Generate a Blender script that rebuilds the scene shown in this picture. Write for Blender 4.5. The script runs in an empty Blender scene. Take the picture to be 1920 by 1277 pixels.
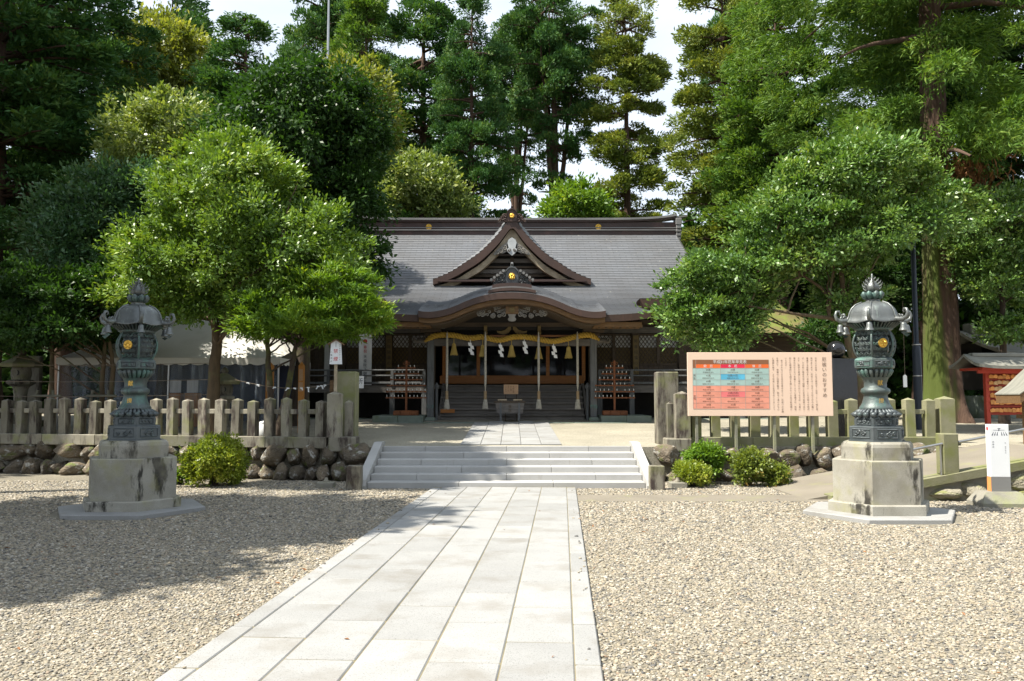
import bpy, math, random
import numpy as np
from mathutils import Vector, Matrix
R = math.radians
PI = math.pi
random.seed(11)
rng = np.random.default_rng(11)
SC = bpy.context.scene
COL = SC.collection

# ------------------------------------------------------------ camera, sky, sun, exposure
F = 1550.0                      # focal length in photograph pixels (1920 wide)
CH = 1.65                       # eye height
PITCH = math.atan(107 / F)
cam_data = bpy.data.cameras.new('camera')
cam_data.sensor_width = 36.0
cam_data.lens = F / 1920 * 36.0
cam_data.clip_start = 0.05
cam_data.clip_end = 2000
cam = bpy.data.objects.new('camera', cam_data)
COL.objects.link(cam)
cam.location = (0, 0, CH)
cam.rotation_euler = (R(90) + PITCH, 0, 0)
SC.camera = cam

SUN_EL = R(57)
SUN_FRONT = R(19)               # the sun stands to the left, a little on the camera's side of the hall
sun_vec = Vector((-math.cos(SUN_FRONT) * math.cos(SUN_EL), -math.sin(SUN_FRONT) * math.cos(SUN_EL), math.sin(SUN_EL)))
sd = bpy.data.lights.new('sun', 'SUN')
sd.energy = 5.0
sd.angle = R(0.55)
sd.color = (1.0, 0.94, 0.83)
so = bpy.data.objects.new('sun', sd)
COL.objects.link(so)
so.rotation_euler = sun_vec.to_track_quat('Z', 'Y').to_euler()
so.location = (-20, -10, 40)

W = bpy.data.worlds.new('World')
SC.world = W
W.use_nodes = True
wn, wl = W.node_tree.nodes, W.node_tree.links
wn.clear()
sky = wn.new('ShaderNodeTexSky')
sky.sky_type = 'NISHITA'
sky.sun_disc = False
sky.sun_elevation = SUN_EL
sky.sun_rotation = math.atan2(sun_vec.x, sun_vec.y)
sky.air_density = 1.0
sky.dust_density = 1.6
sky.ozone_density = 1.0
wtc = wn.new('ShaderNodeTexCoord')
wmap = wn.new('ShaderNodeMapping')
wmap.inputs['Scale'].default_value = (1.0, 1.0, 2.6)
wnoise = wn.new('ShaderNodeTexNoise')
wnoise.inputs['Scale'].default_value = 2.3
wnoise.inputs['Detail'].default_value = 7
wnoise.inputs['Roughness'].default_value = 0.55
wramp = wn.new('ShaderNodeValToRGB')
wramp.color_ramp.elements[0].position = 0.40
wramp.color_ramp.elements[0].color = (0.66, 0.66, 0.66, 1)
wramp.color_ramp.elements[1].position = 0.60
wramp.color_ramp.elements[1].color = (0.9, 0.9, 0.9, 1)
wmix = wn.new('ShaderNodeMix')
wmix.data_type = 'RGBA'
wmix.inputs['B'].default_value = (9.8, 10.9, 12.4, 1)      # thin bright summer cloud
wbg = wn.new('ShaderNodeBackground')
wbg.inputs['Strength'].default_value = 0.055
wout = wn.new('ShaderNodeOutputWorld')
wl.new(wtc.outputs['Generated'], wmap.inputs['Vector'])
wl.new(wmap.outputs['Vector'], wnoise.inputs['Vector'])
wl.new(wnoise.outputs['Fac'], wramp.inputs['Fac'])
wl.new(wramp.outputs['Color'], wmix.inputs['Factor'])
wl.new(sky.outputs['Color'], wmix.inputs['A'])
wl.new(wmix.outputs['Result'], wbg.inputs['Color'])
wl.new(wbg.outputs['Background'], wout.inputs['Surface'])

SC.render.engine = 'CYCLES'
SC.view_settings.view_transform = 'Standard'
SC.view_settings.look = 'None'
SC.view_settings.gamma = 1.0
SC.view_settings.exposure = 1.10
SC.view_settings.use_curve_mapping = False
SC.cycles.use_denoising = True
SC.cycles.max_bounces = 6
SC.cycles.diffuse_bounces = 3
SC.cycles.glossy_bounces = 3
SC.cycles.transmission_bounces = 4
SC.cycles.transparent_max_bounces = 12
SC.cycles.caustics_reflective = False
SC.cycles.caustics_refractive = False
SC.cycles.sample_clamp_indirect = 4.0

# ------------------------------------------------------------ pixel helpers (direction only; the distance Y is given)
_cp, _sp = math.cos(PITCH), math.sin(PITCH)
def at(px, py, Y):
    u, v = (px - 960) / F, (638.5 - py) / F
    k = Y / (_cp - v * _sp)
    return Vector((u * k, Y, CH + (_sp + v * _cp) * k))
def zat(py, Y):
    return at(960, py, Y).z
def xat(px, py, Y):
    return at(px, py, Y).x
def on_plane(px, py, z=0.0):
    u, v = (px - 960) / F, (638.5 - py) / F
    k = (z - CH) / (_sp + v * _cp)
    return Vector((u * k, (_cp - v * _sp) * k, z))

# ------------------------------------------------------------ scene bookkeeping
def tag(o, label=None, cat=None, group=None, kind=None):
    if label: o['label'] = label
    if cat: o['category'] = cat
    if group: o['group'] = group
    if kind: o['kind'] = kind
    return o
def thing(name, loc, rz=0.0, label=None, cat=None, group=None):
    o = bpy.data.objects.new(name, None)
    o.empty_display_size = 0.2
    o.location = loc
    o.rotation_euler = (0, 0, rz)
    COL.objects.link(o)
    return tag(o, label, cat, group)
def kids(o):
    return [c for c in CHILDREN.get(o.name, [])]
CHILDREN = {}
def link(o, parent=None):
    COL.objects.link(o)
    if parent is not None:
        o.parent = parent
        CHILDREN.setdefault(parent.name, []).append(o)
    return o
def copy_tree(o, parent=None):
    c = o.copy()
    link(c, parent)
    for ch in kids(o):
        copy_tree(ch, c)
    return c
def obj_from(name, me, parent=None, loc=None, rot=None, scale=None):
    o = bpy.data.objects.new(name, me)
    link(o, parent)
    if loc is not None: o.location = loc
    if rot is not None: o.rotation_euler = rot
    if scale is not None: o.scale = scale
    return o

# ------------------------------------------------------------ mesh builder
class MB:
    def __init__(s):
        s.v, s.f, s.sm = [], [], []
        s.uv = {}
    def add(s, vs, fs, smooth=False):
        n = len(s.v)
        s.v += [tuple(v) for v in vs]
        for f in fs:
            s.f.append(tuple(i + n for i in f)); s.sm.append(smooth)
        return n
    def box(s, c, d, rz=0.0, ch=0.0, rx=0.0, ry=0.0):
        x, y, z = (k / 2 for k in d)
        if ch <= 0:
            vs = [(a * x, b * y, e * z) for a in (-1, 1) for b in (-1, 1) for e in (-1, 1)]
            fs = [(0, 1, 3, 2), (4, 6, 7, 5), (0, 4, 5, 1), (2, 3, 7, 6), (0, 2, 6, 4), (1, 5, 7, 3)]
        else:
            ch = min(ch, x * .9, y * .9, z * .9)
            vs, fs, idx = [], [], {}
            for a in (-1, 1):
                for b in (-1, 1):
                    for e in (-1, 1):
                        for ax in range(3):
                            p = [a * x, b * y, e * z]
                            for q in range(3):
                                if q != ax:
                                    p[q] -= (a, b, e)[q] * ch
                            idx[(a, b, e, ax)] = len(vs); vs.append(tuple(p))
            for sg in (-1, 1):
                for ax in range(3):
                    o = [q for q in range(3) if q != ax]
                    loop = []
                    for (m, n) in ((-1, -1), (1, -1), (1, 1), (-1, 1)):
                        k = [0, 0, 0]; k[ax] = sg; k[o[0]] = m; k[o[1]] = n
                        loop.append(idx[(k[0], k[1], k[2], ax)])
                    if (sg == 1) == (ax == 1): loop.reverse()
                    fs.append(tuple(loop))
            for ax in range(3):
                o = [q for q in range(3) if q != ax]
                for m in (-1, 1):
                    for n in (-1, 1):
                        def I(e, w):
                            k = [0, 0, 0]; k[ax] = e; k[o[0]] = m; k[o[1]] = n
                            return idx[(k[0], k[1], k[2], w)]
                        fs.append((I(-1, o[0]), I(1, o[0]), I(1, o[1]), I(-1, o[1])))
            for a in (-1, 1):
                for b in (-1, 1):
                    for e in (-1, 1):
                        fs.append(tuple(idx[(a, b, e, q)] for q in range(3)))
        M = Matrix.Translation(Vector(c)) @ Matrix.Rotation(rz, 4, 'Z') @ Matrix.Rotation(ry, 4, 'Y') @ Matrix.Rotation(rx, 4, 'X')
        return s.add([M @ Vector(v) for v in vs], fs)
    def bar(s, a, b, w, h=None, up=(0, 0, 1), ch=0.0):
        """square bar from a to b"""
        a, b = Vector(a), Vector(b)
        h = h or w
        d = (b - a); L = d.length; d.normalize()
        u = Vector(up)
        if abs(d.dot(u)) > 0.98: u = Vector((0, 1, 0))
        sx = d.cross(u).normalized(); sz = sx.cross(d).normalized()
        vs = []
        for e in (a, b):
            for (m, n) in ((-1, -1), (1, -1), (1, 1), (-1, 1)):
                vs.append(e + sx * m * w / 2 + sz * n * h / 2)
        s.add(vs, [(3, 2, 1, 0), (4, 5, 6, 7), (0, 1, 5, 4), (1, 2, 6, 5), (2, 3, 7, 6), (3, 0, 4, 7)])
    def tube(s, pts, rad, n=8, cap=True, smooth=True, closed=False):
        pts = [Vector(p) for p in pts]
        if not hasattr(rad, '__len__'): rad = [rad] * len(pts)
        m = len(pts)
        vs, prev = [], None
        for i, p in enumerate(pts):
            if closed:
                t = pts[(i + 1) % m] - pts[(i - 1) % m]
            else:
                t = pts[min(i + 1, m - 1)] - pts[max(i - 1, 0)]
            if t.length < 1e-9: t = Vector((0, 0, 1))
            t.normalize()
            if prev is None:
                ref = Vector((0, 0, 1)) if abs(t.z) < .9 else Vector((1, 0, 0))
                a = t.cross(ref).normalized()
            else:
                a = prev - t * prev.dot(t)
                a = a.normalized() if a.length > 1e-6 else t.orthogonal().normalized()
            prev = a
            b = t.cross(a)
            for k in range(n):
                q = 2 * PI * k / n
                vs.append(p + (a * math.cos(q) + b * math.sin(q)) * rad[i])
        fs = []
        for i in range(m if closed else m - 1):
            j = (i + 1) % m
            for k in range(n):
                fs.append((i * n + k, i * n + (k + 1) % n, j * n + (k + 1) % n, j * n + k))
        s.add(vs, fs, smooth)
        if cap and not closed:
            s.add(vs[:n][::-1], [tuple(range(n))]); s.add(vs[-n:], [tuple(range(n))])
    def lathe(s, prof, n=24, c=(0, 0, 0), smooth=True, rot=0.0, sq=None):
        """profile of (r, z) from bottom up; n=6 gives a hexagonal solid"""
        vs = []
        for (r, z) in prof:
            for k in range(n):
                q = 2 * PI * k / n + rot
                vs.append((c[0] + r * math.cos(q), c[1] + r * math.sin(q), c[2] + z))
        fs = []
        for i in range(len(prof) - 1):
            for k in range(n):
                fs.append((i * n + k, i * n + (k + 1) % n, (i + 1) * n + (k + 1) % n, (i + 1) * n + k))
        s.add(vs, fs, smooth)
        if prof[0][0] > 1e-4: s.add(vs[:n][::-1], [tuple(range(n))])
        if prof[-1][0] > 1e-4: s.add(vs[-n:], [tuple(range(n))])
    def prism(s, poly, y0, y1, smooth=False):
        """polygon in (x, z) extruded along y"""
        n = len(poly)
        vs = [(p[0], y0, p[1]) for p in poly] + [(p[0], y1, p[1]) for p in poly]
        fs = [tuple(range(n)), tuple(range(2 * n - 1, n - 1, -1))]
        fs += [((i + 1) % n, i, n + i, n + (i + 1) % n) for i in range(n)]
        s.add(vs, fs, smooth)
    def slabz(s, poly, z0, z1):
        n = len(poly)
        vs = [(p[0], p[1], z0) for p in poly] + [(p[0], p[1], z1) for p in poly]
        fs = [tuple(range(n - 1, -1, -1)), tuple(range(n, 2 * n))]
        fs += [(i, (i + 1) % n, n + (i + 1) % n, n + i) for i in range(n)]
        s.add(vs, fs)
    def ribbon(s, prof, y0, y1, th, up=None):
        """band: profile (x, z) upper line, thickness th downwards, from y0 to y1"""
        n = len(prof)
        vs = []
        for (x, z) in prof:
            vs += [(x, y0, z), (x, y0, z - th), (x, y1, z), (x, y1, z - th)]
        fs = []
        for i in range(n - 1):
            a, b = 4 * i, 4 * i + 4
            fs += [(a, a + 1, b + 1, b), (a + 2, b + 2, b + 3, a + 3), (a, b, b + 2, a + 2), (a + 1, a + 3, b + 3, b + 1)]
        fs += [(0, 2, 3, 1), (4 * n - 4, 4 * n - 3, 4 * n - 1, 4 * n - 2)]
        s.add(vs, fs)
    def disc(s, c, r, y0, y1, n=20):
        s.prism([(c[0] + r * math.cos(2 * PI * k / n), c[1] + r * math.sin(2 * PI * k / n)) for k in range(n)], y0, y1)
    def mesh(s, name, mat, off=(0, 0, 0)):
        me = bpy.data.meshes.new(name)
        v = np.array(s.v, dtype=np.float64) - np.array(off)
        me.from_pydata(v.tolist(), [], s.f)
        me.polygons.foreach_set('use_smooth', s.sm)
        if mat is not None: me.materials.append(mat)
        me.validate()
        me.update()
        return me
    def build(s, name, mat, parent=None, world=False):
        off = tuple(parent.matrix_basis.translation) if (world and parent is not None) else (0, 0, 0)
        if world and parent is not None and parent.parent is not None:
            off = tuple(Vector(off) + parent.parent.location)
        return obj_from(name, s.mesh(name, mat, off), parent)

# ------------------------------------------------------------ materials
def mat(name, c1, c2=None, scale=3.0, rough=0.7, bump=0.15, bscale=40.0, metal=0.0, spec=0.4,
        speck=None, speck_scale=220.0, stain=None, stain_scale=1.2, stain_lo=0.52, stain_hi=0.66, streak=None,
        streak_lo=0.55, streak_hi=0.7, streak_map=(9, 9, .9), moss=None, moss_lo=0.5, moss_hi=0.68, per_obj=0.0, coat=0.0, grain=None, sheen=0.0, bdist=.02):
    m = bpy.data.materials.new(name)
    m.use_nodes = True
    nt = m.node_tree; n, l = nt.nodes, nt.links
    b = n['Principled BSDF']
    b.inputs['Roughness'].default_value = rough
    b.inputs['Metallic'].default_value = metal
    b.inputs['Specular IOR Level'].default_value = spec
    b.inputs['Coat Weight'].default_value = coat
    tc = n.new('ShaderNodeTexCoord')
    oi = n.new('ShaderNodeObjectInfo')
    add = n.new('ShaderNodeVectorMath'); add.operation = 'MULTIPLY_ADD'
    add.inputs[1].default_value = (1, 1, 1)
    sc = n.new('ShaderNodeVectorMath'); sc.operation = 'SCALE'
    comb = n.new('ShaderNodeCombineXYZ')
    l.new(oi.outputs['Random'], comb.inputs[0]); l.new(oi.outputs['Random'], comb.inputs[1])
    sc.inputs['Scale'].default_value = 57.0
    l.new(comb.outputs[0], sc.inputs[0])
    l.new(tc.outputs['Object'], add.inputs[0]); l.new(sc.outputs[0], add.inputs[2])
    vec = add.outputs[0]
    def noise(s_, det=5, rg=0.55, stretch=None):
        t = n.new('ShaderNodeTexNoise')
        t.inputs['Scale'].default_value = s_
        t.inputs['Detail'].default_value = det
        t.inputs['Roughness'].default_value = rg
        if stretch:
            mp = n.new('ShaderNodeMapping'); mp.inputs['Scale'].default_value = stretch
            l.new(vec, mp.inputs['Vector']); l.new(mp.outputs['Vector'], t.inputs['Vector'])
        else:
            l.new(vec, t.inputs['Vector'])
        return t.outputs['Fac']
    def ramp(fac, lo, hi):
        r = n.new('ShaderNodeMapRange')
        r.inputs['From Min'].default_value = lo; r.inputs['From Max'].default_value = hi
        l.new(fac, r.inputs['Value'])
        return r.outputs['Result']
    def mix(fac, A, B):
        x = n.new('ShaderNodeMix'); x.data_type = 'RGBA'
        if isinstance(fac, float): x.inputs['Factor'].default_value = fac
        else: l.new(fac, x.inputs['Factor'])
        for k, val in (('A', A), ('B', B)):
            if isinstance(val, tuple): x.inputs[k].default_value = (*val, 1)
            else: l.new(val, x.inputs[k])
        return x.outputs['Result']
    c2 = c2 or tuple(k * 0.8 for k in c1)
    col = mix(ramp(noise(scale, stretch=grain), 0.32, 0.68), c1, c2)
    if speck:
        col = mix(ramp(noise(speck_scale, 2), 0.56, 0.68), col, speck)
    if streak:
        col = mix(ramp(noise(1.0, 9, 0.68, streak_map), streak_lo, streak_hi), col, streak)
    if stain:
        col = mix(ramp(noise(stain_scale, 7, 0.62), stain_lo, stain_hi), col, stain)
    if moss:
        col = mix(ramp(noise(2.1, 6, 0.6), moss_lo, moss_hi), col, moss)
    if per_obj:
        hsv = n.new('ShaderNodeHueSaturation')
        r = n.new('ShaderNodeMapRange')
        r.inputs['To Min'].default_value = 1 - per_obj; r.inputs['To Max'].default_value = 1 + per_obj
        l.new(oi.outputs['Random'], r.inputs['Value'])
        l.new(r.outputs['Result'], hsv.inputs['Value'])
        l.new(col, hsv.inputs['Color']); col = hsv.outputs['Color']
    l.new(col, b.inputs['Base Color'])
    if bump:
        bp = n.new('ShaderNodeBump')
        bp.inputs['Strength'].default_value = bump
        bp.inputs['Distance'].default_value = bdist
        l.new(noise(bscale, 4, stretch=grain), bp.inputs['Height'])
        l.new(bp.outputs['Normal'], b.inputs['Normal'])
    return m

def leaf_mat(name, c1, c2, gloss=0.35, trans=0.35, tcol=None, young=None, spec=0.5):
    m = bpy.data.materials.new(name)
    m.use_nodes = True
    n, l = m.node_tree.nodes, m.node_tree.links
    b = n['Principled BSDF']
    b.inputs['Roughness'].default_value = gloss
    b.inputs['Specular IOR Level'].default_value = spec
    g = n.new('ShaderNodeNewGeometry')
    tc = n.new('ShaderNodeTexCoord')
    t = n.new('ShaderNodeTexNoise'); t.inputs['Scale'].default_value = 0.9; t.inputs['Detail'].default_value = 3
    l.new(tc.outputs['Object'], t.inputs['Vector'])
    ad = n.new('ShaderNodeMath'); ad.operation = 'ADD'
    ml = n.new('ShaderNodeMath'); ml.operation = 'MULTIPLY'; ml.inputs[1].default_value = 0.7
    l.new(g.outputs['Random Per Island'], ml.inputs[0])
    mr = n.new('ShaderNodeMapRange'); mr.inputs['From Min'].default_value = .35; mr.inputs['From Max'].default_value = .65
    mr.inputs['To Min'].default_value = -0.15; mr.inputs['To Max'].default_value = 0.45
    l.new(t.outputs['Fac'], mr.inputs['Value'])
    l.new(ml.outputs[0], ad.inputs[0]); l.new(mr.outputs['Result'], ad.inputs[1])
    cr = n.new('ShaderNodeValToRGB')
    cr.color_ramp.elements[0].color = (*c1, 1)
    cr.color_ramp.elements[1].color = (*c2, 1)
    cr.color_ramp.elements[1].position = 0.8
    if young:
        e = cr.color_ramp.elements.new(1.0); e.color = (*young, 1)
    l.new(ad.outputs[0], cr.inputs['Fac'])
    l.new(cr.outputs['Color'], b.inputs['Base Color'])
    tr = n.new('ShaderNodeBsdfTranslucent')
    mx = n.new('ShaderNodeMix'); mx.data_type = 'RGBA'; mx.blend_type = 'MULTIPLY'; mx.inputs['Factor'].default_value = 1
    mx.inputs['B'].default_value = (*(tcol or (1.5, 1.5, 0.5)), 1)
    l.new(cr.outputs['Color'], mx.inputs['A']); l.new(mx.outputs['Result'], tr.inputs['Color'])
    ms = n.new('ShaderNodeMixShader'); ms.inputs['Fac'].default_value = trans
    l.new(b.outputs['BSDF'], ms.inputs[1]); l.new(tr.outputs['BSDF'], ms.inputs[2])
    l.new(ms.outputs['Shader'], n['Material Output'].inputs['Surface'])
    return m

M = {}
M['granite_new'] = mat('granite_pale', (.30, .30, .292), (.262, .262, .254), 2.0, .75, .12, 130, speck=(.17, .17, .17), speck_scale=110, stain=(.185, .17, .145), stain_scale=1.6, stain_lo=.50, stain_hi=.78, per_obj=.09)
M['granite_step'] = mat('granite_step', (.42, .415, .40), (.36, .355, .34), 2.0, .75, .12, 130, speck=(.30, .30, .295), speck_scale=240, streak=(.25, .235, .20), streak_lo=.60, streak_hi=.78, per_obj=.05)
M['stone_base'] = mat('stone_lantern_base', (.37, .355, .305), (.29, .275, .23), 2.2, .85, .2, 110, speck=(.18, .17, .15), speck_scale=160, streak=(.035, .032, .026), streak_lo=.545, streak_hi=.62, streak_map=(3.2, 3.2, 1.1), stain=(.20, .185, .145), stain_scale=1.5, stain_lo=.48, stain_hi=.72, moss=(.27, .26, .12), moss_lo=.52, moss_hi=.8)
M['stone_old'] = mat('stone_weathered', (.27, .25, .20), (.19, .175, .13), 3.0, .9, .35, 70, speck=(.16, .15, .12), speck_scale=130, streak=(.06, .045, .038), streak_lo=.49, streak_hi=.62, streak_map=(5, 5, 1.3), moss=(.19, .20, .08), moss_lo=.55, moss_hi=.75, per_obj=.38)
M['stone_moss'] = mat('stone_mossy', (.25, .24, .155), (.18, .18, .09), 3.0, .92, .35, 70, speck=(.16, .15, .12), speck_scale=130, moss=(.17, .19, .05), moss_lo=.48, moss_hi=.70, per_obj=.12)
M['stone_wet'] = mat('stone_podium', (.19, .22, .19), (.13, .16, .13), 2.0, .8, .2, 60, moss=(.10, .13, .06), moss_lo=.5, moss_hi=.7)
M['boulder'] = mat('boulder', (.15, .118, .078), (.075, .06, .043), 2.4, .9, 1.0, 9, bdist=.06, speck=(.19, .165, .13), speck_scale=55, stain=(.33, .32, .29), stain_scale=4.0, stain_lo=.56, stain_hi=.64, moss=(.10, .12, .03), moss_lo=.56, moss_hi=.66, per_obj=.30)
M['boulder_pale'] = mat('boulder_pale', (.34, .31, .24), (.24, .22, .16), 2.4, .9, 1.0, 9, bdist=.06, speck=(.2, .18, .14), speck_scale=55, moss=(.22, .23, .08), moss_lo=.5, moss_hi=.66, per_obj=.2)
M['mortar'] = mat('mortar', (.26, .245, .205), (.20, .19, .155), 4, .9, .3, 60, moss=(.26, .28, .13), moss_lo=.5, moss_hi=.75)
M['joint'] = mat('joint_sand', (.22, .185, .115), (.15, .135, .075), 3, .95, .4, 30)
M['soil'] = mat('soil', (.12, .09, .06), (.07, .055, .04), 3, .95, .5, 30, moss=(.09, .1, .03), moss_lo=.52, moss_hi=.66)
M['concrete'] = mat('concrete', (.21, .185, .145), (.165, .145, .112), 1.3, .9, .2, 90, speck=(.2, .18, .15), speck_scale=200, moss=(.22, .22, .10), moss_lo=.55, moss_hi=.8)
M['bronze'] = mat('bronze_verdigris', (.11, .13, .125), (.065, .085, .085), 3.5, .48, .25, 45, metal=.35, stain=(.12, .23, .195), stain_scale=3.5, stain_lo=.50, stain_hi=.70, streak=(.17, .26, .22), streak_lo=.58, streak_hi=.75)
M['bronze_dark'] = mat('bronze_dark', (.12, .135, .14), (.07, .085, .09), 3.5, .42, .25, 45, metal=.4, stain=(.14, .21, .19), stain_scale=4, stain_lo=.58, stain_hi=.75)
M['bronze_roof'] = mat('bronze_roof', (.165, .175, .17), (.11, .12, .12), 3, .40, .15, 45, metal=.45, streak=(.27, .31, .28), streak_lo=.55, streak_hi=.7)
M['gold'] = mat('gold_leaf', (.83, .52, .10), (.70, .42, .07), 9, .33, .1, 60, metal=.75)
M['wood_grey'] = mat('wood_grey', (.165, .148, .132), (.105, .095, .086), 2.0, .75, .35, 9, grain=(1.2, 14, 14), stain=(.055, .048, .042), stain_scale=1.7, stain_lo=.55, stain_hi=.75, per_obj=.12)
M['wood_post'] = mat('wood_post', (.145, .15, .15), (.09, .092, .094), 2.0, .7, .35, 9, grain=(14, 14, 1.0), stain=(.05, .05, .05), stain_scale=1.7, stain_lo=.58, stain_hi=.8)
M['wood_dark'] = mat('wood_dark', (.098, .070, .046), (.056, .041, .029), 2.0, .7, .3, 9, grain=(1.2, 14, 14), per_obj=.15)
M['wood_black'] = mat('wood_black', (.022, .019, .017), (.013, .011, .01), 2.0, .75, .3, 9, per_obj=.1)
M['wood_brown'] = mat('wood_brown', (.20, .115, .05), (.12, .066, .03), 2.5, .65, .25, 9, grain=(1.2, 14, 14), per_obj=.1)
M['wood_pale'] = mat('wood_pale', (.42, .35, .25), (.28, .225, .15), 2.2, .75, .25, 9, grain=(2, 14, 2), stain=(.16, .12, .08), stain_scale=1.3, stain_lo=.5, stain_hi=.75)
M['wood_orange'] = mat('wood_orange', (.38, .145, .028), (.29, .105, .02), 2.4, .45, .15, 9, grain=(1.2, 14, 14))
M['wood_stake'] = mat('wood_stake', (.50, .22, .045), (.40, .165, .035), 2.4, .6, .2, 9, grain=(14, 14, 1.0))
M['rack_orange'] = mat('rack_orange', (.22, .075, .025), (.15, .05, .018), 4, .55, .15, 20)
M['fascia'] = mat('fascia_copper', (.075, .043, .033), (.052, .032, .026), 1.6, .5, .12, 20, streak=(.12, .06, .045), streak_lo=.58, streak_hi=.75)
M['ridge_brown'] = mat('ridge_copper', (.075, .042, .035), (.052, .034, .03), 1.2, .45, .1, 20, stain=(.12, .06, .05), stain_scale=.9)
M['ridge_grey'] = mat('ridge_grey', (.24, .235, .23), (.17, .165, .16), 1.6, .4, .1, 30, metal=.2)
M['silver_wood'] = mat('carving_grey', (.27, .255, .23), (.17, .155, .135), 6, .75, .3, 40)
M['white_carving'] = mat('carving_white', (.52, .54, .55), (.40, .42, .43), 5, .6, .15, 40)
M['tile_grey'] = mat('tile_grey', (.11, .115, .12), (.07, .075, .08), 4, .45, .2, 40, per_obj=.1)
M['straw'] = mat('straw', (.60, .39, .07), (.46, .28, .04), 6, .7, .5, 60, grain=(30, 4, 4))
M['straw_pale'] = mat('straw_pale', (.56, .42, .13), (.44, .31, .08), 9, .8, .6, 60, grain=(30, 30, 3))
M['hemp'] = mat('hemp_rope', (.50, .47, .40), (.36, .33, .27), 12, .85, .4, 60)
M['hemp_brown'] = mat('rope_grip', (.36, .26, .15), (.28, .19, .10), 12, .7, .3, 60)
M['paper'] = mat('paper_white', (.78, .79, .80), (.72, .73, .74), 3, .8, .05, 40)
M['white_paint'] = mat('white_paint', (.76, .78, .80), (.72, .74, .76), 2, .45, .03, 40)
M['sign_grey'] = mat('sign_grey', (.21, .21, .205), (.19, .19, .185), 2, .5, .03, 40)
M['sign_orange'] = mat('sign_orange', (.75, .30, .10), (.70, .27, .09), 2, .5, .03, 40)
M['peach'] = mat('board_peach', (.80, .60, .47), (.77, .575, .445), .8, .55, .03, 40)
M['tan_board'] = mat('notice_tan', (.46, .29, .17), (.40, .25, .14), 3, .7, .05, 40)
M['plaque'] = mat('plaque_wood', (.19, .135, .055), (.14, .097, .038), 3, .7, .2, 9, grain=(14, 14, 1.0))
M['ink'] = mat('ink_black', (.025, .025, .028), None, 3, .7, 0)
M['ink_brown'] = mat('ink_brown', (.13, .075, .05), None, 3, .7, 0)
M['ink_white'] = mat('ink_white', (.85, .83, .80), None, 3, .7, 0)
M['ink_red'] = mat('ink_red', (.62, .03, .035), None, 3, .6, 0)
M['ink_navy'] = mat('ink_navy', (.03, .04, .075), None, 3, .7, 0)
M['line_grey'] = mat('line_grey', (.40, .36, .32), None, 3, .7, 0)
M['cell_brown'] = mat('cell_brown', (.27, .115, .055), None, 3, .6, 0)
M['cell_orange'] = mat('cell_orange', (.85, .16, .035), None, 3, .6, 0)
M['cell_red'] = mat('cell_red', (.80, .03, .08), None, 3, .6, 0)
M['cell_teal'] = mat('cell_teal', (.40, .56, .52), None, 3, .6, 0)
M['cell_blue'] = mat('cell_blue', (.12, .50, .72), None, 3, .6, 0)
M['cell_pink'] = mat('cell_pink', (.84, .34, .24), None, 3, .6, 0)
M['cell_rose'] = mat('cell_rose', (.82, .20, .20), None, 3, .6, 0)
M['steel'] = mat('steel_rail', (.45, .45, .44), (.38, .38, .37), 5, .3, .05, 40, metal=.85)
M['pole_navy'] = mat('pole_navy', (.022, .030, .045), (.016, .022, .034), 2, .38, .05, 40)
M['black_stone'] = mat('black_stone', (.018, .018, .02), (.012, .012, .013), 3, .12, .0, 40, spec=.6)
M['vermilion'] = mat('vermilion', (.42, .045, .02), (.33, .035, .016), 3, .5, .1, 40)
M['ema'] = mat('ema_wood', (.72, .33, .10), (.64, .27, .07), 4, .6, .1, 30, per_obj=.25)
M['ema_pale'] = mat('ema_pale', (.62, .42, .22), (.54, .34, .16), 4, .6, .1, 30, per_obj=.2)
M['canvas'] = mat('tent_canvas', (.66, .65, .60), (.56, .55, .50), .8, .75, .15, 3, stain=(.40, .39, .33), stain_scale=.7, stain_lo=.5, stain_hi=.8)
M['roof_far'] = mat('copper_roof_pale', (.24, .235, .20), (.16, .16, .14), 1.6, .6, .2, 12, grain=(1, 6, 1))
M['roof_teal'] = mat('roof_patina', (.10, .20, .20), (.07, .14, .14), 2, .6, .2, 30)
M['moss_thatch'] = mat('moss_thatch', (.12, .115, .035), (.15, .11, .055), 1.9, .95, .6, 26, stain=(.13, .16, .03), stain_scale=1.3, stain_lo=.45, stain_hi=.6)
M['plaster'] = mat('plaster', (.38, .38, .36), (.33, .33, .31), 1.5, .9, .1, 30)
M['bark'] = mat('bark', (.085, .062, .045), (.045, .033, .025), 3, .95, .9, 12, grain=(6, 6, 1.2), moss=(.10, .11, .035), moss_lo=.55, moss_hi=.68)
M['bark_pale'] = mat('bark_tan', (.14, .098, .056), (.075, .055, .034), 3, .9, .6, 12, grain=(4, 4, 1.2), moss=(.13, .13, .06), moss_lo=.55, moss_hi=.7)
M['bark_cedar'] = mat('bark_cedar', (.115, .07, .048), (.07, .042, .030), 2.0, .95, 1.0, 7, grain=(9, 9, .7))
M['dead_leaf'] = mat('dead_sprays', (.26, .12, .045), (.17, .075, .03), 4, .9, .0, 7)
M['bamboo'] = mat('timber_prop', (.19, .18, .13), (.13, .125, .09), 3, .8, .2, 20)
M['twine'] = mat('twine', (.24, .19, .14), None, 3, .9, 0)
M['lamp_white'] = mat('lamp_shade', (.70, .70, .66), (.64, .64, .60), 3, .4, 0)
M['porcelain'] = mat('porcelain', (.70, .71, .70), (.66, .67, .66), 3, .3, 0)

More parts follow.
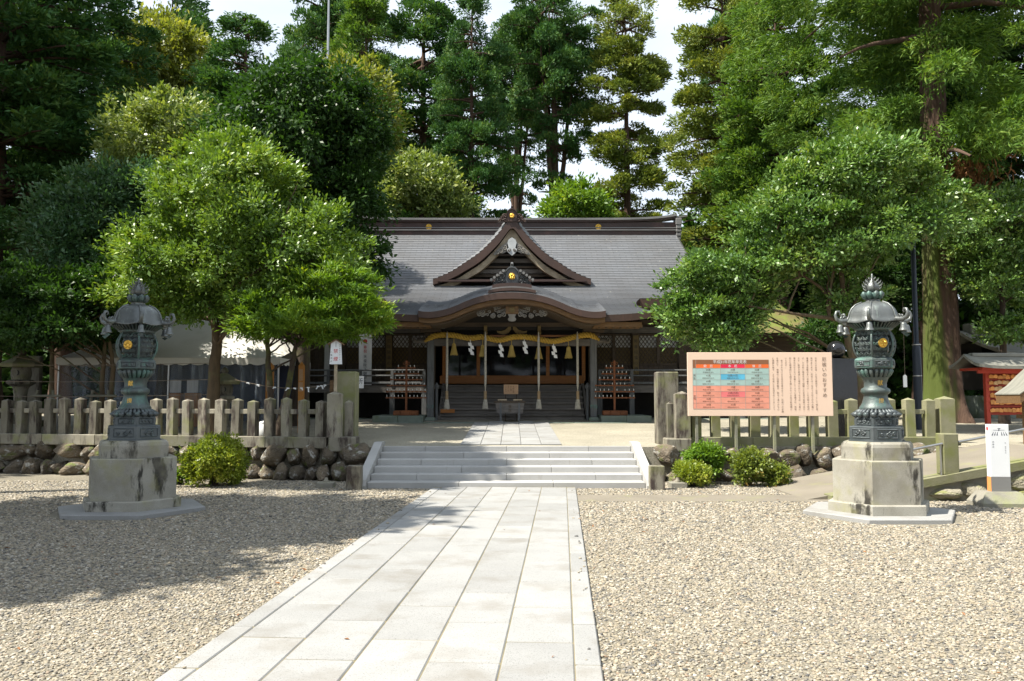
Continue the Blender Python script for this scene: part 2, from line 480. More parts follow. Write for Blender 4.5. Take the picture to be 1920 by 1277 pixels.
def glass_mat(name, col, alpha, rough=.08):
    m = bpy.data.materials.new(name); m.use_nodes = True
    b = m.node_tree.nodes['Principled BSDF']
    b.inputs['Base Color'].default_value = (*col, 1)
    b.inputs['Roughness'].default_value = rough
    b.inputs['Alpha'].default_value = alpha
    b.inputs['Specular IOR Level'].default_value = .35
    return m
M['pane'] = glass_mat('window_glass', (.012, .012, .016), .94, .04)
def film_mat():
    m = bpy.data.materials.new('clear_film'); m.use_nodes = True
    n, l = m.node_tree.nodes, m.node_tree.links
    b = n['Principled BSDF']
    b.inputs['Base Color'].default_value = (.34, .40, .46, 1)
    b.inputs['Roughness'].default_value = .25
    tc = n.new('ShaderNodeTexCoord')
    mp = n.new('ShaderNodeMapping'); mp.inputs['Scale'].default_value = (6, 6, .5)
    t = n.new('ShaderNodeTexNoise'); t.inputs['Scale'].default_value = 1.2; t.inputs['Detail'].default_value = 5
    mr = n.new('ShaderNodeMapRange'); mr.inputs['From Min'].default_value = .45; mr.inputs['From Max'].default_value = .75
    mr.inputs['To Min'].default_value = .16; mr.inputs['To Max'].default_value = .55
    l.new(tc.outputs['Object'], mp.inputs['Vector']); l.new(mp.outputs['Vector'], t.inputs['Vector'])
    l.new(t.outputs['Fac'], mr.inputs['Value']); l.new(mr.outputs['Result'], b.inputs['Alpha'])
    bp = n.new('ShaderNodeBump'); bp.inputs['Strength'].default_value = .6; bp.inputs['Distance'].default_value = .05
    l.new(t.outputs['Fac'], bp.inputs['Height']); l.new(bp.outputs['Normal'], b.inputs['Normal'])
    return m
M['film'] = film_mat()

def roof_mat():
    m = bpy.data.materials.new('copper_shingles'); m.use_nodes = True
    n, l = m.node_tree.nodes, m.node_tree.links
    b = n['Principled BSDF']
    uv = n.new('ShaderNodeUVMap')
    br = n.new('ShaderNodeTexBrick')
    br.inputs['Scale'].default_value = 1.0
    br.inputs['Brick Width'].default_value = 0.42
    br.inputs['Row Height'].default_value = 1.0
    br.inputs['Mortar Size'].default_value = 0.018
    br.inputs['Mortar Smooth'].default_value = 0.3
    br.inputs['Color1'].default_value = (.168, .176, .19, 1)
    br.inputs['Color2'].default_value = (.196, .204, .22, 1)
    br.inputs['Mortar'].default_value = (.145, .15, .16, 1)
    l.new(uv.outputs['UV'], br.inputs['Vector'])
    tc = n.new('ShaderNodeTexCoord')
    t = n.new('ShaderNodeTexNoise'); t.inputs['Scale'].default_value = .9; t.inputs['Detail'].default_value = 6
    l.new(tc.outputs['Object'], t.inputs['Vector'])
    mr = n.new('ShaderNodeMapRange'); mr.inputs['From Min'].default_value = .35; mr.inputs['From Max'].default_value = .7
    l.new(t.outputs['Fac'], mr.inputs['Value'])
    mx = n.new('ShaderNodeMix'); mx.data_type = 'RGBA'; mx.blend_type = 'MULTIPLY'
    mx.inputs['B'].default_value = (.88, .85, .82, 1)
    l.new(mr.outputs['Result'], mx.inputs['Factor']); l.new(br.outputs['Color'], mx.inputs['A'])
    # fallen needles and bird marks
    t2 = n.new('ShaderNodeTexNoise'); t2.inputs['Scale'].default_value = 9; t2.inputs['Detail'].default_value = 3
    l.new(tc.outputs['Object'], t2.inputs['Vector'])
    m2 = n.new('ShaderNodeMapRange'); m2.inputs['From Min'].default_value = .70; m2.inputs['From Max'].default_value = .74
    l.new(t2.outputs['Fac'], m2.inputs['Value'])
    mx2 = n.new('ShaderNodeMix'); mx2.data_type = 'RGBA'; mx2.inputs['B'].default_value = (.42, .40, .33, 1)
    l.new(m2.outputs['Result'], mx2.inputs['Factor']); l.new(mx.outputs['Result'], mx2.inputs['A'])
    l.new(mx2.outputs['Result'], b.inputs['Base Color'])
    b.inputs['Roughness'].default_value = .42
    b.inputs['Metallic'].default_value = .25
    b.inputs['Specular IOR Level'].default_value = .6
    bp = n.new('ShaderNodeBump'); bp.inputs['Strength'].default_value = .25; bp.inputs['Distance'].default_value = .01
    l.new(br.outputs['Fac'], bp.inputs['Height']); bp.invert = True
    l.new(bp.outputs['Normal'], b.inputs['Normal'])
    return m
M['roof'] = roof_mat()

def gravel_mat(name, a, b_, c_, scale, bs=.9):
    m = bpy.data.materials.new(name); m.use_nodes = True
    n, l = m.node_tree.nodes, m.node_tree.links
    b = n['Principled BSDF']; b.inputs['Roughness'].default_value = .85
    tc = n.new('ShaderNodeTexCoord')
    v = n.new('ShaderNodeTexVoronoi'); v.inputs['Scale'].default_value = scale
    l.new(tc.outputs['Object'], v.inputs['Vector'])
    sep = n.new('ShaderNodeSeparateColor'); l.new(v.outputs['Color'], sep.inputs['Color'])
    cr = n.new('ShaderNodeValToRGB')
    cr.color_ramp.elements[0].color = (*a, 1); cr.color_ramp.elements[1].color = (*c_, 1)
    e = cr.color_ramp.elements.new(.5); e.color = (*b_, 1)
    l.new(sep.outputs['Red'], cr.inputs['Fac'])
    t = n.new('ShaderNodeTexNoise'); t.inputs['Scale'].default_value = .7; t.inputs['Detail'].default_value = 5
    l.new(tc.outputs['Object'], t.inputs['Vector'])
    hs = n.new('ShaderNodeHueSaturation')
    mr = n.new('ShaderNodeMapRange'); mr.inputs['From Min'].default_value = .3; mr.inputs['From Max'].default_value = .7
    mr.inputs['To Min'].default_value = .8; mr.inputs['To Max'].default_value = 1.15
    l.new(t.outputs['Fac'], mr.inputs['Value']); l.new(mr.outputs['Result'], hs.inputs['Value'])
    l.new(cr.outputs['Color'], hs.inputs['Color']); l.new(hs.outputs['Color'], b.inputs['Base Color'])
    bp = n.new('ShaderNodeBump'); bp.inputs['Strength'].default_value = bs; bp.inputs['Distance'].default_value = .012
    l.new(v.outputs['Distance'], bp.inputs['Height']); bp.invert = True
    l.new(bp.outputs['Normal'], b.inputs['Normal'])
    return m
M['gravel'] = gravel_mat('gravel_bed', (.12, .107, .078), (.18, .16, .118), (.24, .217, .17), 70, .5)
M['gravel_fine'] = gravel_mat('terrace_gravel', (.21, .19, .14), (.275, .25, .19), (.35, .325, .26), 60, .22)

def pebble_mat():
    m = bpy.data.materials.new('pebbles'); m.use_nodes = True
    n, l = m.node_tree.nodes, m.node_tree.links
    b = n['Principled BSDF']; b.inputs['Roughness'].default_value = .7
    oi = n.new('ShaderNodeObjectInfo')
    cr = n.new('ShaderNodeValToRGB'); cr.color_ramp.interpolation = 'LINEAR'
    st = [(0, (.075, .075, .075)), (.12, (.145, .135, .118)), (.3, (.24, .205, .145)), (.5, (.30, .255, .18)), (.66, (.235, .22, .185)), (.8, (.335, .29, .215)), (.94, (.42, .39, .33)), (1, (.22, .15, .095))]
    el = cr.color_ramp.elements
    el[0].position, el[0].color = st[0][0], (*st[0][1], 1)
    el[1].position, el[1].color = st[-1][0], (*st[-1][1], 1)
    for p, c in st[1:-1]:
        e = el.new(p); e.color = (*c, 1)
    l.new(oi.outputs['Random'], cr.inputs['Fac'])
    l.new(cr.outputs['Color'], b.inputs['Base Color'])
    return m
M['pebble'] = pebble_mat()
# ============================================================ the ground
def tz(y):
    return .66 + .042 * min(max(y - 17.0, 0), 8.0)
def edge_y(x):
    if x < -2.75: return 16.75 + (-x - 2.75) * .228
    if x < 2.62: return 17.03
    if x < 9.2: return 16.75
    return 13.6

mb = MB()
xs = [-300, -60, -40, -25, -15, -8, -4, -1.5, 1.5, 4, 8, 15, 25, 40, 60, 300]
ys = [-300, -60, -30, -15, -8, -4, 0, 3, 6, 9, 12, 15, 20, 30, 60, 120, 300, 900]
mb.add([(x, y, 0) for y in ys for x in xs], [(j * len(xs) + i, j * len(xs) + i + 1, (j + 1) * len(xs) + i + 1, (j + 1) * len(xs) + i) for j in range(len(ys) - 1) for i in range(len(xs) - 1)])
ground = tag(mb.build('ground', M['gravel']), 'gravel forecourt in front of the steps', kind='structure')

mb = MB()
txs = [-300, -60, -30, -16, -12, -9, -6, -4, -2.76, -2.74, 0, 2.61, 2.63, 4, 6, 8, 9.19, 9.21, 12, 16, 30, 60, 300]
rows = 9
def tcol(x):
    e = edge_y(x) if abs(x) < 100 else edge_y(math.copysign(60, x))
    out = [(x, e, -.2), (x, e, tz(17.0) if x < 9.2 else .72)]
    for t in (.15, .4, .7, 1.0):
        y = e + (25 - e) * t
        out.append((x, y, tz(y) if x < 9.2 else max(tz(y), .72)))
    out += [(x, 60, 1.0), (x, 150, 1.4), (x, 900, 3.0)]
    return out
for x in txs: mb.add(tcol(x), [])
mb.f = [(i * rows + j, (i + 1) * rows + j, (i + 1) * rows + j + 1, i * rows + j + 1) for i in range(len(txs) - 1) for j in range(rows - 1)]
mb.sm = [False] * len(mb.f)
terrace = tag(mb.build('terrace', M['gravel_fine']), 'raised gravel terrace around the hall', kind='structure')

# ------------------------------------------------------------ granite approach path, turned 3.5 degrees to the right
PA = -R(3.5)
P0 = Vector((-.137, 15.17, 0))
def path_local(x, y):
    dx, dy = x - P0.x, y - P0.y
    return dx * math.cos(PA) + dy * math.sin(PA), -dx * math.sin(PA) + dy * math.cos(PA)
path = thing('stone_path', P0, PA)
tag(path, 'granite approach path of pale slabs with narrow kerb stones', kind='structure')
PW, PL, PB, G = .452, .905, .165, .007
bm_ = MB(); bm_.box((0, -10, -.034), (5 * PW + 2 * PB - .02, 20.3, .11))
bm_.build('path_bed', M['joint'], path)
def slab_mesh(name, w, l, h, m_, ch=.008):
    b = MB(); b.box((0, 0, 0), (w, l, h), ch=ch); return b.mesh(name, m_)
GT = .026
s_full = slab_mesh('slab', PW - G, PL - GT, .06, M['granite_new'])
s_half = slab_mesh('slab', PW - G, PL / 2 - GT, .06, M['granite_new'])
s_edge = slab_mesh('slab', PB - G, PL - GT, .06, M['granite_new'])
for c in range(5):
    x = (c - 2) * PW
    y = -.003
    if c % 2 == 0:
        obj_from('path_slab', s_half, path, (x, y - PL / 4, .0), (0, 0, 0)); y -= PL / 2
    for r_ in range(21):
        obj_from('path_slab', s_full, path, (x + random.uniform(-.001, .001), y - PL / 2, random.uniform(-.0015, .0015)), (random.uniform(-.001, .001), random.uniform(-.001, .001), 0))
        y -= PL
for sx in (-1, 1):
    for r_ in range(22):
        obj_from('kerb_slab', s_edge, path, (sx * (2.5 * PW + PB / 2), -.003 - PL * (r_ + .5) + (.2 if sx > 0 else 0) - .2, random.uniform(-.001, .001)))

# upper path across the terrace
SL = math.atan(.042)
upath = thing('terrace_path', (0, 17.2, tz(17.2) + .008))
upath.rotation_euler = (SL, 0, 0)
tag(upath, 'granite slab path across the terrace to the hall', kind='structure')
u_full = slab_mesh('slab', .42 - G, .9 - .03, .04, M['granite_new'])
u_half = slab_mesh('slab', .42 - G, .45 - .03, .04, M['granite_new'])
for c in range(5):
    y = 0.0
    if c % 2:
        obj_from('path_slab', u_half, upath, ((c - 2) * .42 - .02, .225, 0)); y = .45
    while y < 6.0:
        obj_from('path_slab', u_full, upath, ((c - 2) * .42 - .02, y + .45, 0)); y += .9

# concrete strip that leads from the path to the ramp
mb = MB(); mb.box((3.35, 13.7, .0), (4.7, .85, .016), ch=.003)
tag(mb.build('pavement', M['concrete']), 'flush concrete strip leading to the ramp', kind='structure')

# ------------------------------------------------------------ granite steps
ST_X0, ST_X1, ST_Y, TR, RI = -2.64, 2.43, 15.2, .362, .11
steps = thing('stone_steps', (-.1, ST_Y, 0), 0, 'pale granite flight of six low steps between two sloping cheek stones', 'steps')
for i in range(6):
    y0 = ST_Y + TR * i
    z1 = RI * (i + 1)
    w = ST_X1 - ST_X0
    cuts = [0, .33, .67, 1.0] if i % 2 == 0 else [0, .17, .5, .83, 1.0]
    for a, b in zip(cuts[:-1], cuts[1:]):
        mb = MB()
        xa, xb = ST_X0 + w * a, ST_X0 + w * b
        dep = TR + .05 if i < 5 else .42
        mb.box(((xa + xb) / 2, y0 + dep / 2, z1 - .07), (xb - xa - .005, dep, .14), ch=.008)
        mb.build('step_stone', M['granite_step'], steps, True)
mb = MB()
prof = [(ST_Y + .02, -.05)]
for i in range(6):
    prof += [(ST_Y + TR * i + .03, RI * i - .02), (ST_Y + TR * i + .03, RI * (i + 1) - .03)]
prof += [(17.3, RI * 6 - .03), (17.3, -.05)]
vs = [(x, p[0], p[1]) for x in (ST_X0 + .01, ST_X1 - .01) for p in prof]
n = len(prof)
mb.add(vs, [tuple(range(n)), tuple(range(2 * n - 1, n - 1, -1))] + [((k + 1) % n, k, n + k, n + (k + 1) % n) for k in range(n)])
mb.build('step_core', M['mortar'], steps, True)
for sx, x in ((-1, ST_X0 - .09), (1, ST_X1 + .09)):
    mb = MB()
    pr = [(15.05, -.05), (15.05, .06), (15.12, .16), (16.98, .74), (17.35, .74), (17.35, -.05)]
    vs = [(x + e * .085, p[0], p[1]) for e in (-1, 1) for p in pr]
    n = len(pr)
    mb.add(vs, [tuple(range(n)), tuple(range(2 * n - 1, n - 1, -1))] + [((k + 1) % n, k, n + k, n + (k + 1) % n) for k in range(n)])
    mb.build('cheek_stone', M['granite_step'], steps, True)
for x, lab in ((-2.83, 'short square stone post at the foot of the steps, fence side'), (2.60, 'short square stone post at the foot of the steps, notice board side')):
    mb = MB(); mb.box((0, 0, .20), (.26, .22, .46), ch=.012)
    o = mb.build('step_post', M['stone_old']); o.location = (x, 15.0, 0)
    tag(o, lab, 'stone post', 'posts at the foot of the steps')
for x, lab in ((-3.42, 'low square stone socket block on gravel by the boulders left of the steps'), (3.05, 'low square stone socket block on gravel beside the clipped yellow-green bush')):
    t = thing('socket_block', (x, 15.35, 0), 0, lab, 'stone block', 'socket blocks beside the steps')
    mb = MB(); mb.box((0, 0, .04), (.30, .28, .12), ch=.01); mb.build('block', M['mortar'], t)
    mb = MB(); mb.lathe([(.05, .1), (.05, .135), (.032, .145), (.03, .18), (0, .185)], 10); mb.build('socket_pin', M['stone_old'], t)

# ------------------------------------------------------------ boulders
def boulder_mesh(seed, mname):
    import bmesh
    bm = bmesh.new()
    bmesh.ops.create_icosphere(bm, subdivisions=3, radius=.5)
    r_ = random.Random(seed)
    pl = [(Vector((r_.uniform(-1, 1), r_.uniform(-1, 1), r_.uniform(-1, 1))).normalized(), r_.uniform(.24, .42)) for _ in range(13)]
    for v in bm.verts:
        for (nn, d) in pl:
            k = v.co.dot(nn)
            if k > d: v.co -= nn * (k - d) * .97
        v.co += Vector((r_.uniform(-1, 1), r_.uniform(-1, 1), r_.uniform(-1, 1))) * .012
    me = bpy.data.meshes.new('boulder')
    bm.to_mesh(me); bm.free()
    for p in me.polygons: p.use_smooth = True
    me.materials.append(M[mname])
    return me
BOUL = [boulder_mesh(s, 'boulder') for s in range(8)]
BOULP = [boulder_mesh(s + 40, 'boulder_pale') for s in range(5)]
def rock(name, parent, c, d, meshes, r_):
    o = obj_from(name, r_.choice(meshes), parent)
    o.location = Vector(c) - parent.location
    o.scale = (d[0] * 1.32, d[1] * 1.25, d[2] * 1.30)
    o.rotation_euler = (r_.choice((0, PI)) + r_.uniform(-.12, .12), r_.uniform(-.12, .12), r_.uniform(-.25, .25))
    return o
def rock_wall(root, x0, x1, top, r_, dirx):
    x = x0
    while x * dirx < x1 * dirx:
        w = r_.uniform(.30, .72)
        xc = x + dirx * w / 2
        h = r_.uniform(.34, .42)
        rock('boulder', root, (xc, edge_y(xc) - .05, top - h / 2 + r_.uniform(0, .03)), (w, .55, h), BOUL, r_)
        x += dirx * w * .97
    x = x0 - dirx * .1
    while x * dirx < x1 * dirx:
        w = r_.uniform(.24, .58)
        xc = x + dirx * w / 2
        h = r_.uniform(.30, .42)
        rock('boulder', root, (xc, edge_y(xc) - .24 - r_.uniform(0, .1), h / 2 - .09), (w, .5, h), BOUL, r_)
        x += dirx * w * 1.0
wl_ = thing('boulder_wall', (-3.2, 16.6, 0), 0, 'low retaining wall of brown boulders under the long stone fence', 'retaining wall')
rock_wall(wl_, -2.98, -16.0, .66, random.Random(5), -1)
rock('boulder', wl_, (-3.02, 16.72, .47), (.62, .6, .44), BOUL, random.Random(3))
wr_ = thing('boulder_wall', (3.0, 16.6, 0), 0, 'low retaining wall of boulders under the notice board fence', 'retaining wall')
rock_wall(wr_, 2.85, 9.0, .66, random.Random(9), 1)

# ------------------------------------------------------------ stone fences
def post_mesh(w, h, m_, cap=.045):
    b = MB()
    x = w / 2; c = .008
    b.add([(-x, -x, 0), (x, -x, 0), (x, x, 0), (-x, x, 0), (-x, -x, h), (x, -x, h), (x, x, h), (-x, x, h), (0, 0, h + cap)],
          [(0, 1, 5, 4), (1, 2, 6, 5), (2, 3, 7, 6), (3, 0, 4, 7), (4, 5, 8), (5, 6, 8), (6, 7, 8), (7, 4, 8)])
    return b.mesh('post', M[m_])
PM_OLD, PM_MOSS = post_mesh(.175, .74, 'stone_old'), post_mesh(.185, .74, 'stone_moss')
def fence(a, b, label, pm, mname, nseg, sp, rail_z=1.36, base=(.62, .85)):
    a, b = Vector((*a, 0)), Vector((*b, 0))
    L = (b - a).length
    rz = math.atan2((b - a).y, (b - a).x)
    t = thing('stone_fence', (a.x, a.y, base[0]), rz, label, 'fence')
    for k in range(nseg):
        m_ = MB(); w = L / nseg
        m_.box((w * (k + .5), 0, (base[1] - base[0]) / 2), (w - .006, .32, base[1] - base[0]), ch=.012)
        m_.build('base_stone', M[mname], t)
    n_ = int(L / sp)
    for k in range(n_):
        o = obj_from('post', pm, t, (sp * (k + .5), random.uniform(-.006, .006), base[1] - base[0] + .002 - .004), (random.uniform(-.02, .02), random.uniform(-.02, .02), random.uniform(-.06, .06)))
        o.scale = (random.uniform(.92, 1.06), 1, random.uniform(.95, 1.04))
        if k:
            m_ = MB(); m_.box((sp * k, 0, rail_z - base[0]), (sp - .19, .09, .10), ch=.008)
            m_.build('rail', M[mname], t)
    return t
f1 = fence((-3.72, 16.95), (-15.6, 19.66), 'long weathered stone fence of square posts on the boulder wall left of steps', PM_OLD, 'stone_old', 9, .383)
f2 = fence((3.55, 16.95), (8.85, 17.1), 'mossy stone fence of square posts standing behind the notice board', PM_MOSS, 'stone_moss', 4, .402)
# corner posts and tall gate pillars at both sides of the steps
def pillar(name, x, y, w, d, z0, z1, m_, label, cap, group=None):
    b = MB()
    if cap:
        b.add([(-w / 2, -d / 2, 0), (w / 2, -d / 2, 0), (w / 2, d / 2, 0), (-w / 2, d / 2, 0), (-w / 2, -d / 2, z1 - z0), (w / 2, -d / 2, z1 - z0), (w / 2, d / 2, z1 - z0), (-w / 2, d / 2, z1 - z0), (0, 0, z1 - z0 + .06)],
              [(0, 1, 5, 4), (1, 2, 6, 5), (2, 3, 7, 6), (3, 0, 4, 7), (4, 5, 8), (5, 6, 8), (6, 7, 8), (7, 4, 8)])
    else:
        b.box((0, 0, (z1 - z0) / 2), (w, d, z1 - z0), ch=.02)
    o = b.build(name, M[m_]); o.location = (x, y, z0)
    tag(o, label, 'stone post', group)
    return o
def plinth(x, y, w, d, z0, z1, label):
    b = MB(); b.box((0, 0, (z1 - z0) / 2), (w, d, z1 - z0), ch=.02)
    o = b.build('post_plinth', M['stone_old']); o.location = (x, y, z0)
    tag(o, label, 'stone plinth')
plinth(-3.42, 16.98, .55, .5, .56, .855, 'stone plinth under the corner post by the no smoking sign')
pillar('corner_post', -3.60, 16.87, .27, .26, .85, 1.72, 'stone_old', 'square stone corner post with peaked top ending the long fence', True)
pillar('corner_post', -3.36, 17.12, .15, .15, .85, 1.55, 'stone_old', 'slim stone post behind the long fence corner post', True)
pillar('gate_pillar', -3.50, 17.62, .43, .36, .64, 2.20, 'stone_moss', 'tall square mossy stone pillar behind the no smoking sign', False)
plinth(3.36, 16.92, .5, .5, .56, .83, 'stone plinth under the corner post by the notice board')
pillar('corner_post', 3.45, 16.84, .28, .27, .83, 1.72, 'stone_old', 'square stone corner post with peaked top beside the notice board', True)
pillar('corner_post', 3.26, 17.08, .14, .14, .83, 1.52, 'stone_old', 'slim stone post between tall pillar and notice board', True)
pillar('gate_pillar', 3.26, 17.5, .46, .36, .64, 2.19, 'stone_old', 'tall square stone pillar beside the notice board and stone steps', False)
pillar('end_post', 8.93, 17.12, .30, .26, .62, 1.62, 'stone_moss', 'thick mossy post ending the fence near the cedar trunk', True)

# ------------------------------------------------------------ ramp with rubble wall, coping, posts and hand rail
def rzr(x): return max(0.0, min((x - 4.75) * .178, .79))
mb = MB()
rx = [4.75, 5.4, 6.0, 6.6, 7.2, 7.8, 8.4, 9.19]
for x in rx: mb.add([(x, 13.5, rzr(x) + .004), (x, 15.95, rzr(x) + .004), (x, 15.95, -.1), (x, 13.5, -.1)], [])
mb.f = [(4 * i + a, 4 * i + 4 + a, 4 * i + 4 + b, 4 * i + b) for i in range(len(rx) - 1) for a, b in ((0, 1), (1, 2), (3, 0))]
mb.sm = [False] * len(mb.f)
tag(mb.build('ramp', M['concrete']), 'sloping concrete ramp up to the terrace', kind='structure')
rw = thing('ramp_wall', (6.3, 13.4, 0), 0, 'rubble side wall of the ramp with mossy sloping coping', 'wall')
mb = MB()
x0, x1 = 5.1, 12.0
def cz(x): return min((x - 4.75) * .178, .79 + max(0, x - 9.2) * .0) + .02
mb.prism([(x0, -.1), (x1, -.1), (x1, cz(x1) - .12), (9.2, cz(9.2) - .12), (x0, cz(x0) - .06)], 13.40, 13.62)
mb.build('wall_core', M['mortar'], rw, True)
for (a, b) in ((5.1, 6.3), (6.3, 7.75), (7.75, 9.18), (9.18, 11.0), (11.0, 12.0)):
    mb = MB()
    mb.add([(a + .003, y, cz(a) + dz) for dz in (-.13, 0) for y in (13.32, 13.66)] + [(b - .003, y, cz(b) + dz) for dz in (-.13, 0) for y in (13.32, 13.66)],
           [(0, 1, 3, 2), (4, 6, 7, 5), (0, 4, 5, 1), (2, 3, 7, 6), (0, 2, 6, 4), (1, 5, 7, 3)])
    mb.build('coping_stone', M['stone_moss'], rw, True)
rr = random.Random(21)
x = 6.2
while x < 12:
    h = cz(x) - .13
    w = rr.uniform(.34, .62)
    if h > .38:
        hh = h * rr.uniform(.45, .6)
        rock('stone', rw, (x + w / 2, 13.42, h - (h - hh) / 2 - .02), (w * .9, .25, h - hh), BOULP, rr)
        rock('stone', rw, (x + w / 2 + .05, 13.40, hh / 2 - .03), (w * .95, .28, hh), BOULP, rr)
    elif h > .12:
        rock('stone', rw, (x + w / 2, 13.41, h / 2), (w * .9, .26, h * .95), BOULP, rr)
    x += w
for x, zt, lab in ((7.06, .66, 'square mossy stone post on the ramp coping, in the middle of the hand rail'), (8.56, .72, 'square mossy stone post on the ramp coping beyond the white information pillar')):
    mb = MB(); mb.box((0, 0, zt / 2), (.25, .25, zt), ch=.014)
    o = mb.build('rail_post', M['stone_moss']); o.location = (x, 13.50, cz(x) - .02)
    tag(o, lab, 'stone post', 'ramp rail posts')
hr = thing('hand_rail', (7.0, 13.45, .5), 0, 'thin steel hand rail on upright stays along the ramp', 'railing')
for (a, b) in ((5.75, 6.93), (7.19, 8.43), (8.69, 10.2)):
    mb = MB(); mb.tube([(a, 13.40, rzr(a) + .50), (b, 13.40, rzr(b) + .52)], .022, 8); mb.build('rail', M['steel'], hr, True)
    mb = MB(); mb.tube([(b - .03, 13.40, rzr(b) + .50), (b - .03, 13.40, rzr(b) - .01)], .014, 8); mb.build('stay', M['steel'], hr, True)

# ------------------------------------------------------------ loose pebbles of the forecourt
LANT = ((-5.57, 12.25), (5.2, 11.85))
def pebble_points():
    P = []
    for (y0, y1, dens, s0) in ((2.2, 5.0, 3300, .0095), (5.0, 7.5, 2500, .0105), (7.5, 11, 1500, .0128), (11, 16.6, 850, .0155)):
        half0, half1 = .64 * y0 + 1.2, .64 * y1 + 1.2
        n_ = int(dens * (half1 * 2) * (y1 - y0))
        x = rng.uniform(-half1, half1, n_); y = rng.uniform(y0, y1, n_)
        dx, dy = x - P0.x, y - P0.y
        lx = dx * math.cos(PA) + dy * math.sin(PA); ly = -dx * math.sin(PA) + dy * math.cos(PA)
        keep = ~((np.abs(lx) < 2.5 * PW + PB + .008) & (ly < .03))
        stray = (rng.random(n_) < .012) & (np.abs(np.abs(lx) - (2.5 * PW + PB)) < .10)
        lift = np.where(keep, 0, .034); keep |= stray
        for (cx, cy) in LANT: keep &= ((x - cx) ** 2 + (y - cy) ** 2 > 1.06 ** 2)
        keep &= ~((x > 1.0) & (x < 5.7) & (y > 13.27) & (y < 14.13))
        keep &= ~((x > 4.7) & (y > 13.3))
        keep &= ~((np.abs(x + .1) < 2.75) & (y > 15.15))
        keep &= ~((np.abs(x - 7.45) < .36) & (np.abs(y - 12.8) < .3))
        ey = np.array([edge_y(v) for v in x]) - .35
        keep &= y < ey
        k = int(keep.sum())
        P.append(np.c_[x[keep], y[keep], rng.uniform(-.004, .005, k) + lift[keep], rng.normal(s0, s0 * .28, k).clip(s0 * .5, s0 * 1.9)])
    return np.vstack(P)
PP = pebble_points()
me = bpy.data.meshes.new('pebbles')
me.vertices.add(len(PP)); me.vertices.foreach_set('co', PP[:, :3].astype(np.float32).ravel())
at_ = me.attributes.new('psize', 'FLOAT', 'POINT'); at_.data.foreach_set('value', PP[:, 3].astype(np.float32))
peb = bpy.data.objects.new('gravel', me); COL.objects.link(peb)
tag(peb, 'loose beige and grey pebbles covering the forecourt', 'gravel', kind='stuff')
def gn_scatter(o, meshes, attr, mat_):
    ng = bpy.data.node_groups.new('scatter', 'GeometryNodeTree')
    ng.interface.new_socket('Geometry', in_out='INPUT', socket_type='NodeSocketGeometry')
    ng.interface.new_socket('Geometry', in_out='OUTPUT', socket_type='NodeSocketGeometry')
    n, l = ng.nodes, ng.links
    gi, go = n.new('NodeGroupInput'), n.new('NodeGroupOutput')
    ico = n.new('GeometryNodeMeshIcoSphere'); ico.inputs['Subdivisions'].default_value = 2; ico.inputs['Radius'].default_value = 1.0
    sp = n.new('GeometryNodeSetPosition')
    nz = n.new('ShaderNodeTexNoise'); nz.inputs['Scale'].default_value = 1.1; nz.inputs['Detail'].default_value = 1
    sub = n.new('ShaderNodeVectorMath'); sub.operation = 'SUBTRACT'; sub.inputs[1].default_value = (.5, .5, .5)
    l.new(nz.outputs['Color'], sub.inputs[0])
    sca = n.new('ShaderNodeVectorMath'); sca.operation = 'SCALE'; sca.inputs['Scale'].default_value = 1.1
    l.new(sub.outputs[0], sca.inputs[0]); l.new(sca.outputs[0], sp.inputs['Offset'])
    l.new(ico.outputs['Mesh'], sp.inputs['Geometry'])
    sh = n.new('GeometryNodeSetShadeSmooth'); l.new(sp.outputs['Geometry'], sh.inputs['Geometry'])
    smn = n.new('GeometryNodeSetMaterial'); smn.inputs['Material'].default_value = mat_
    l.new(sh.outputs['Geometry'], smn.inputs['Geometry'])
    iop = n.new('GeometryNodeInstanceOnPoints')
    l.new(gi.outputs['Geometry'], iop.inputs['Points']); l.new(smn.outputs['Geometry'], iop.inputs['Instance'])
    rv = n.new('FunctionNodeRandomValue'); rv.data_type = 'FLOAT_VECTOR'
    rv.inputs['Min'].default_value = (-.35, -.35, 0); rv.inputs['Max'].default_value = (.35, .35, 6.28)
    l.new(rv.outputs['Value'], iop.inputs['Rotation'])
    na = n.new('GeometryNodeInputNamedAttribute'); na.data_type = 'FLOAT'; na.inputs['Name'].default_value = attr
    rs = n.new('FunctionNodeRandomValue'); rs.data_type = 'FLOAT_VECTOR'
    rs.inputs['Min'].default_value = (.85, .68, .42); rs.inputs['Max'].default_value = (1.3, 1.0, .7); rs.inputs['Seed'].default_value = 5
    mul = n.new('ShaderNodeVectorMath'); mul.operation = 'SCALE'
    l.new(rs.outputs['Value'], mul.inputs[0]); l.new(na.outputs['Attribute'], mul.inputs['Scale'])
    l.new(mul.outputs[0], iop.inputs['Scale'])
    l.new(iop.outputs['Instances'], go.inputs['Geometry'])
    md = o.modifiers.new('scatter', 'NODES'); md.node_group = ng
me.materials.append(M['pebble'])
gn_scatter(peb, None, 'psize', M['pebble'])
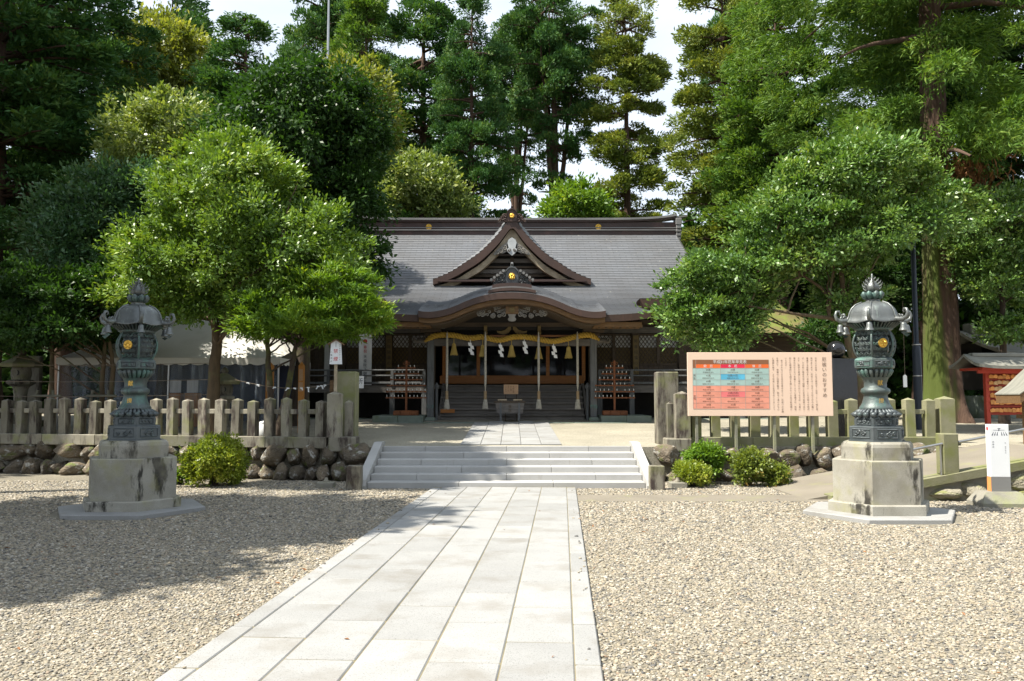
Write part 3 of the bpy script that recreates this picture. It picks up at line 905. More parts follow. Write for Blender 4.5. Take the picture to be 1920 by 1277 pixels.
# ============================================================ the worship hall
PODZ = .97
hall = thing('shrine_hall', (0, 24.5, PODZ), 0, 'dark timber shrine hall with curved copper shingle roof and two gables', 'building')
def hb(mb_, name, m_, parent=None):
    return mb_.build(name, M[m_], parent or hall, True)
def lerp_prof(px, n_=60):
    """smooth Catmull-Rom through (a, b) points"""
    P = np.array(px, float)
    t = np.linspace(0, len(P) - 1, n_)
    out = []
    for k in t:
        i = min(int(k), len(P) - 2); u = k - i
        p0, p1, p2, p3 = P[max(i - 1, 0)], P[i], P[i + 1], P[min(i + 2, len(P) - 1)]
        out.append(.5 * ((2 * p1) + (-p0 + p2) * u + (2 * p0 - 5 * p1 + 4 * p2 - p3) * u * u + (-p0 + 3 * p1 - 3 * p2 + p3) * u ** 3))
    return np.array(out)
KE, ME, RD = 22.9, 26.2, 32.0         # distances of porch eave, main eave, ridge
RP = lerp_prof([(KE, zat(591, KE)), (24.5, zat(580, 24.5)), (26.2, zat(561, 26.2)), (28, zat(531, 28)), (30, zat(486, 30)), (RD, zat(437, RD))], 240)
def zr(d): return float(np.interp(d, RP[:, 0], RP[:, 1]))
KW = 3.82                              # porch half width
def upturn(ax): return .20 * (ax / 8.0) ** 5
def xmax(d):                           # verge of the main roof
    return float(np.interp(d, [ME, 28, 30, RD], [7.15, 6.72, 6.5, 6.38]))
# gable curve of the porch (karahafu), at distance KF
KF = 22.7
kh_px = [(0, 549), (30, 550.5), (60, 556.5), (85, 565), (108, 575), (128, 581.5), (148, 585), (166, 585), (176, 583)]
KH = lerp_prof([(xat(960 + a, b, KF), zat(b, KF)) for a, b in kh_px], 40)
def zk(x, d):
    ax = abs(x)
    if ax > KH[-1, 0]: return -9
    return float(np.interp(ax, KH[:, 0], KH[:, 1])) + (d - KF) * .27 * max(0, 1 - (d - KF) / 14)
# dormer gable (chidori), face at DF
DF = 27.55
dh_px = [(0, 409), (6, 412), (28, 441), (60, 473), (87, 492), (110, 507), (130, 517), (148, 524)]
DH = lerp_prof([(xat(960 + a, b, DF), zat(b, DF)) for a, b in dh_px], 40)
def zdm(x, d):
    ax = abs(x)
    if ax > DH[-1, 0]: return -9
    k = min(max((d - DF) / .55, 0), 1)
    return float(np.interp(ax, DH[:, 0], DH[:, 1])) + .26 * math.sin(k * PI / 2) * (1 - .75 * ax / DH[-1, 0])

roof_v, roof_f, roof_uv = [], [], []
def quad(a, b, c, d, uv):
    n_ = len(roof_v)
    roof_v.extend([a, b, c, d]); roof_f.append((n_, n_ + 1, n_ + 2, n_ + 3)); roof_uv.extend(uv)
# courses along the slope
arc = np.r_[0, np.cumsum(np.hypot(np.diff(RP[:, 0]), np.diff(RP[:, 1])))]
NC = int(arc[-1] / .165)
cd = np.interp(np.linspace(0, arc[-1], NC + 1), arc, RP[:, 0])
LIFT = .028
for i in range(NC):
    d0, d1 = cd[i], cd[i + 1]
    main = d0 >= ME - .02
    hw0 = xmax(d0) if main else KW + .05 * (ME - d0) / (ME - KE) + .25 * max(0, (d0 - 25.2) / 1.0) ** 2
    hw1 = xmax(d1) if main else KW + .05 * (ME - d1) / (ME - KE) + .25 * max(0, (d1 - 25.2) / 1.0) ** 2
    nx = 76 if main else 44
    for k in range(nx):
        t0, t1 = -1 + 2 * k / nx, -1 + 2 * (k + 1) / nx
        xa, xb, xc, xd = t0 * hw0, t1 * hw0, t1 * hw1, t0 * hw1
        xm = (xa + xb) / 2; dm = (d0 + d1) / 2
        if zr(dm) < zk(xm, dm) - .10: continue
        if d0 > DF + .9 and zr(dm) < zdm(xm, dm) - .10: continue
        if d0 > DF + .2 and d0 <= DF + .9 and abs(xm) < 2.1: continue
        def zz(x, d):
            u = upturn(abs(x)) * max(0, 1 - (d - ME) / 4.5) if main else .10 * (abs(x) / KW) ** 6 * max(0, 1 - (d - KE) / 2)
            return zr(d) + u
        A, B = (xa, d0, zz(xa, d0) + LIFT), (xb, d0, zz(xb, d0) + LIFT)
        C, D = (xc, d1, zz(xc, d1)), (xd, d1, zz(xd, d1))
        quad(A, B, C, D, [(xa, i), (xb, i), (xc, i + 1), (xd, i + 1)])
        quad((xa, d0, zz(xa, d0)), (xb, d0, zz(xb, d0)), B, A, [(xa, i - .05), (xb, i - .05), (xb, i), (xa, i)])
# porch gable roof: shingles run across the curve, courses along its depth
xs_k = np.r_[-KH[::-1, 0], KH[1:, 0]]
for j in range(26):
    d0, d1 = KF + .165 * j, KF + .165 * (j + 1)
    for k in range(len(xs_k) - 1):
        xa, xb = float(xs_k[k]), float(xs_k[k + 1])
        xm = (xa + xb) / 2
        if zk(xm, d0) < zr(max(d0, KE)) - .16 and d0 > KE + .3: continue
        A, B = (xa, d0, zk(xa, d0) + LIFT * .6), (xb, d0, zk(xb, d0) + LIFT * .6)
        C, D = (xb, d1, zk(xb, d1)), (xa, d1, zk(xa, d1))
        quad(A, B, C, D, [(d0 * 2.5, xa * 5), (d0 * 2.5, xb * 5), (d1 * 2.5, xb * 5), (d1 * 2.5, xa * 5)])
        quad((xa, d0, zk(xa, d0)), (xb, d0, zk(xb, d0)), B, A, [(d0 * 2.5, xa * 5)] * 4)
# dormer roof: courses step along the slope of the gable
darc = np.r_[0, np.cumsum(np.hypot(np.diff(DH[:, 0]), np.diff(DH[:, 1])))]
dxs = np.interp(np.linspace(0, darc[-1], 20), darc, DH[:, 0])
dds = [DF, DF + .06, DF + .14, DF + .24, DF + .36, DF + .55, DF + .9, DF + 1.4, DF + 2, DF + 2.7, DF + 3.4, DF + 4.1]
for sx in (-1, 1):
    for k in range(len(dxs) - 1):
        xa, xb = dxs[k], dxs[k + 1]
        for j in range(len(dds) - 1):
            d0, d1 = dds[j], dds[j + 1]
            if d0 > DF + .9 and zdm((xa + xb) / 2, d0) < zr(d0) - .2: continue
            A, B = (sx * xa, d0, zdm(xa, d0)), (sx * xa, d1, zdm(xa, d1))
            C, D = (sx * xb, d1, zdm(xb, d1) + LIFT * 1.4), (sx * xb, d0, zdm(xb, d0) + LIFT * 1.4)
            u = [(d0 * 1.0, k), (d1 * 1.0, k), (d1 * 1.0, k + 1), (d0 * 1.0, k + 1)]
            if sx > 0: quad(A, D, C, B, [u[0], u[3], u[2], u[1]])
            else: quad(A, B, C, D, u)
            quad(D, C, (sx * xb, d1, zdm(xb, d1)), (sx * xb, d0, zdm(xb, d0)), [u[2]] * 4)
# rear slope, plain
for k in range(12):
    xa, xb = -6.38 + 12.76 * k / 12, -6.38 + 12.76 * (k + 1) / 12
    zt = zr(RD)
    quad((xa, RD, zt), (xb, RD, zt), (xb * 1.12, RD + 6.5, zt - 3.9), (xa * 1.12, RD + 6.5, zt - 3.9), [(xa, 60), (xb, 60), (xb, 100), (xa, 100)])
me = bpy.data.meshes.new('roof')
off = np.array((0, 24.5, PODZ))
me.from_pydata((np.array(roof_v) - off).tolist(), [], roof_f)
uvl = me.uv_layers.new(name='UVMap')
uvl.data.foreach_set('uv', np.array(roof_uv, dtype=np.float32).ravel())
me.materials.append(M['roof'])
roof = obj_from('roof', me, hall)
tag(roof, 'grey copper shingle roof laid in fine courses')

# --- thick dark eave edges
def edge_strip(pts, th, dep, name, m_, inset=(0, .01)):
    """fascia below a 3-D polyline; dep goes backwards in y"""
    b = MB(); vs = []
    for p in pts:
        vs += [(p[0], p[1], p[2]), (p[0], p[1] + inset[1], p[2] - th), (p[0], p[1] + dep, p[2] - th), (p[0], p[1] + dep, p[2] - .02)]
    fs = []
    for i in range(len(pts) - 1):
        a, c = 4 * i, 4 * i + 4
        fs += [(a, a + 1, c + 1, c), (a + 1, a + 2, c + 2, c + 1), (a + 2, a + 3, c + 3, c + 2)]
    fs += [(0, 3, 2, 1), (4 * len(pts) - 4, 4 * len(pts) - 3, 4 * len(pts) - 2, 4 * len(pts) - 1)]
    b.add(vs, fs)
    return hb(b, name, m_)
for sx in (-1, 1):
    pts = [(sx * x, ME, zr(ME) + upturn(x) + .004) for x in np.linspace(KW - .2, 7.15, 14)]
    if sx < 0: pts.reverse()
    edge_strip(pts, .30, .5, 'eave_fascia', 'fascia')
    pts = [(sx * x, KE, zr(KE) + .10 * (x / KW) ** 6 + .004) for x in np.linspace(2.35, KW + .05, 10)]
    if sx < 0: pts.reverse()
    edge_strip(pts, .19, .5, 'eave_fascia', 'fascia')
    # underside lining under the porch eave
    pts = [(sx * x, KE + .14, zr(KE) - .18) for x in np.linspace(2.3, KW - .18, 6)]
    if sx < 0: pts.reverse()
    edge_strip(pts, .13, .7, 'eave_lining', 'wood_brown')
    pts = [(sx * x, ME + .16, zr(ME) - .29 + upturn(x)) for x in np.linspace(KW - .1, 6.9, 8)]
    if sx < 0: pts.reverse()
    edge_strip(pts, .14, 1.2, 'eave_lining', 'wood_brown')
    # porch verge (side edge)
    b = MB()
    ds = np.linspace(KE, ME + .3, 12)
    vs = []
    for d in ds:
        x = sx * (KW + .05 * (ME - min(d, ME)) / (ME - KE) + .25 * max(0, (d - 25.2)) ** 2)
        z = zr(d) + .10 * max(0, 1 - (d - KE) / 2)
        vs += [(x, d, z), (x, d, z - .24), (x - sx * .35, d, z - .26)]
    b.add(vs, [(3 * i + a, 3 * i + 3 + a, 3 * i + 3 + c, 3 * i + c) for i in range(len(ds) - 1) for a, c in ((0, 1), (1, 2))])
    hb(b, 'verge', 'fascia')
    # main verge
    b = MB(); vs = []
    ds = np.linspace(ME, RD, 18)
    for d in ds:
        x = sx * xmax(d); z = zr(d) + upturn(xmax(d)) * max(0, 1 - (d - ME) / 4.5)
        vs += [(x, d, z + .01), (x + sx * .10, d, z - .06), (x + sx * .12, d, z - .2), (x + sx * .02, d, z - .34), (x - sx * .5, d, z - .36)]
    b.add(vs, [(5 * i + a, 5 * i + 5 + a, 5 * i + 6 + a, 5 * i + 1 + a) for i in range(len(ds) - 1) for a in range(4)], True)
    hb(b, 'verge', 'ridge_grey')
# soffits
b = MB()
b.add([(-7.0, ME + .3, zr(ME) - .33), (7.0, ME + .3, zr(ME) - .33), (6.9, 30.0, zr(ME) + .5), (-6.9, 30.0, zr(ME) + .5)], [(0, 1, 2, 3)])
for sx in (-1, 1):
    b.add([(sx * 2.3, KE + .3, zr(KE) - .22), (sx * (KW - .1), KE + .3, zr(KE) - .22), (sx * (KW - .1), 27.4, zr(ME) - .05), (sx * 2.3, 27.4, zr(ME) - .05)], [(0, 1, 2, 3)])
hb(b, 'soffit', 'wood_dark')
# rafters under the main and porch eaves
for sx in (-1, 1):
    for k in range(15):
        x = sx * (KW + .15 + .21 * k)
        b = MB(); b.bar((x, ME + .12, zr(ME) - .36 + upturn(abs(x))), (x, 28.2, zr(ME) + .12), .07, .09)
        hb(b, 'rafter', 'wood_dark')
    for k in range(7):
        x = sx * (2.45 + .2 * k)
        b = MB(); b.bar((x, KE + .25, zr(KE) - .30), (x, 25.5, zr(KE) + .35), .06, .08)
        hb(b, 'rafter', 'wood_dark')

# --- porch gable edge (karahafu)
prof = [(float(x), zk(x, KF) + .012) for x in xs_k]
b = MB(); b.ribbon(prof, KF - .02, KF + .5, .175); kara = hb(b, 'porch_gable_edge', 'fascia')
prof2 = [(x * .995, z - .178) for x, z in prof]
b = MB(); b.ribbon(prof2, KF + .10, KF + .62, .125); hb(b, 'porch_gable_board', 'wood_brown')
prof3 = [(x * .97, z - .30) for x, z in prof[2:-2]]
b = MB(); b.ribbon(prof3, KF + .28, KF + 2.2, .05); hb(b, 'porch_ceiling', 'wood_dark')
b = MB()
zc = zat(612, 24.2)
b.prism([(p[0] * .98, p[1] - .34) for p in prof[4:-4]] + [(prof[-5][0] * .98, zc - .1), (prof[4][0] * .98, zc - .1)], 24.35, 24.42)
hb(b, 'porch_tympanum', 'wood_black')
# flat layered saddle over the middle of the porch gable, below its crest ornament
for k, (hw, dz, th, m_) in enumerate(((.66, .03, .05, 'fascia'), (.60, .085, .04, 'ridge_grey'), (.55, .13, .10, 'ridge_brown'))):
    b = MB()
    pr = [(x, zk(x, KF + .3) + dz + th - .02 * (x / hw) ** 2) for x in np.linspace(-hw, hw, 9)]
    b.ribbon(pr, KF + .10 + .05 * k, KF + 1.6, th + .03); hb(b, 'saddle', m_)

def spiral(c, r, turns, y, sgn=1, a0=0.0, n_=22):
    return [(c[0] + sgn * r * (1 - t) * math.cos(a0 + t * turns * 2 * PI), y, c[1] + r * (1 - t) * math.sin(a0 + t * turns * 2 * PI)) for t in np.linspace(0, .88, n_)]
def crest(c, r, y, parent, name='crest'):
    """gilt five-lobed flower crest on a disc"""
    b = MB(); b.disc(c, r, y, y + .03, 24); o = b.build(name, M['gold'], parent, True)
    b = MB()
    for k in range(5):
        a = PI / 2 + 2 * PI * k / 5
        b.lathe([(r * .30, 0), (r * .26, .012), (0, .018)], 10, (0, 0, 0))
        m0 = len(b.v) - 0
        n0 = len(b.v)
        vs = b.v[-(10 * 3 + 10):]
        del b.v[-(10 * 3 + 10):]
        b.v += [(c[0] + v[0] + r * .52 * math.cos(a), y - v[2], c[1] + v[1] + r * .52 * math.sin(a)) for v in vs]
    b.tube([(c[0] + r * .93 * math.cos(q), y, c[1] + r * .93 * math.sin(q)) for q in np.linspace(0, 2 * PI, 24, endpoint=False)], r * .09, 6, closed=True)
    b.build('flower', M['gold'], parent, True)
    return o
def ridge_end(cx, zb, y, s, m_body, label, parent):
    """crest ornament: shield block, side scrolls, top horn"""
    root_b = MB()
    body = [(-.20, 0), (-.23, .28), (-.19, .44), (-.10, .55), (0, .58), (.10, .55), (.19, .44), (.23, .28), (.20, 0)]
    root_b.prism([(cx + a * s, zb + c * s) for a, c in body], y, y + .22)
    o = root_b.build('ridge_ornament', M[m_body], parent, True); tag(o, label)
    b = MB()
    b.ribbon([(cx + a * s * 1.13, zb + c * s * 1.05 + .02) for a, c in body[1:-1]], y - .04, y + .26, .045)
    b.tube([(cx, y + .1, zb + .56 * s), (cx, y + .04, zb + .66 * s), (cx, y - .04, zb + .74 * s)], [.07 * s, .06 * s, .045 * s], 8)
    b.build('hood', M[m_body], parent, True)
    b = MB()
    for sx in (-1, 1):
        b.prism([(cx + sx * a * s, zb + c * s) for a, c in ([(.21, 0), (.68, 0), (.60, .12), (.50, .26), (.38, .37), (.22, .42)][::sx])], y + .05, y + .17)
        for (a, c, r, tn, a0) in ((.34, .27, .11, 1.5, 0), (.47, .14, .11, 1.5, 1), (.60, .05, .08, 1.4, 2), (.30, .09, .09, 1.3, 4)):
            b.tube(spiral((cx + sx * a * s, zb + c * s), r * s, tn, y + .03, sx, a0), [.024 * s] * 22, 6)
    b.build('scroll', M[m_body], parent, True)
    crest((cx, zb + .27 * s), .115 * s, y - .035, parent)

# --- main ridge
rzb = zr(RD)
for (h0, h1, th, m_, ov) in ((-.10, .06, .34, 'ridge_brown', 0), (.06, .10, .46, 'ridge_grey', .03), (.10, .15, .36, 'ridge_brown', 0), (.15, .185, .44, 'ridge_grey', .03),
                         (.185, .40, .32, 'ridge_brown', 0), (.40, .46, .50, 'fascia', .04), (.46, .54, .58, 'ridge_grey', .05)):
    b = MB()
    pr = [(x, rzb + h1 + (.16 * (abs(x) / 6.4) ** 8 if h0 > .3 else 0)) for x in np.linspace(-6.36 - ov, 6.36 + ov, 36)]
    b.ribbon(pr, RD - th / 2, RD + th / 2, h1 - h0 - .001)
    hb(b, 'ridge', m_)
for sx in (-1, 1):
    b = MB()
    x0 = sx * 6.42
    for k, (dz, w, h) in enumerate(((.40, .24, .26), (.20, .20, .16), (.05, .22, .12), (-.10, .2, .14), (-.24, .17, .12))):
        b.box((x0 + sx * .06, RD - .04, rzb + dz), (w, .56 - .03 * k, h), ch=.02)
    b.box((x0 + sx * .16, RD, rzb + .60), (.5, .5, .06), ry=-sx * .16)
    hb(b, 'ridge_end_cap', 'ridge_grey')
for px_ in (804, 1122):
    crest((xat(px_, 425, RD - .2), zat(425.5, RD - .2)), .115, RD - .2, hall)

# --- dormer gable
profd = [(-float(x), float(z)) for x, z in DH[::-1]] + [(float(x), float(z)) for x, z in DH[1:]]
b = MB()
n_ = len(profd)
def thick(x): return .36 - .19 * min(1, abs(x) / 2.7) ** 1.6
def band(pr, y0, y1, f, name, m_):
    b = MB(); vs = []
    for (x, z) in pr:
        t = f(x)
        vs += [(x, y0, z), (x, y0, z - t), (x, y1, z), (x, y1, z - t)]
    fs = []
    for i in range(len(pr) - 1):
        a, c = 4 * i, 4 * i + 4
        fs += [(a, a + 1, c + 1, c), (a + 2, c + 2, c + 3, a + 3), (a, c, c + 2, a + 2), (a + 1, a + 3, c + 3, c + 1)]
    fs += [(0, 2, 3, 1), (4 * len(pr) - 4, 4 * len(pr) - 3, 4 * len(pr) - 1, 4 * len(pr) - 2)]
    b.add(vs, fs); return hb(b, name, m_)
band(profd, DF - .02, DF + .45, thick, 'gable_bargeboard', 'fascia')
profl = [(x * .93, z - thick(x) + .01 - .02) for x, z in profd]
band(profl, DF + .12, DF + .42, lambda x: .30 - .14 * min(1, abs(x) / 2.5), 'gable_inner_board', 'wood_pale')
# dark gable field and its beams
fld = [(x * .9, z - thick(x) - .10) for x, z in profd[2:-2]]
b = MB(); b.prism(fld + [(fld[-1][0], fld[-1][1] - .25), (fld[0][0], fld[0][1] - .25)], DF + .62, DF + .68); hb(b, 'gable_field', 'wood_black')
for (py, hw, h, m_) in ((478, .55, .05, 'wood_grey'), (489, 1.15, .14, 'wood_grey'), (501, 1.42, .07, 'wood_dark'), (509, 1.75, .14, 'wood_grey'), (517, 2.0, .09, 'wood_dark')):
    b = MB(); b.box((0, DF + .55, zat(py, DF + .5)), (hw * 2, .12, h)); hb(b, 'gable_beam', m_)
b = MB(); b.box((0, DF + .5, zat(497, DF + .5)), (.12, .14, .5)); hb(b, 'gable_strut', 'wood_dark')
b = MB()
zf = zat(526, DF)
b.box((0, DF + .30, zf + .02), (4.6, .5, .06)); b.box((0, DF + .16, zf - .02), (5.0, .5, .05)); hb(b, 'flashing', 'ridge_brown')
# pendant with scrolls
gz = zat(478, DF)
b = MB()
shp = [(0, -.02), (.09, .05), (.15, .12), (.17, .2), (.11, .24), (.13, .32), (.155, .42), (.12, .52), (0, .60)]
b.prism([(x, gz + z) for x, z in shp] + [(-x, gz + z) for x, z in shp[::-1][1:-1]], DF + .0, DF + .09)
pend = hb(b, 'pendant', 'white_carving')
b = MB()
for sx in (-1, 1):
    b.tube(spiral((sx * .10, gz + .16), .06, 1.2, DF - .01, sx, 2.0), .014, 6)
hb(b, 'pendant_scroll', 'wood_dark')
b = MB()
for sx in (-1, 1):
    b.prism([(sx * a, gz + c) for a, c in ([(.16, .14), (.30, .06), (.44, .05), (.56, .0), (.64, .03), (.56, .13), (.42, .25), (.28, .36), (.16, .44)][::sx])], DF + .05, DF + .09)
    for (a, c, r) in ((.25, .24, .09), (.38, .14, .085), (.50, .07, .06)):
        b.tube(spiral((sx * a, gz + c), r, 1.6, DF + .03, sx, 1.0), .016, 6)
hb(b, 'gable_scroll', 'silver_wood')
ridge_end(0, zat(416, DF), DF - .06, .72, 'fascia', 'dark crest ornament with scrolls on the upper gable peak', hall)
ridge_end(0, zat(536, 23.5), 23.1, .80, 'tile_grey', 'grey tiled crest ornament above the porch gable', hall)
for sx in (-1, 1):
    for k in range(5):
        b = MB(); a = .24 + .085 * k
        b.lathe([(.04, -.06), (.04, .06)], 8, (0, 0, 0))
        b.v = [(sx * a + v[0] * 1.0, 23.12 + v[2] * 2.2, zat(536, 23.5) + .36 - .062 * k + v[1]) for v in b.v]
        hb(b, 'crest_tile', 'ridge_grey')

# carving under the porch gable
cz_ = zat(590, 23.1)
b = MB()
for sx in (-1, 1):
    rr = random.Random(4)
    for k in range(26):
        a = rr.uniform(.20, .92)
        hgt = .26 * (1 - ((a - .45) / .55) ** 2)
        c = rr.uniform(-.13, .05 + hgt * .55)
        b.tube(spiral((sx * a, cz_ + c * (1 - .5 * max(0, a - .6) / .4) + .06), rr.uniform(.045, .085), rr.uniform(1.1, 1.7), 23.02 + rr.uniform(-.03, .03), sx, rr.uniform(0, 6), 14), .013, 5)
hb(b, 'porch_carving', 'silver_wood')
b = MB()
shp = [(0, -.20), (.09, -.185), (.12, -.13), (.075, -.08), (.12, .02), (.17, .08), (.16, .2), (0, .24)]
b.prism([(x, cz_ + z) for x, z in shp] + [(-x, cz_ + z) for x, z in shp[::-1][1:-1]], 23.0, 23.07); hb(b, 'carved_pendant', 'silver_wood')
b = MB(); b.box((0, 22.99, cz_ + .12), (.36, .04, .22), ch=.01); hb(b, 'crest_panel', 'wood_brown')
b = MB(); b.disc((0, cz_ + .12), .085, 22.95, 22.97); b.tube([(.06 * math.cos(q), 22.945, cz_ + .12 + .06 * math.sin(q)) for q in np.linspace(0, 6.28, 16)], .012, 6); hb(b, 'crest_disc', 'plaque')

# --- podium stones
for (x0, x1, y0, y1, z0, z1, nm) in ((-3.5, 3.5, 23.35, 25.2, .6, PODZ - .02, 4), (-4.0, -2.55, 23.75, 25.5, .6, PODZ + .16, 2), (2.55, 4.0, 23.75, 25.5, .6, PODZ + .16, 2), (-8.2, -4.0, 25.1, 26.5, .6, PODZ + .03, 4), (4.0, 8.2, 25.1, 26.5, .6, PODZ + .03, 4)):
    for k in range(nm):
        a, c = x0 + (x1 - x0) * k / nm, x0 + (x1 - x0) * (k + 1) / nm
        b = MB(); b.box(((a + c) / 2, (y0 + y1) / 2, (z0 + z1) / 2), (c - a - .006, y1 - y0, z1 - z0), ch=.012); hb(b, 'podium_stone', 'stone_wet')
# --- porch pillars on stone bases
zbeam = zat(642, 24.4)
for sx in (-1, 1):
    x = sx * 2.40
    b = MB(); b.lathe([(.20, 0), (.215, .05), (.19, .10), (.15, .13)], 4, (x, 24.4, PODZ - .02), False, PI / 4); hb(b, 'pillar_base', 'stone_wet')
    b = MB(); b.box((x, 24.4, (PODZ + .1 + zbeam + .2) / 2), (.20, .20, zbeam + .2 - PODZ - .1), ch=.02); pil = hb(b, 'porch_pillar', 'wood_post')
    b = MB(); b.box((x + sx * -.0, 24.29, PODZ + .42), (.205, .012, .10)); hb(b, 'pillar_band', 'bronze')
    # bracket set
    for k, (w, h, dz) in enumerate(((.34, .10, .22), (.62, .12, .34), (.9, .10, .47))):
        b = MB(); b.box((x, 24.35, zbeam + dz), (w, .26, h), ch=.02); hb(b, 'bracket', 'wood_dark')
    for dx in (-.36, 0, .36):
        b = MB(); b.box((x + dx, 24.2, zbeam + .45), (.15, .3, .11), ch=.02); hb(b, 'bearing_block', 'wood_grey')
    b = MB(); b.tube([(x + sx * .1, 24.4, zbeam + .02), (x + sx * .32, 24.38, zbeam + .06), (x + sx * .45, 24.36, zbeam + .0), (x + sx * .48, 24.36, zbeam + .1)], [.09, .08, .06, .04], 8); hb(b, 'beam_nose', 'wood_grey')
b = MB(); b.box((0, 24.4, zbeam), (4.62, .18, .22), ch=.02); hb(b, 'rainbow_beam', 'wood_grey')
b = MB(); b.box((0, 24.38, zbeam + .185), (4.6, .08, .06)); hb(b, 'beam_trim', 'wood_orange')
b = MB(); b.box((0, 24.40, zbeam + .52), (5.6, .16, .12)); hb(b, 'purlin', 'wood_dark')
b = MB()
for sx in (-1, 1):
    b.prism([(sx * a, zbeam + .22 + c) for a, c in ([(.03, .16), (.10, .05), (.25, .0), (.42, .05), (.45, .12), (.33, .10), (.2, .14), (.1, .24), (.03, .24)][::sx])], 24.28, 24.34)
hb(b, 'frog_leg_strut', 'plaque')
for x in (-.78, .80):
    b = MB(); b.box((x, 24.22, zbeam + .38), (.10, .06, .22), ch=.015); b.lathe([(.05, 0), (.06, .05), (.03, .09), (.0, .1)], 8, (x, 24.2, zbeam + .22)); hb(b, 'bell_bracket', 'plaque')
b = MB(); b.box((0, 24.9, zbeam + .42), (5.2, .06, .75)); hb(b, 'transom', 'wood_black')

# --- wooden steps up to the hall floor
FZ = zat(722, 26.2)
nst = 6
for i in range(nst):
    z1 = PODZ + (FZ - PODZ) * (i + 1) / nst
    y0 = 24.75 + .24 * i
    b = MB(); b.box((0, y0 + .16, z1 - .03), (4.35, .34, .06), ch=.01); hb(b, 'stair_tread', 'wood_grey')
    b = MB(); b.box((0, y0 + .05, z1 - (FZ - PODZ) / nst / 2 - .03), (4.33, .03, (FZ - PODZ) / nst - .06)); hb(b, 'stair_riser', 'wood_grey')
for sx in (-1, 1):
    b = MB(); b.prism([(24.7, PODZ), (26.4, PODZ), (26.4, FZ + .05), (26.1, FZ + .05), (24.7, PODZ + .12)], 0, .07)
    b.v = [(sx * 2.2 + v[1], v[0], v[2]) for v in b.v]; hb(b, 'stair_string', 'wood_grey')
    b = MB(); b.tube([(sx * 2.24, 24.62, PODZ), (sx * 2.24, 24.62, PODZ + .95)], .045, 10); b.lathe([(.05, .95), (.075, 1.0), (.06, 1.05), (.03, 1.1), (0, 1.14)], 10, (sx * 2.24, 24.62, PODZ)); hb(b, 'newel', 'wood_post')
b = MB(); b.box((-1.92, 24.75, PODZ + .28), (.42, .10, .11)); hb(b, 'wooden_box_front', 'wood_orange')

# --- doorway with glazed screens
DY = 27.0
b = MB(); b.box((0, DY, zat(712, DY)), (4.7, .12, .27), ch=.01); hb(b, 'door_sill', 'wood_orange')
zt_, zb_ = zat(640, DY), zat(706, DY)
for px_ in (833, 897, 1027, 1094):
    b = MB(); b.box((xat(px_, 680, DY), DY, (zt_ + zb_) / 2), (.11, .10, zt_ - zb_ + .3)); hb(b, 'door_post', 'wood_orange')
for a, c in ((833, 897), (897, 1027), (1027, 1094)):
    xa, xc = xat(a, 680, DY), xat(c, 680, DY)
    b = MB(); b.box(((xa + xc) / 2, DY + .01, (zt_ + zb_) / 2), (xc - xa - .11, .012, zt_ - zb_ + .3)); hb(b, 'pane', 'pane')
for sx in (-1, 1):
    b = MB(); b.box((sx * 2.62, DY + .05, (PODZ + 4.2) / 2), (.24, .24, 4.2 - PODZ)); hb(b, 'wall_post', 'wood_dark')
b = MB(); b.box((0, DY, zt_ + .45), (5.0, .2, .45)); hb(b, 'door_lintel', 'wood_dark')
b = MB(); b.box((0, 26.6, FZ - .06), (5.4, .9, .10)); hb(b, 'floor', 'wood_grey')
# inside of the hall: back wall, floor and a faint altar
b = MB(); b.box((0, 31.8, 2.6), (14.4, .1, 3.6)); b.box((0, 29.4, FZ - .02), (14.4, 4.8, .06)); b.box((0, 29.4, 4.55), (14.4, 4.8, .06)); b.box((-7.3, 29.4, 2.7), (.1, 4.8, 3.8)); b.box((7.3, 29.4, 2.7), (.1, 4.8, 3.8)); hb(b, 'interior', 'wood_dark')

# --- side walls with diamond lattice, veranda and railing
WY = 27.5
def lattice(x0, x1, z0, z1, y, p=.13, t=.022):
    b = MB(); w, h = x1 - x0, z1 - z0
    sl = 1.35
    for s_ in (-1, 1):
        k = -int((h / sl) / p) - 1
        while k * p < w + h / sl:
            # line x = k p + s (z)/sl
            pts = []
            for tt in np.linspace(0, 1, 2): pass
            xa = k * p if s_ > 0 else k * p + 0.0
            # clip param u in [0, h]
            def X(u): return xa + (u / sl if s_ > 0 else (h - u) / sl)
            us = [0, h]
            lo, hi = 0.0, h
            if s_ > 0:
                lo = max(lo, (0 - xa) * sl); hi = min(hi, (w - xa) * sl)
            else:
                lo = max(lo, h - (w - xa) * sl); hi = min(hi, h - (0 - xa) * sl)
            if hi - lo > .02:
                b.bar((x0 + X(lo), y + .012 * s_, z0 + lo), (x0 + X(hi), y + .012 * s_, z0 + hi), t, .02, up=(0, 1, 0))
            k += 1
    return b
zL0, zL1, zL2 = zat(682, WY), zat(651, WY), zat(629, WY)
bays = [(2.80, 3.98), (4.22, 5.52)]
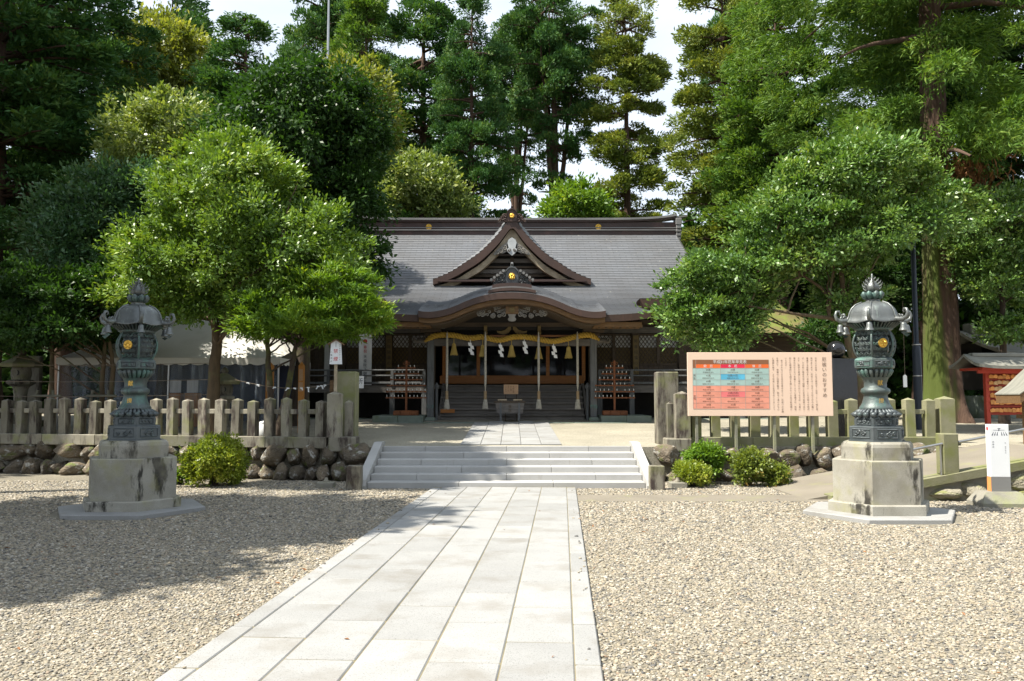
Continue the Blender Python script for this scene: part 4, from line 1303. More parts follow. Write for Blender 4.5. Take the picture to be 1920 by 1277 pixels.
for sx in (-1, 1):
    for (a, c) in bays:
        mid = (a + c) / 2
        for (u, w) in ((a, mid - .03), (mid + .03, c)):
            x0, x1 = sorted((sx * u, sx * w))
            b = lattice(x0, x1, zL0, zL2, WY); hb(b, 'lattice_panel', 'wood_dark')
            b = MB()
            for (xx0, xx1, zz0, zz1) in ((x0, x1, zL0 - .05, zL0 + .01), (x0, x1, zL2 - .01, zL2 + .05), (x0 - .03, x0 + .02, zL0 - .05, zL2 + .05), (x1 - .02, x1 + .03, zL0 - .05, zL2 + .05)):
                b.box(((xx0 + xx1) / 2, WY - .01, (zz0 + zz1) / 2), (xx1 - xx0, .05, zz1 - zz0))
            hb(b, 'lattice_frame', 'wood_dark')
            b = MB(); b.box(((x0 + x1) / 2, WY + .09, (zL1 + zL2) / 2), (x1 - x0, .01, zL2 - zL1)); hb(b, 'paper_screen', 'paper')
            b = MB(); b.box(((x0 + x1) / 2, WY + .085, (zL0 + zL1) / 2), (x1 - x0, .01, zL1 - zL0)); hb(b, 'shutter_board', 'plaque')
        xx0, xx1 = sorted((sx * a, sx * c))
        nb = 8
        for k in range(nb):
            w = (xx1 - xx0) / nb
            b = MB(); b.box((xx0 + w * (k + .5), WY + .02, (PODZ + .6 + zL0 - .05) / 2), (w - .008, .06, zL0 - .05 - PODZ - .6)); hb(b, 'wall_board', 'wood_dark')
    for x in (4.10, 5.66, 7.25):
        b = MB(); b.box((sx * x, WY, (PODZ + zL2 + .5) / 2 + .2), (.24, .24, zL2 + .9 - PODZ)); hb(b, 'wall_post', 'wood_dark')
    for k in range(11):
        b = MB(); b.box((sx * (5.78 + .135 * k + .06), WY + .03, (PODZ + .6 + zL2) / 2), (.127, .06, zL2 - PODZ - .6)); hb(b, 'wall_board', 'wood_dark')
    b = MB(); b.box((sx * 4.95, WY - .02, zL2 + .17), (4.7, .26, .20)); hb(b, 'head_beam', 'wood_grey')
    b = MB(); b.box((sx * 4.95, WY + .05, zL2 + .62), (4.7, .1, .75)); hb(b, 'frieze_board', 'wood_dark')
    b = MB(); b.box((sx * 4.95, WY - .1, zL2 + 1.0), (4.8, .2, .16)); hb(b, 'eave_purlin', 'wood_dark')
    # veranda
    VY0 = 25.9
    b = MB(); b.box((sx * 5.0, (VY0 + WY) / 2, FZ - .05), (4.9, WY - VY0, .07)); hb(b, 'veranda_floor', 'wood_grey')
    b = MB(); b.box((sx * 5.0, VY0 + .04, FZ - .16), (4.9, .12, .16)); hb(b, 'veranda_beam', 'wood_grey')
    for x in (2.75, 3.75, 5.3, 7.2):
        b = MB(); b.box((sx * x, VY0 + .06, (PODZ + FZ - .2) / 2), (.15, .15, FZ - .2 - PODZ)); hb(b, 'veranda_post', 'wood_post')
    b = MB(); b.box((sx * 5.0, WY - .2, (PODZ + FZ) / 2 - .1), (4.8, .05, FZ - PODZ - .1)); hb(b, 'underfloor_shade', 'wood_black')  # black backing stands in for the shaded void below the veranda
    for (dz, h) in ((.46, .05), (.29, .045), (.06, .07)):
        b = MB(); b.box((sx * 5.05, VY0, FZ + dz), (4.7, .06, h), ch=.012); hb(b, 'veranda_rail', 'wood_post')
    for x in (2.75, 3.75, 4.75, 5.75, 6.75):
        b = MB(); b.box((sx * x, VY0, FZ + .22), (.09, .09, .5)); hb(b, 'rail_post', 'wood_post')
# pale posts of the board wall at the tent end
for px_ in (554, 613):
    b = MB(); b.box((xat(px_, 700, 26.8), 26.8, (1.0 + zat(626, 26.8)) / 2), (.15, .12, zat(626, 26.8) - 1.0)); hb(b, 'drain_board', 'plaster')
# ============================================================ lettering
_tmpcurve = None
def glyphs(mb_, text, x, y, z, size, vertical=False, pitch=1.08, align='CENTER', xs=1.0):
    """flat characters facing -Y, centred at x (each line centred), top at z"""
    global _tmpcurve
    if _tmpcurve is None:
        cu = bpy.data.curves.new('lettering_tmp', 'FONT'); cu.resolution_u = 2
        _tmpcurve = bpy.data.objects.new('lettering_tmp', cu); COL.objects.link(_tmpcurve)
    cu = _tmpcurve.data
    cu.size = size; cu.align_x = 'CENTER'; cu.align_y = 'CENTER'
    def put(s, cx, cz_):
        cu.body = s
        bpy.context.view_layer.update()
        dg = bpy.context.evaluated_depsgraph_get()
        ev = _tmpcurve.evaluated_get(dg)
        me = ev.to_mesh()
        if me and len(me.vertices):
            co = np.empty(len(me.vertices) * 3); me.vertices.foreach_get('co', co); co = co.reshape(-1, 3)
            if len(s) == 1:
                mid = (co.min(0) + co.max(0)) / 2
                co[:, 1] -= mid[1] if s not in '、。ー' else 0
                co[:, 0] -= mid[0] if s not in '、。ー' else 0
            mb_.add([(cx + p[0] * xs, y, cz_ + p[1]) for p in co], [tuple(f.vertices) for f in me.polygons])
        ev.to_mesh_clear()
    if vertical:
        for i, ch in enumerate(text):
            if ch.strip(): put(ch, x, z - size * pitch * (i + .5))
    else:
        put(text, x, z - size * .5)

# ============================================================ bronze lanterns
def lantern():
    t = thing('bronze_lantern', (0, 0, 0))
    S60 = math.sin(PI / 3)
    def hexp(prof, name, m_, parent=t, smooth=False):
        b = MB(); b.lathe(prof, 6, smooth=smooth); return b.build(name, M[m_], parent)
    hexp([(1.2, -.02), (1.2, .052), (1.185, .062)], 'ground_slab', 'granite_new')
    hexp([(.80, .062), (.80, .185), (.785, .20)], 'plinth', 'stone_base')
    blk = MB()
    hexp([(.715, .20), (.715, .775), (.705, .787)], 'base_block', 'stone_base')
    hexp([(.57, .787), (.575, .96), (.56, 1.005), (.53, 1.03), (.46, 1.035)], 'upper_block', 'stone_base')
    def relief(z0, z1, R_, nm, par):
        b = MB(); fr = MB(); rr = random.Random(int(z0 * 100))
        for k in range(6):
            a = PI / 6 + k * PI / 3
            ap = R_ * S60
            nx, ny = math.cos(a), math.sin(a); tx, ty = -ny, nx
            hw, zc, hh = R_ * .5 * .72, (z0 + z1) / 2, (z1 - z0) / 2 * .66
            def P(u, w, o): return (nx * (ap + o) + tx * u, ny * (ap + o) + ty * u, zc + w)
            fr.tube([P(u, w, .002) for u, w in ((-hw, -hh), (hw, -hh), (hw, hh), (-hw, hh))], .009, 4, closed=True, smooth=False)
            for q in range(5):
                cu, cw = rr.uniform(-hw * .7, hw * .7), rr.uniform(-hh * .4, hh * .4)
                r0 = hh * rr.uniform(.35, .7); a0 = rr.uniform(0, 6)
                pts = []
                for tt in np.linspace(0, .85, 12):
                    pts.append(P(cu + r0 * (1 - tt) * math.cos(a0 + tt * 8), cw + r0 * (1 - tt) * math.sin(a0 + tt * 8), .004))
                b.tube(pts, .011, 5)
        fr.build(nm + '_frame', M['bronze_dark'], par); b.build(nm + '_relief', M['bronze_dark'], par)
    t1 = hexp([(.45, 1.03), (.45, 1.045), (.43, 1.052), (.43, 1.236), (.415, 1.246)], 'lower_tier', 'bronze_dark'); relief(1.06, 1.235, .43, 'tier', t1)
    t2 = hexp([(.345, 1.246), (.345, 1.365), (.335, 1.375)], 'upper_tier', 'bronze_dark'); relief(1.255, 1.365, .345, 'tier', t2)
    # lotus petals
    b = MB()
    for ring, (n_, r0, z0, r1, z1) in enumerate(((18, .325, 1.375, .27, 1.44), (30, .30, 1.41, .20, 1.50))):
        for k in range(n_):
            a = 2 * PI * (k + .5 * ring) / n_
            ca, sa = math.cos(a), math.sin(a)
            b.tube([(ca * r0 * .98, sa * r0 * .98, z0), (ca * (r0 + .012), sa * (r0 + .012), z0 + .022), (ca * (r0 * .6 + r1 * .4), sa * (r0 * .6 + r1 * .4), z0 * .45 + z1 * .55), (ca * r1, sa * r1, z1)], [.016, PI * r0 / n_ * .95, PI * r0 / n_ * .85, .012], 6)
    b.lathe([(.30, 1.375), (.30, 1.40), (.26, 1.45), (.19, 1.50)], 24)
    b.build('lotus_base', M['bronze_dark'], t)
    b = MB()
    b.lathe([(r * 1.16, z) for r, z in [(.215, 1.49), (.215, 1.51), (.20, 1.525), (.175, 1.575), (.155, 1.65), (.150, 1.69), (.165, 1.70), (.185, 1.72), (.19, 1.745), (.18, 1.775), (.155, 1.79), (.145, 1.80), (.145, 1.86), (.165, 1.92), (.18, 1.94)]], 28)
    shaft = b.build('shaft', M['bronze'], t)
    b = MB(); glyphs(b, '献', 0, -.182, 1.905, .085, True); glyphs(b, '燈', 0, -.202, 1.65, .085, True)
    # thicken: copy behind so the gilt letters are raised
    n0 = len(b.v); vs = list(b.v); fs = list(b.f)
    b.build('gilt_letters', M['gold'], shaft)
    b = MB()
    for k in range(20):
        a = 2 * PI * k / 20; ca, sa = math.cos(a), math.sin(a)
        b.tube([(ca * .17, sa * .17, 1.93), (ca * .215, sa * .215, 1.98), (ca * .245, sa * .245, 2.035), (ca * .235, sa * .235, 2.06)], [.018, .032, .036, .015], 6)
    b.lathe([(.16, 1.93), (.20, 1.98), (.235, 2.04), (.24, 2.065)], 24)
    b.build('lotus_bowl', M['bronze'], t)
    bx = hexp([(.29, 2.06), (.32, 2.075), (.32, 2.185), (.305, 2.20), (.25, 2.235)], 'platform', 'bronze'); relief(2.085, 2.18, .32, 'platform', bx)
    # pierced fire box: barrel of six openwork panels
    def rb(z):
        u = (z - 2.41) / .20
        return .335 - .085 * u * u * (1 if abs(u) < 1.05 else 1.0)
    fb = MB()
    for k in range(6):
        a = k * PI / 3
        fb.tube([(rb(z) * math.cos(a), rb(z) * math.sin(a), z) for z in np.linspace(2.22, 2.60, 10)], .017, 6)
    for z, r in ((2.225, .255), (2.595, .255)):
        fb.lathe([(r, z - .015), (r + .02, z), (r, z + .015)], 6, smooth=False)
    fbox = fb.build('fire_box', M['bronze'], t)
    pn = MB()
    for k in range(6):
        a = PI / 6 + k * PI / 3
        nx, ny = math.cos(a), math.sin(a); tx, ty = -ny, nx
        def P(u, z):
            ap = rb(z) * S60
            return (nx * ap + tx * u, ny * ap + ty * u, z)
        for row in range(5):
            for c in range(3):
                cu = (c - 1) * .098 + (.049 if row % 2 else 0)
                if abs(cu) > .14: continue
                cz_ = 2.262 + row * .074
                for sg in (-1, 1):
                    pts = [P(cu + sg * .022 + sg * .024 * (1 - tt * .75) * math.cos(PI + tt * 7), cz_ + .024 * (1 - tt * .75) * math.sin(PI + tt * 7)) for tt in np.linspace(0, 1, 9)]
                    pn.tube(pts, .0075, 4)
                pn.tube([P(cu - .045, cz_ + .03), P(cu, cz_ - .022), P(cu + .045, cz_ + .03)], .007, 4)
    pn.build('openwork', M['bronze'], fbox)
    crest((0, 2.415), .066, -(rb(2.41) * S60 + .035), fbox)
    # inner screen seen through the openwork
    b = MB(); b.lathe([(.19, 2.23), (.235, 2.32), (.24, 2.41), (.235, 2.5), (.19, 2.59)], 6, smooth=False); b.build('inner_lining', M['bronze_dark'], fbox)
    # bracket ring
    b = MB(); b.lathe([(.25, 2.60), (.29, 2.625), (.27, 2.66), (.25, 2.72)], 24); b.build('neck_ring', M['bronze'], t)
    b = MB()
    for k in range(42):
        a = 2 * PI * k / 42; ca, sa = math.cos(a), math.sin(a)
        b.bar((ca * .28, sa * .28, 2.645), (ca * .385, sa * .385, 2.715), .018, .03)
    b.build('eave_rafter', M['bronze'], t)
    # roof: six-lobed bell dome with ribs
    n6 = 48
    prof = [(.43, 2.705), (.435, 2.72), (.405, 2.745), (.385, 2.80), (.37, 2.86), (.335, 2.92), (.27, 2.975), (.18, 3.01), (.12, 3.025), (.10, 3.05), (.12, 3.06)]
    vs = []
    for (r, z) in prof:
        for k in range(n6):
            a = 2 * PI * k / n6
            w = max(0, (r - .2) / .25)
            lob = 1 - .055 * w * (1 - math.cos(6 * a)) * .5 * 1.6
            vs.append((r * lob * math.cos(a), r * lob * math.sin(a), z + (.03 * w ** 3 * (1 + math.cos(6 * a)) / 2)))
    b = MB(); b.add(vs, [(i * n6 + k, i * n6 + (k + 1) % n6, (i + 1) * n6 + (k + 1) % n6, (i + 1) * n6 + k) for i in range(len(prof) - 1) for k in range(n6)], True)
    b.add(vs[:n6][::-1], [tuple(range(n6))])
    rf = b.build('roof', M['bronze_roof'], t)
    for k in range(6):
        a = k * PI / 3; ca, sa = math.cos(a), math.sin(a)
        b = MB(); b.tube([(ca * r, sa * r, z) for r, z in ((.43, 2.76), (.41, 2.775), (.39, 2.81), (.374, 2.865), (.34, 2.925), (.275, 2.98), (.18, 3.015))], .016, 6)
        b.build('rib', M['bronze_roof'], rf)
        b = MB()
        pts = [(.40, 2.755), (.46, 2.745), (.53, 2.745), (.585, 2.775), (.605, 2.83), (.585, 2.88), (.545, 2.885), (.53, 2.855), (.545, 2.835)]
        b.tube([(ca * r, sa * r, z) for r, z in pts], [.032, .034, .032, .028, .025, .022, .018, .014, .008], 8)
        for (r, z, s_) in ((.45, 2.79, .03), (.50, 2.785, .024)):
            b.tube([(ca * (r + s_ * math.cos(q) * (1 - q / 9)), sa * (r + s_ * math.cos(q) * (1 - q / 9)), z + s_ * math.sin(q) * (1 - q / 9)) for q in np.linspace(0, 7, 10)], .010, 5)
        b.build('fern_curl', M['bronze_roof'], rf)
        b = MB()
        c = (ca * .53, sa * .53, 0)
        b.tube([(c[0], c[1], 2.74), (c[0], c[1], 2.70)], .006, 5)
        b.lathe([(.068, 2.585), (.062, 2.60), (.048, 2.63), (.043, 2.67), (.03, 2.695), (.0, 2.70)], 14, c)
        bell = b.build('wind_bell', M['bronze_roof'], rf)
        b = MB(); b.tube([(c[0], c[1], 2.60), (c[0], c[1], 2.565)], .006, 5); b.prism([(-.05, 0), (0, -.035), (.05, 0), (0, .014)], -.004, .004)
        b.v = b.v[:-8] + [(c[0] + v[0], c[1] + v[1], 2.56 + v[2]) for v in b.v[-8:]]
        b.build('clapper', M['bronze'], bell)
    # finial: lotus cup, jewel and flames
    b = MB()
    for k in range(8):
        a = 2 * PI * k / 8; ca, sa = math.cos(a), math.sin(a)
        b.tube([(ca * .07, sa * .07, 3.06), (ca * .12, sa * .12, 3.10), (ca * .145, sa * .145, 3.15), (ca * .15, sa * .15, 3.175)], [.02, .045, .045, .006], 6)
    b.lathe([(.07, 3.05), (.11, 3.09), (.125, 3.14), (.06, 3.16)], 20)
    b.build('finial_cup', M['bronze'], t)
    b = MB(); b.lathe([(.05, 3.15), (.095, 3.185), (.11, 3.225), (.10, 3.265), (.065, 3.305), (.03, 3.34), (.018, 3.38), (.012, 3.43), (0, 3.44)], 20)
    jw = b.build('jewel', M['bronze_roof'], t)
    b = MB()
    for k in range(6):
        a = k * PI / 3 + .3; ca, sa = math.cos(a), math.sin(a)
        for (z, l_) in ((3.19, .05), (3.235, .055), (3.275, .05), (3.31, .045), (3.35, .03)):
            r0 = float(np.interp(z, [3.185, 3.225, 3.265, 3.305, 3.34, 3.38], [.095, .11, .10, .065, .03, .018]))
            b.tube([(ca * r0 * .9, sa * r0 * .9, z), (ca * (r0 + l_ * .7), sa * (r0 + l_ * .7), z + l_ * .5), (ca * (r0 + l_), sa * (r0 + l_), z + l_ * 1.25)], [.012, .010, .002], 5)
    b.build('flame', M['bronze_roof'], jw)
    return t
ln = lantern()
ln.location = (LANT[0][0], LANT[0][1], 0); ln.scale = (.90, .90, 1)
tag(ln, 'tall bronze lantern with wind bells on black-stained stone base before the long fence', 'lantern', 'pair of bronze lanterns')
ln2 = copy_tree(ln); ln2.location = (LANT[1][0], LANT[1][1], 0)
tag(ln2, 'tall bronze lantern with wind bells on mossy pale stone base beside the ramp', 'lantern', 'pair of bronze lanterns')

# ============================================================ straw rope across the porch
RY = 24.18
rp = lerp_prof([(xat(a, b, RY), zat(b, RY)) for a, b in ((796, 641), (803, 636), (815, 630), (833, 628), (852, 629), (880, 634), (905, 632), (935, 638), (962, 632), (985, 632), (1005, 635), (1035, 640), (1060, 636), (1085, 630), (1104, 628), (1115, 632), (1124, 638))], 220)
shim = thing('straw_rope', (0, RY, zat(640, RY)), 0, 'thick twisted golden straw rope with tassels and paper streamers across the porch', 'rope')
def strand_tubes(P3, R_, r_, pitch, nstr, ph0=0.0):
    out = []
    P3 = [Vector(p) for p in P3]
    L = [0.0]
    for i in range(1, len(P3)): L.append(L[-1] + (P3[i] - P3[i - 1]).length)
    for s_ in range(nstr):
        pts, rad = [], []
        for i, p in enumerate(P3):
            t = (P3[min(i + 1, len(P3) - 1)] - P3[max(i - 1, 0)]).normalized()
            a = t.cross(Vector((0, 1, 0)) if abs(t.y) < .9 else Vector((1, 0, 0))).normalized(); b_ = t.cross(a)
            q = 2 * PI * (L[i] / pitch + s_ / nstr) + ph0
            e = min(1, .35 + min(L[i], L[-1] - L[i]) / .35)
            pts.append(p + (a * math.cos(q) + b_ * math.sin(q)) * R_ * e); rad.append(r_ * e)
        out.append((pts, rad))
    return out
for pts, rad in strand_tubes([(a, RY, b) for a, b in rp], .056, .034, .27, 3):
    b = MB(); b.tube(pts, rad, 7); b.build('strand', M['straw'], shim, True)
def zrope(x): return float(np.interp(x, rp[:, 0], rp[:, 1]))
for px_ in (851, 905, 959, 1010, 1066):
    x = xat(px_, 650, RY); z = zrope(x)
    b = MB(); b.tube([(x, RY, z - .05), (x, RY, z - .25)], .012, 6)
    b.lathe([(.10, -.56), (.088, -.50), (.07, -.42), (.056, -.36), (.062, -.32), (.055, -.26), (.03, -.23), (.0, -.225)], 14, (x, RY, z))
    ts = b.build('straw_tassel', M['straw_pale'], shim, True)
    b = MB(); b.tube([(x + .063 * math.cos(q), RY + .063 * math.sin(q), z - .345) for q in np.linspace(0, 2 * PI, 12, endpoint=False)], .010, 5, closed=True)
    for k in range(26):
        q = 2 * PI * k / 26; w = random.uniform(.95, 1.1)
        b.tube([(x + .06 * math.cos(q), RY + .06 * math.sin(q), z - .36), (x + .106 * w * math.cos(q), RY + .106 * w * math.sin(q), z - .57 - random.uniform(0, .02))], .006, 4)
    b.build('tassel_fringe', M['straw_pale'], shim, True)
for px_ in (882, 938, 983, 1038):
    x = xat(px_, 650, RY); z = zrope(x)
    b = MB(); s_ = random.choice((-1, 1)); w = .10
    cx = x
    b.bar((x, RY - .03, z + .02), (x, RY - .03, z - .17), .02, .006)
    for k in range(4):
        za = z - .13 - .085 * k
        xo = x + s_ * (.035 if k % 2 else -.01) + random.uniform(-.01, .01)
        yy = RY - .04 + (.02 if k % 2 else 0)
        b.add([(xo - w / 2, yy - .03, za), (xo + w / 2, yy, za - .01), (xo + w / 2 + .02 * s_, yy + .015, za - .115), (xo - w / 2 + .02 * s_, yy - .02, za - .10)], [(0, 1, 2, 3)])
    b.build('paper_streamer', M['paper'], shim, True)
# bell ropes
for px_, yy, lab in ((838, 24.05, 'pale twisted bell rope with brush end by the porch pillar on the banner side'), (910, 24.0, 'pale twisted bell rope with brush end beside the offertory box, banner side'), (1010, 24.0, 'pale twisted bell rope with brush end beside the offertory box, notice board side'), (1083, 24.05, 'pale twisted bell rope with brush end by the porch pillar on the notice board side')):
    x = xat(px_, 700, yy)
    zt, zg, zk_, zb_ = zat(622, yy), zat(733, yy), zat(749, yy), zat(766, yy)
    br = thing('bell_rope', (x, yy, zb_), 0, lab, 'bell rope', 'bell ropes of the porch')
    for pts, rad in strand_tubes([(x, yy, z) for z in np.linspace(zt, zg, 70)], .018, .021, .16, 3):
        b = MB(); b.tube(pts, rad, 6); b.build('strand', M['hemp'], br, True)
    b = MB(); b.lathe([(.03, zk_), (.045, zk_ + .01), (.045, zg - .01), (.03, zg)], 6, (x, yy, 0), False); b.build('grip', M['hemp_brown'], br, True)
    b = MB(); b.lathe([(.078, zb_), (.07, zb_ + .1), (.056, zk_ - .08), (.06, zk_ - .04), (.05, zk_)], 12, (x, yy, 0))
    for k in range(20):
        q = 2 * PI * k / 20
        b.tube([(x + .058 * math.cos(q), yy + .058 * math.sin(q), zk_ - .07), (x + .082 * math.cos(q), yy + .082 * math.sin(q), zb_ - random.uniform(0, .03))], .007, 4)
    b.build('brush', M['hemp'], br, True)

# ============================================================ offertory box and its notice
ob = thing('offertory_box', (-.06, 23.95, PODZ - .02), 0, 'grey wooden offertory box on four legs before the porch stairs', 'offertory box')
OW, ZB, ZT = .84, .25, .56
b = MB(); b.prism([(-.37, ZB), (.37, ZB), (OW / 2, ZT), (-OW / 2, ZT)], -.20, .20); body = b.build('body', M['wood_grey'], ob)
b = MB(); b.box((0, 0, ZT + .015), (OW + .06, .46, .035), ch=.006); b.build('rim', M['wood_dark'], ob)
for sx in (-1, 1):
    for sy in (-1, 1):
        b = MB(); b.box((sx * .265, sy * .17, ZT / 2), (.055, .05, ZT)); b.v = [(v[0], v[1] + sy * .025, v[2]) for v in b.v]; b.build('leg', M['wood_post'], ob)
for k in range(9):
    b = MB(); b.bar((-OW / 2 + .07 + k * .0875, -.2, ZT + .05), (-OW / 2 + .07 + k * .0875, .2, ZT + .05), .02, .03); b.build('slat', M['wood_dark'], ob)
for sx in (-1, 1):
    b = MB(); b.box((sx * .22, -.20, ZT + .075), (.26, .05, .045), ch=.01); b.build('offering_tray', M['wood_pale'], ob)
b = MB(); glyphs(b, '賽銭', 0, -.203, .50, .10, True); b.build('carved_letters', M['wood_dark'], body)
nt = thing('box_notice', (-.03, 24.3, PODZ), 0, 'small tan notice with brush lettering behind the offertory box', 'notice')
z0, z1 = zat(739, 24.3) - PODZ, zat(721, 24.3) - PODZ
b = MB(); b.box((0, 0, (z0 + z1) / 2), (.425, .02, z1 - z0)); bd = b.build('panel', M['tan_board'], nt)
b = MB()
for k, (s_, sz) in enumerate((('お願い', .028), ('鈴緒は静', .05), ('かに御', .05), ('振りくだ', .042), ('さいませ', .045))):
    glyphs(b, s_, .15 - k * .075, -.013, z1 - .03, sz, True, 1.05)
b.build('lettering', M['ink_brown'], bd)
for sx in (-1, 1):
    b = MB(); b.bar((sx * .16, .02, -.01), (sx * .16, .02, z1 - .05), .025); b.build('leg', M['wood_dark'], nt)

# ============================================================ charm racks on both sides of the porch
def rack(x, lab):
    t = thing('charm_rack', (x, 24.25, PODZ + .16), 0, lab, 'charm rack', 'charm racks beside the porch')
    zb0 = PODZ + .16
    b = MB(); b.box((0, 0, .07), (.72, .36, .14), ch=.02); b.box((0, -.02, .07), (.30, .42, .15), ch=.02); b.build('base', M['rack_orange'], t)
    zt = zat(680, 24.25) - zb0
    b = MB(); b.box((0, 0, zt / 2), (.055, .055, zt)); b.build('post', M['rack_orange'], t)
    b = MB()
    for sx in (-1, 1): b.tube([(sx * (.06 + .035 * math.cos(q)), -.02, zt - .03 + .035 * math.sin(q)) for q in np.linspace(0, 6, 10)], .012, 5)
    b.box((0, -.02, zt), (.07, .07, .14), ch=.02); b.build('finial', M['rack_orange'], t)
    for k, (py, hw) in enumerate(((690, .27), (701, .38), (712, .48), (723, .575), (734.5, .59), (746, .60))):
        z = zat(py, 24.25) - zb0
        b = MB(); b.box((0, -.03, z), (2 * hw, .03, .028)); bar_ = b.build('bar', M['rack_orange'], t)
        n_ = max(4, int(hw * 2 / .108))
        cb, cr = MB(), MB()
        for j in range(n_):
            xx = -hw + .04 + (2 * hw - .08) * j / (n_ - 1)
            if abs(xx) < .04: continue
            cr.box((xx, -.05, z + .005), (.05, .02, .05), ch=.005)
            if random.random() < .92: cb.lathe([(.006, .03), (.012, .05), (.011, .07), (.006, .085), (0, .09)], 6, (xx + random.uniform(-.01, .01), -.05, z))
        tag(cr.build('charm_holders', M['rack_orange'], bar_), kind='stuff'); tag(cb.build('charms', M['porcelain'], bar_), kind='stuff')
    return t
rack(xat(762, 720, 24.25), 'orange pyramid rack of small white charms beside the long banner')
rack(xat(1152, 720, 24.25), 'orange pyramid rack of small white charms on the notice board side')

# ============================================================ banners, plaques, small signs
# long white cloth banner behind the veranda rail
BY = 26.15
x0, x1 = xat(673, 670, BY), xat(697, 670, BY)
zt, zb_ = zat(626, BY), zat(722, BY)
bn = thing('cloth_banner', ((x0 + x1) / 2, BY, zb_), 0, 'long white cloth banner with red disc and brush lettering behind the veranda rail', 'banner')
b = MB()
nx_, nz_ = 6, 20
vs = [(x0 + (x1 - x0) * i / nx_, BY + .02 * math.sin(i * 1.3 + j * .35) , zb_ + (zt - zb_) * j / nz_) for j in range(nz_ + 1) for i in range(nx_ + 1)]
b.add(vs, [(j * (nx_ + 1) + i, j * (nx_ + 1) + i + 1, (j + 1) * (nx_ + 1) + i + 1, (j + 1) * (nx_ + 1) + i) for j in range(nz_) for i in range(nx_)], True)
cl = b.build('cloth', M['paper'], bn, True)
b = MB(); b.tube([(x0 - .04, BY, zt + .01), (x1 + .04, BY, zt + .01)], .015, 6); b.bar(((x0 + x1) / 2, BY, zt), ((x0 + x1) / 2, BY + .9, zt + .35), .02); b.build('rod', M['wood_dark'], bn, True)
xc = (x0 + x1) / 2; sz = .115
b = MB(); n_ = 24; r_ = .062
b.add([(xc + r_ * math.cos(2 * PI * k / n_), BY - .028, zt - .235 + r_ * math.sin(2 * PI * k / n_)) for k in range(n_)], [tuple(range(n_))])
glyphs(b, '奉祝', xc, BY - .028, zt - .36, sz, True, 1.12); b.build('red_print', M['ink_red'], bn, True)
b = MB(); glyphs(b, '天皇陛下御即位', xc, BY - .028, zt - .66, sz, True, 1.15); b.build('black_print', M['ink_navy'], bn, True)

# paper sign on a stake behind the tall mossy pillar
sg = thing('paper_sign', (xat(668, 716, 19.5), 19.5, tz(19.5)), 0, 'white paper sign with one black character showing beside the mossy pillar', 'sign')
zt, zb_ = zat(705, 19.5), zat(728, 19.5)
xa, xb = xat(655, 716, 19.5), xat(682, 716, 19.5)
b = MB(); b.box(((xa + xb) / 2, 19.5, (zt + zb_) / 2), (xb - xa, .02, zt - zb_)); pn = b.build('panel', M['paper'], sg, True)
b = MB(); glyphs(b, '所', xat(674.5, 716, 19.48), 19.486, zt - .035, .155, True); b.build('lettering', M['ink'], sg, True)
b = MB(); b.bar(((xa + xb) / 2, 19.53, tz(19.5) - .1), ((xa + xb) / 2, 19.53, zt - .05), .035); b.build('stake', M['wood_pale'], sg, True)

# no-smoking sign with little peaked roof
NY = 17.25
ns = thing('no_smoking_sign', (xat(629, 740, NY), NY, tz(17.3)), 0, 'white peaked no smoking signboard with red characters on a wooden post', 'sign')
def q(px_, py_): p = at(px_, py_, NY); return (p.x, p.z)
b = MB(); b.prism([q(618, 683), q(641.5, 683), q(640, 643.5), q(630.5, 638), q(621, 643.5)], NY - .02, NY); pn = b.build('board', M['white_paint'], ns, True)
b = MB(); b.ribbon([q(615.5, 645.5), q(630.5, 636.5), q(645.5, 645.5)], NY - .07, NY + .05, .02); b.build('board_roof', M['wood_brown'], ns, True)
b = MB(); x = xat(629, 700, NY); b.bar((x, NY + .025, tz(17.3) - .1), (x, NY + .025, zat(650, NY)), .06, .05); b.build('post', M['wood_pale'], ns, True)
b = MB(); glyphs(b, '禁煙', xat(630, 660, NY), NY - .023, zat(651, NY), .095, True, 1.72, xs=1.05); b.build('red_lettering', M['ink_red'], ns, True)
b = MB(); glyphs(b, '境内建物周辺につき', xat(637.6, 660, NY), NY - .023, zat(645.5, NY), .026, True, 1.45); glyphs(b, '八幡神社', xat(621.8, 660, NY), NY - .023, zat(657.5, NY), .036, True, 1.75)
b.add([(xat(630.3, 650, NY) + a, NY - .023, zat(c, NY)) for a, c in ((-.004, 651), (.004, 651), (.004, 642), (-.004, 642))], [(0, 1, 2, 3)])
b.build('black_lettering', M['ink'], ns, True)
# second slim brown post right behind it
mb = MB(); mb.bar((0, 0, 0), (0, 0, 1.35), .075); o = mb.build('timber_post', M['wood_brown']); o.location = (xat(622, 740, 17.9), 17.9, tz(17.9) - .03)
tag(o, 'slim brown timber post behind the no smoking sign', 'post')

# name plaques on the hall posts
for px_, txt, lab in ((729.5, '厄除開運の神', 'tall narrow wooden plaque with black characters behind the banner side rack'), (1192, '開運招福の神', 'tall narrow wooden plaque with black characters behind the notice board side rack')):
    PY = 27.3
    zt, zb_ = zat(629, PY), zat(702, PY)
    pq = thing('name_plaque', (xat(px_, 660, PY), PY, zb_), 0, lab, 'plaque', 'plaques on the hall front')
    b = MB(); b.box((xat(px_, 660, PY), PY, (zt + zb_) / 2), (.19, .05, zt - zb_), ch=.006); pb = b.build('board', M['plaque'], pq, True)
    b = MB(); glyphs(b, txt, xat(px_, 660, PY), PY - .028, zt - .1, .13, True, 1.4); b.build('lettering', M['ink'], pq, True)

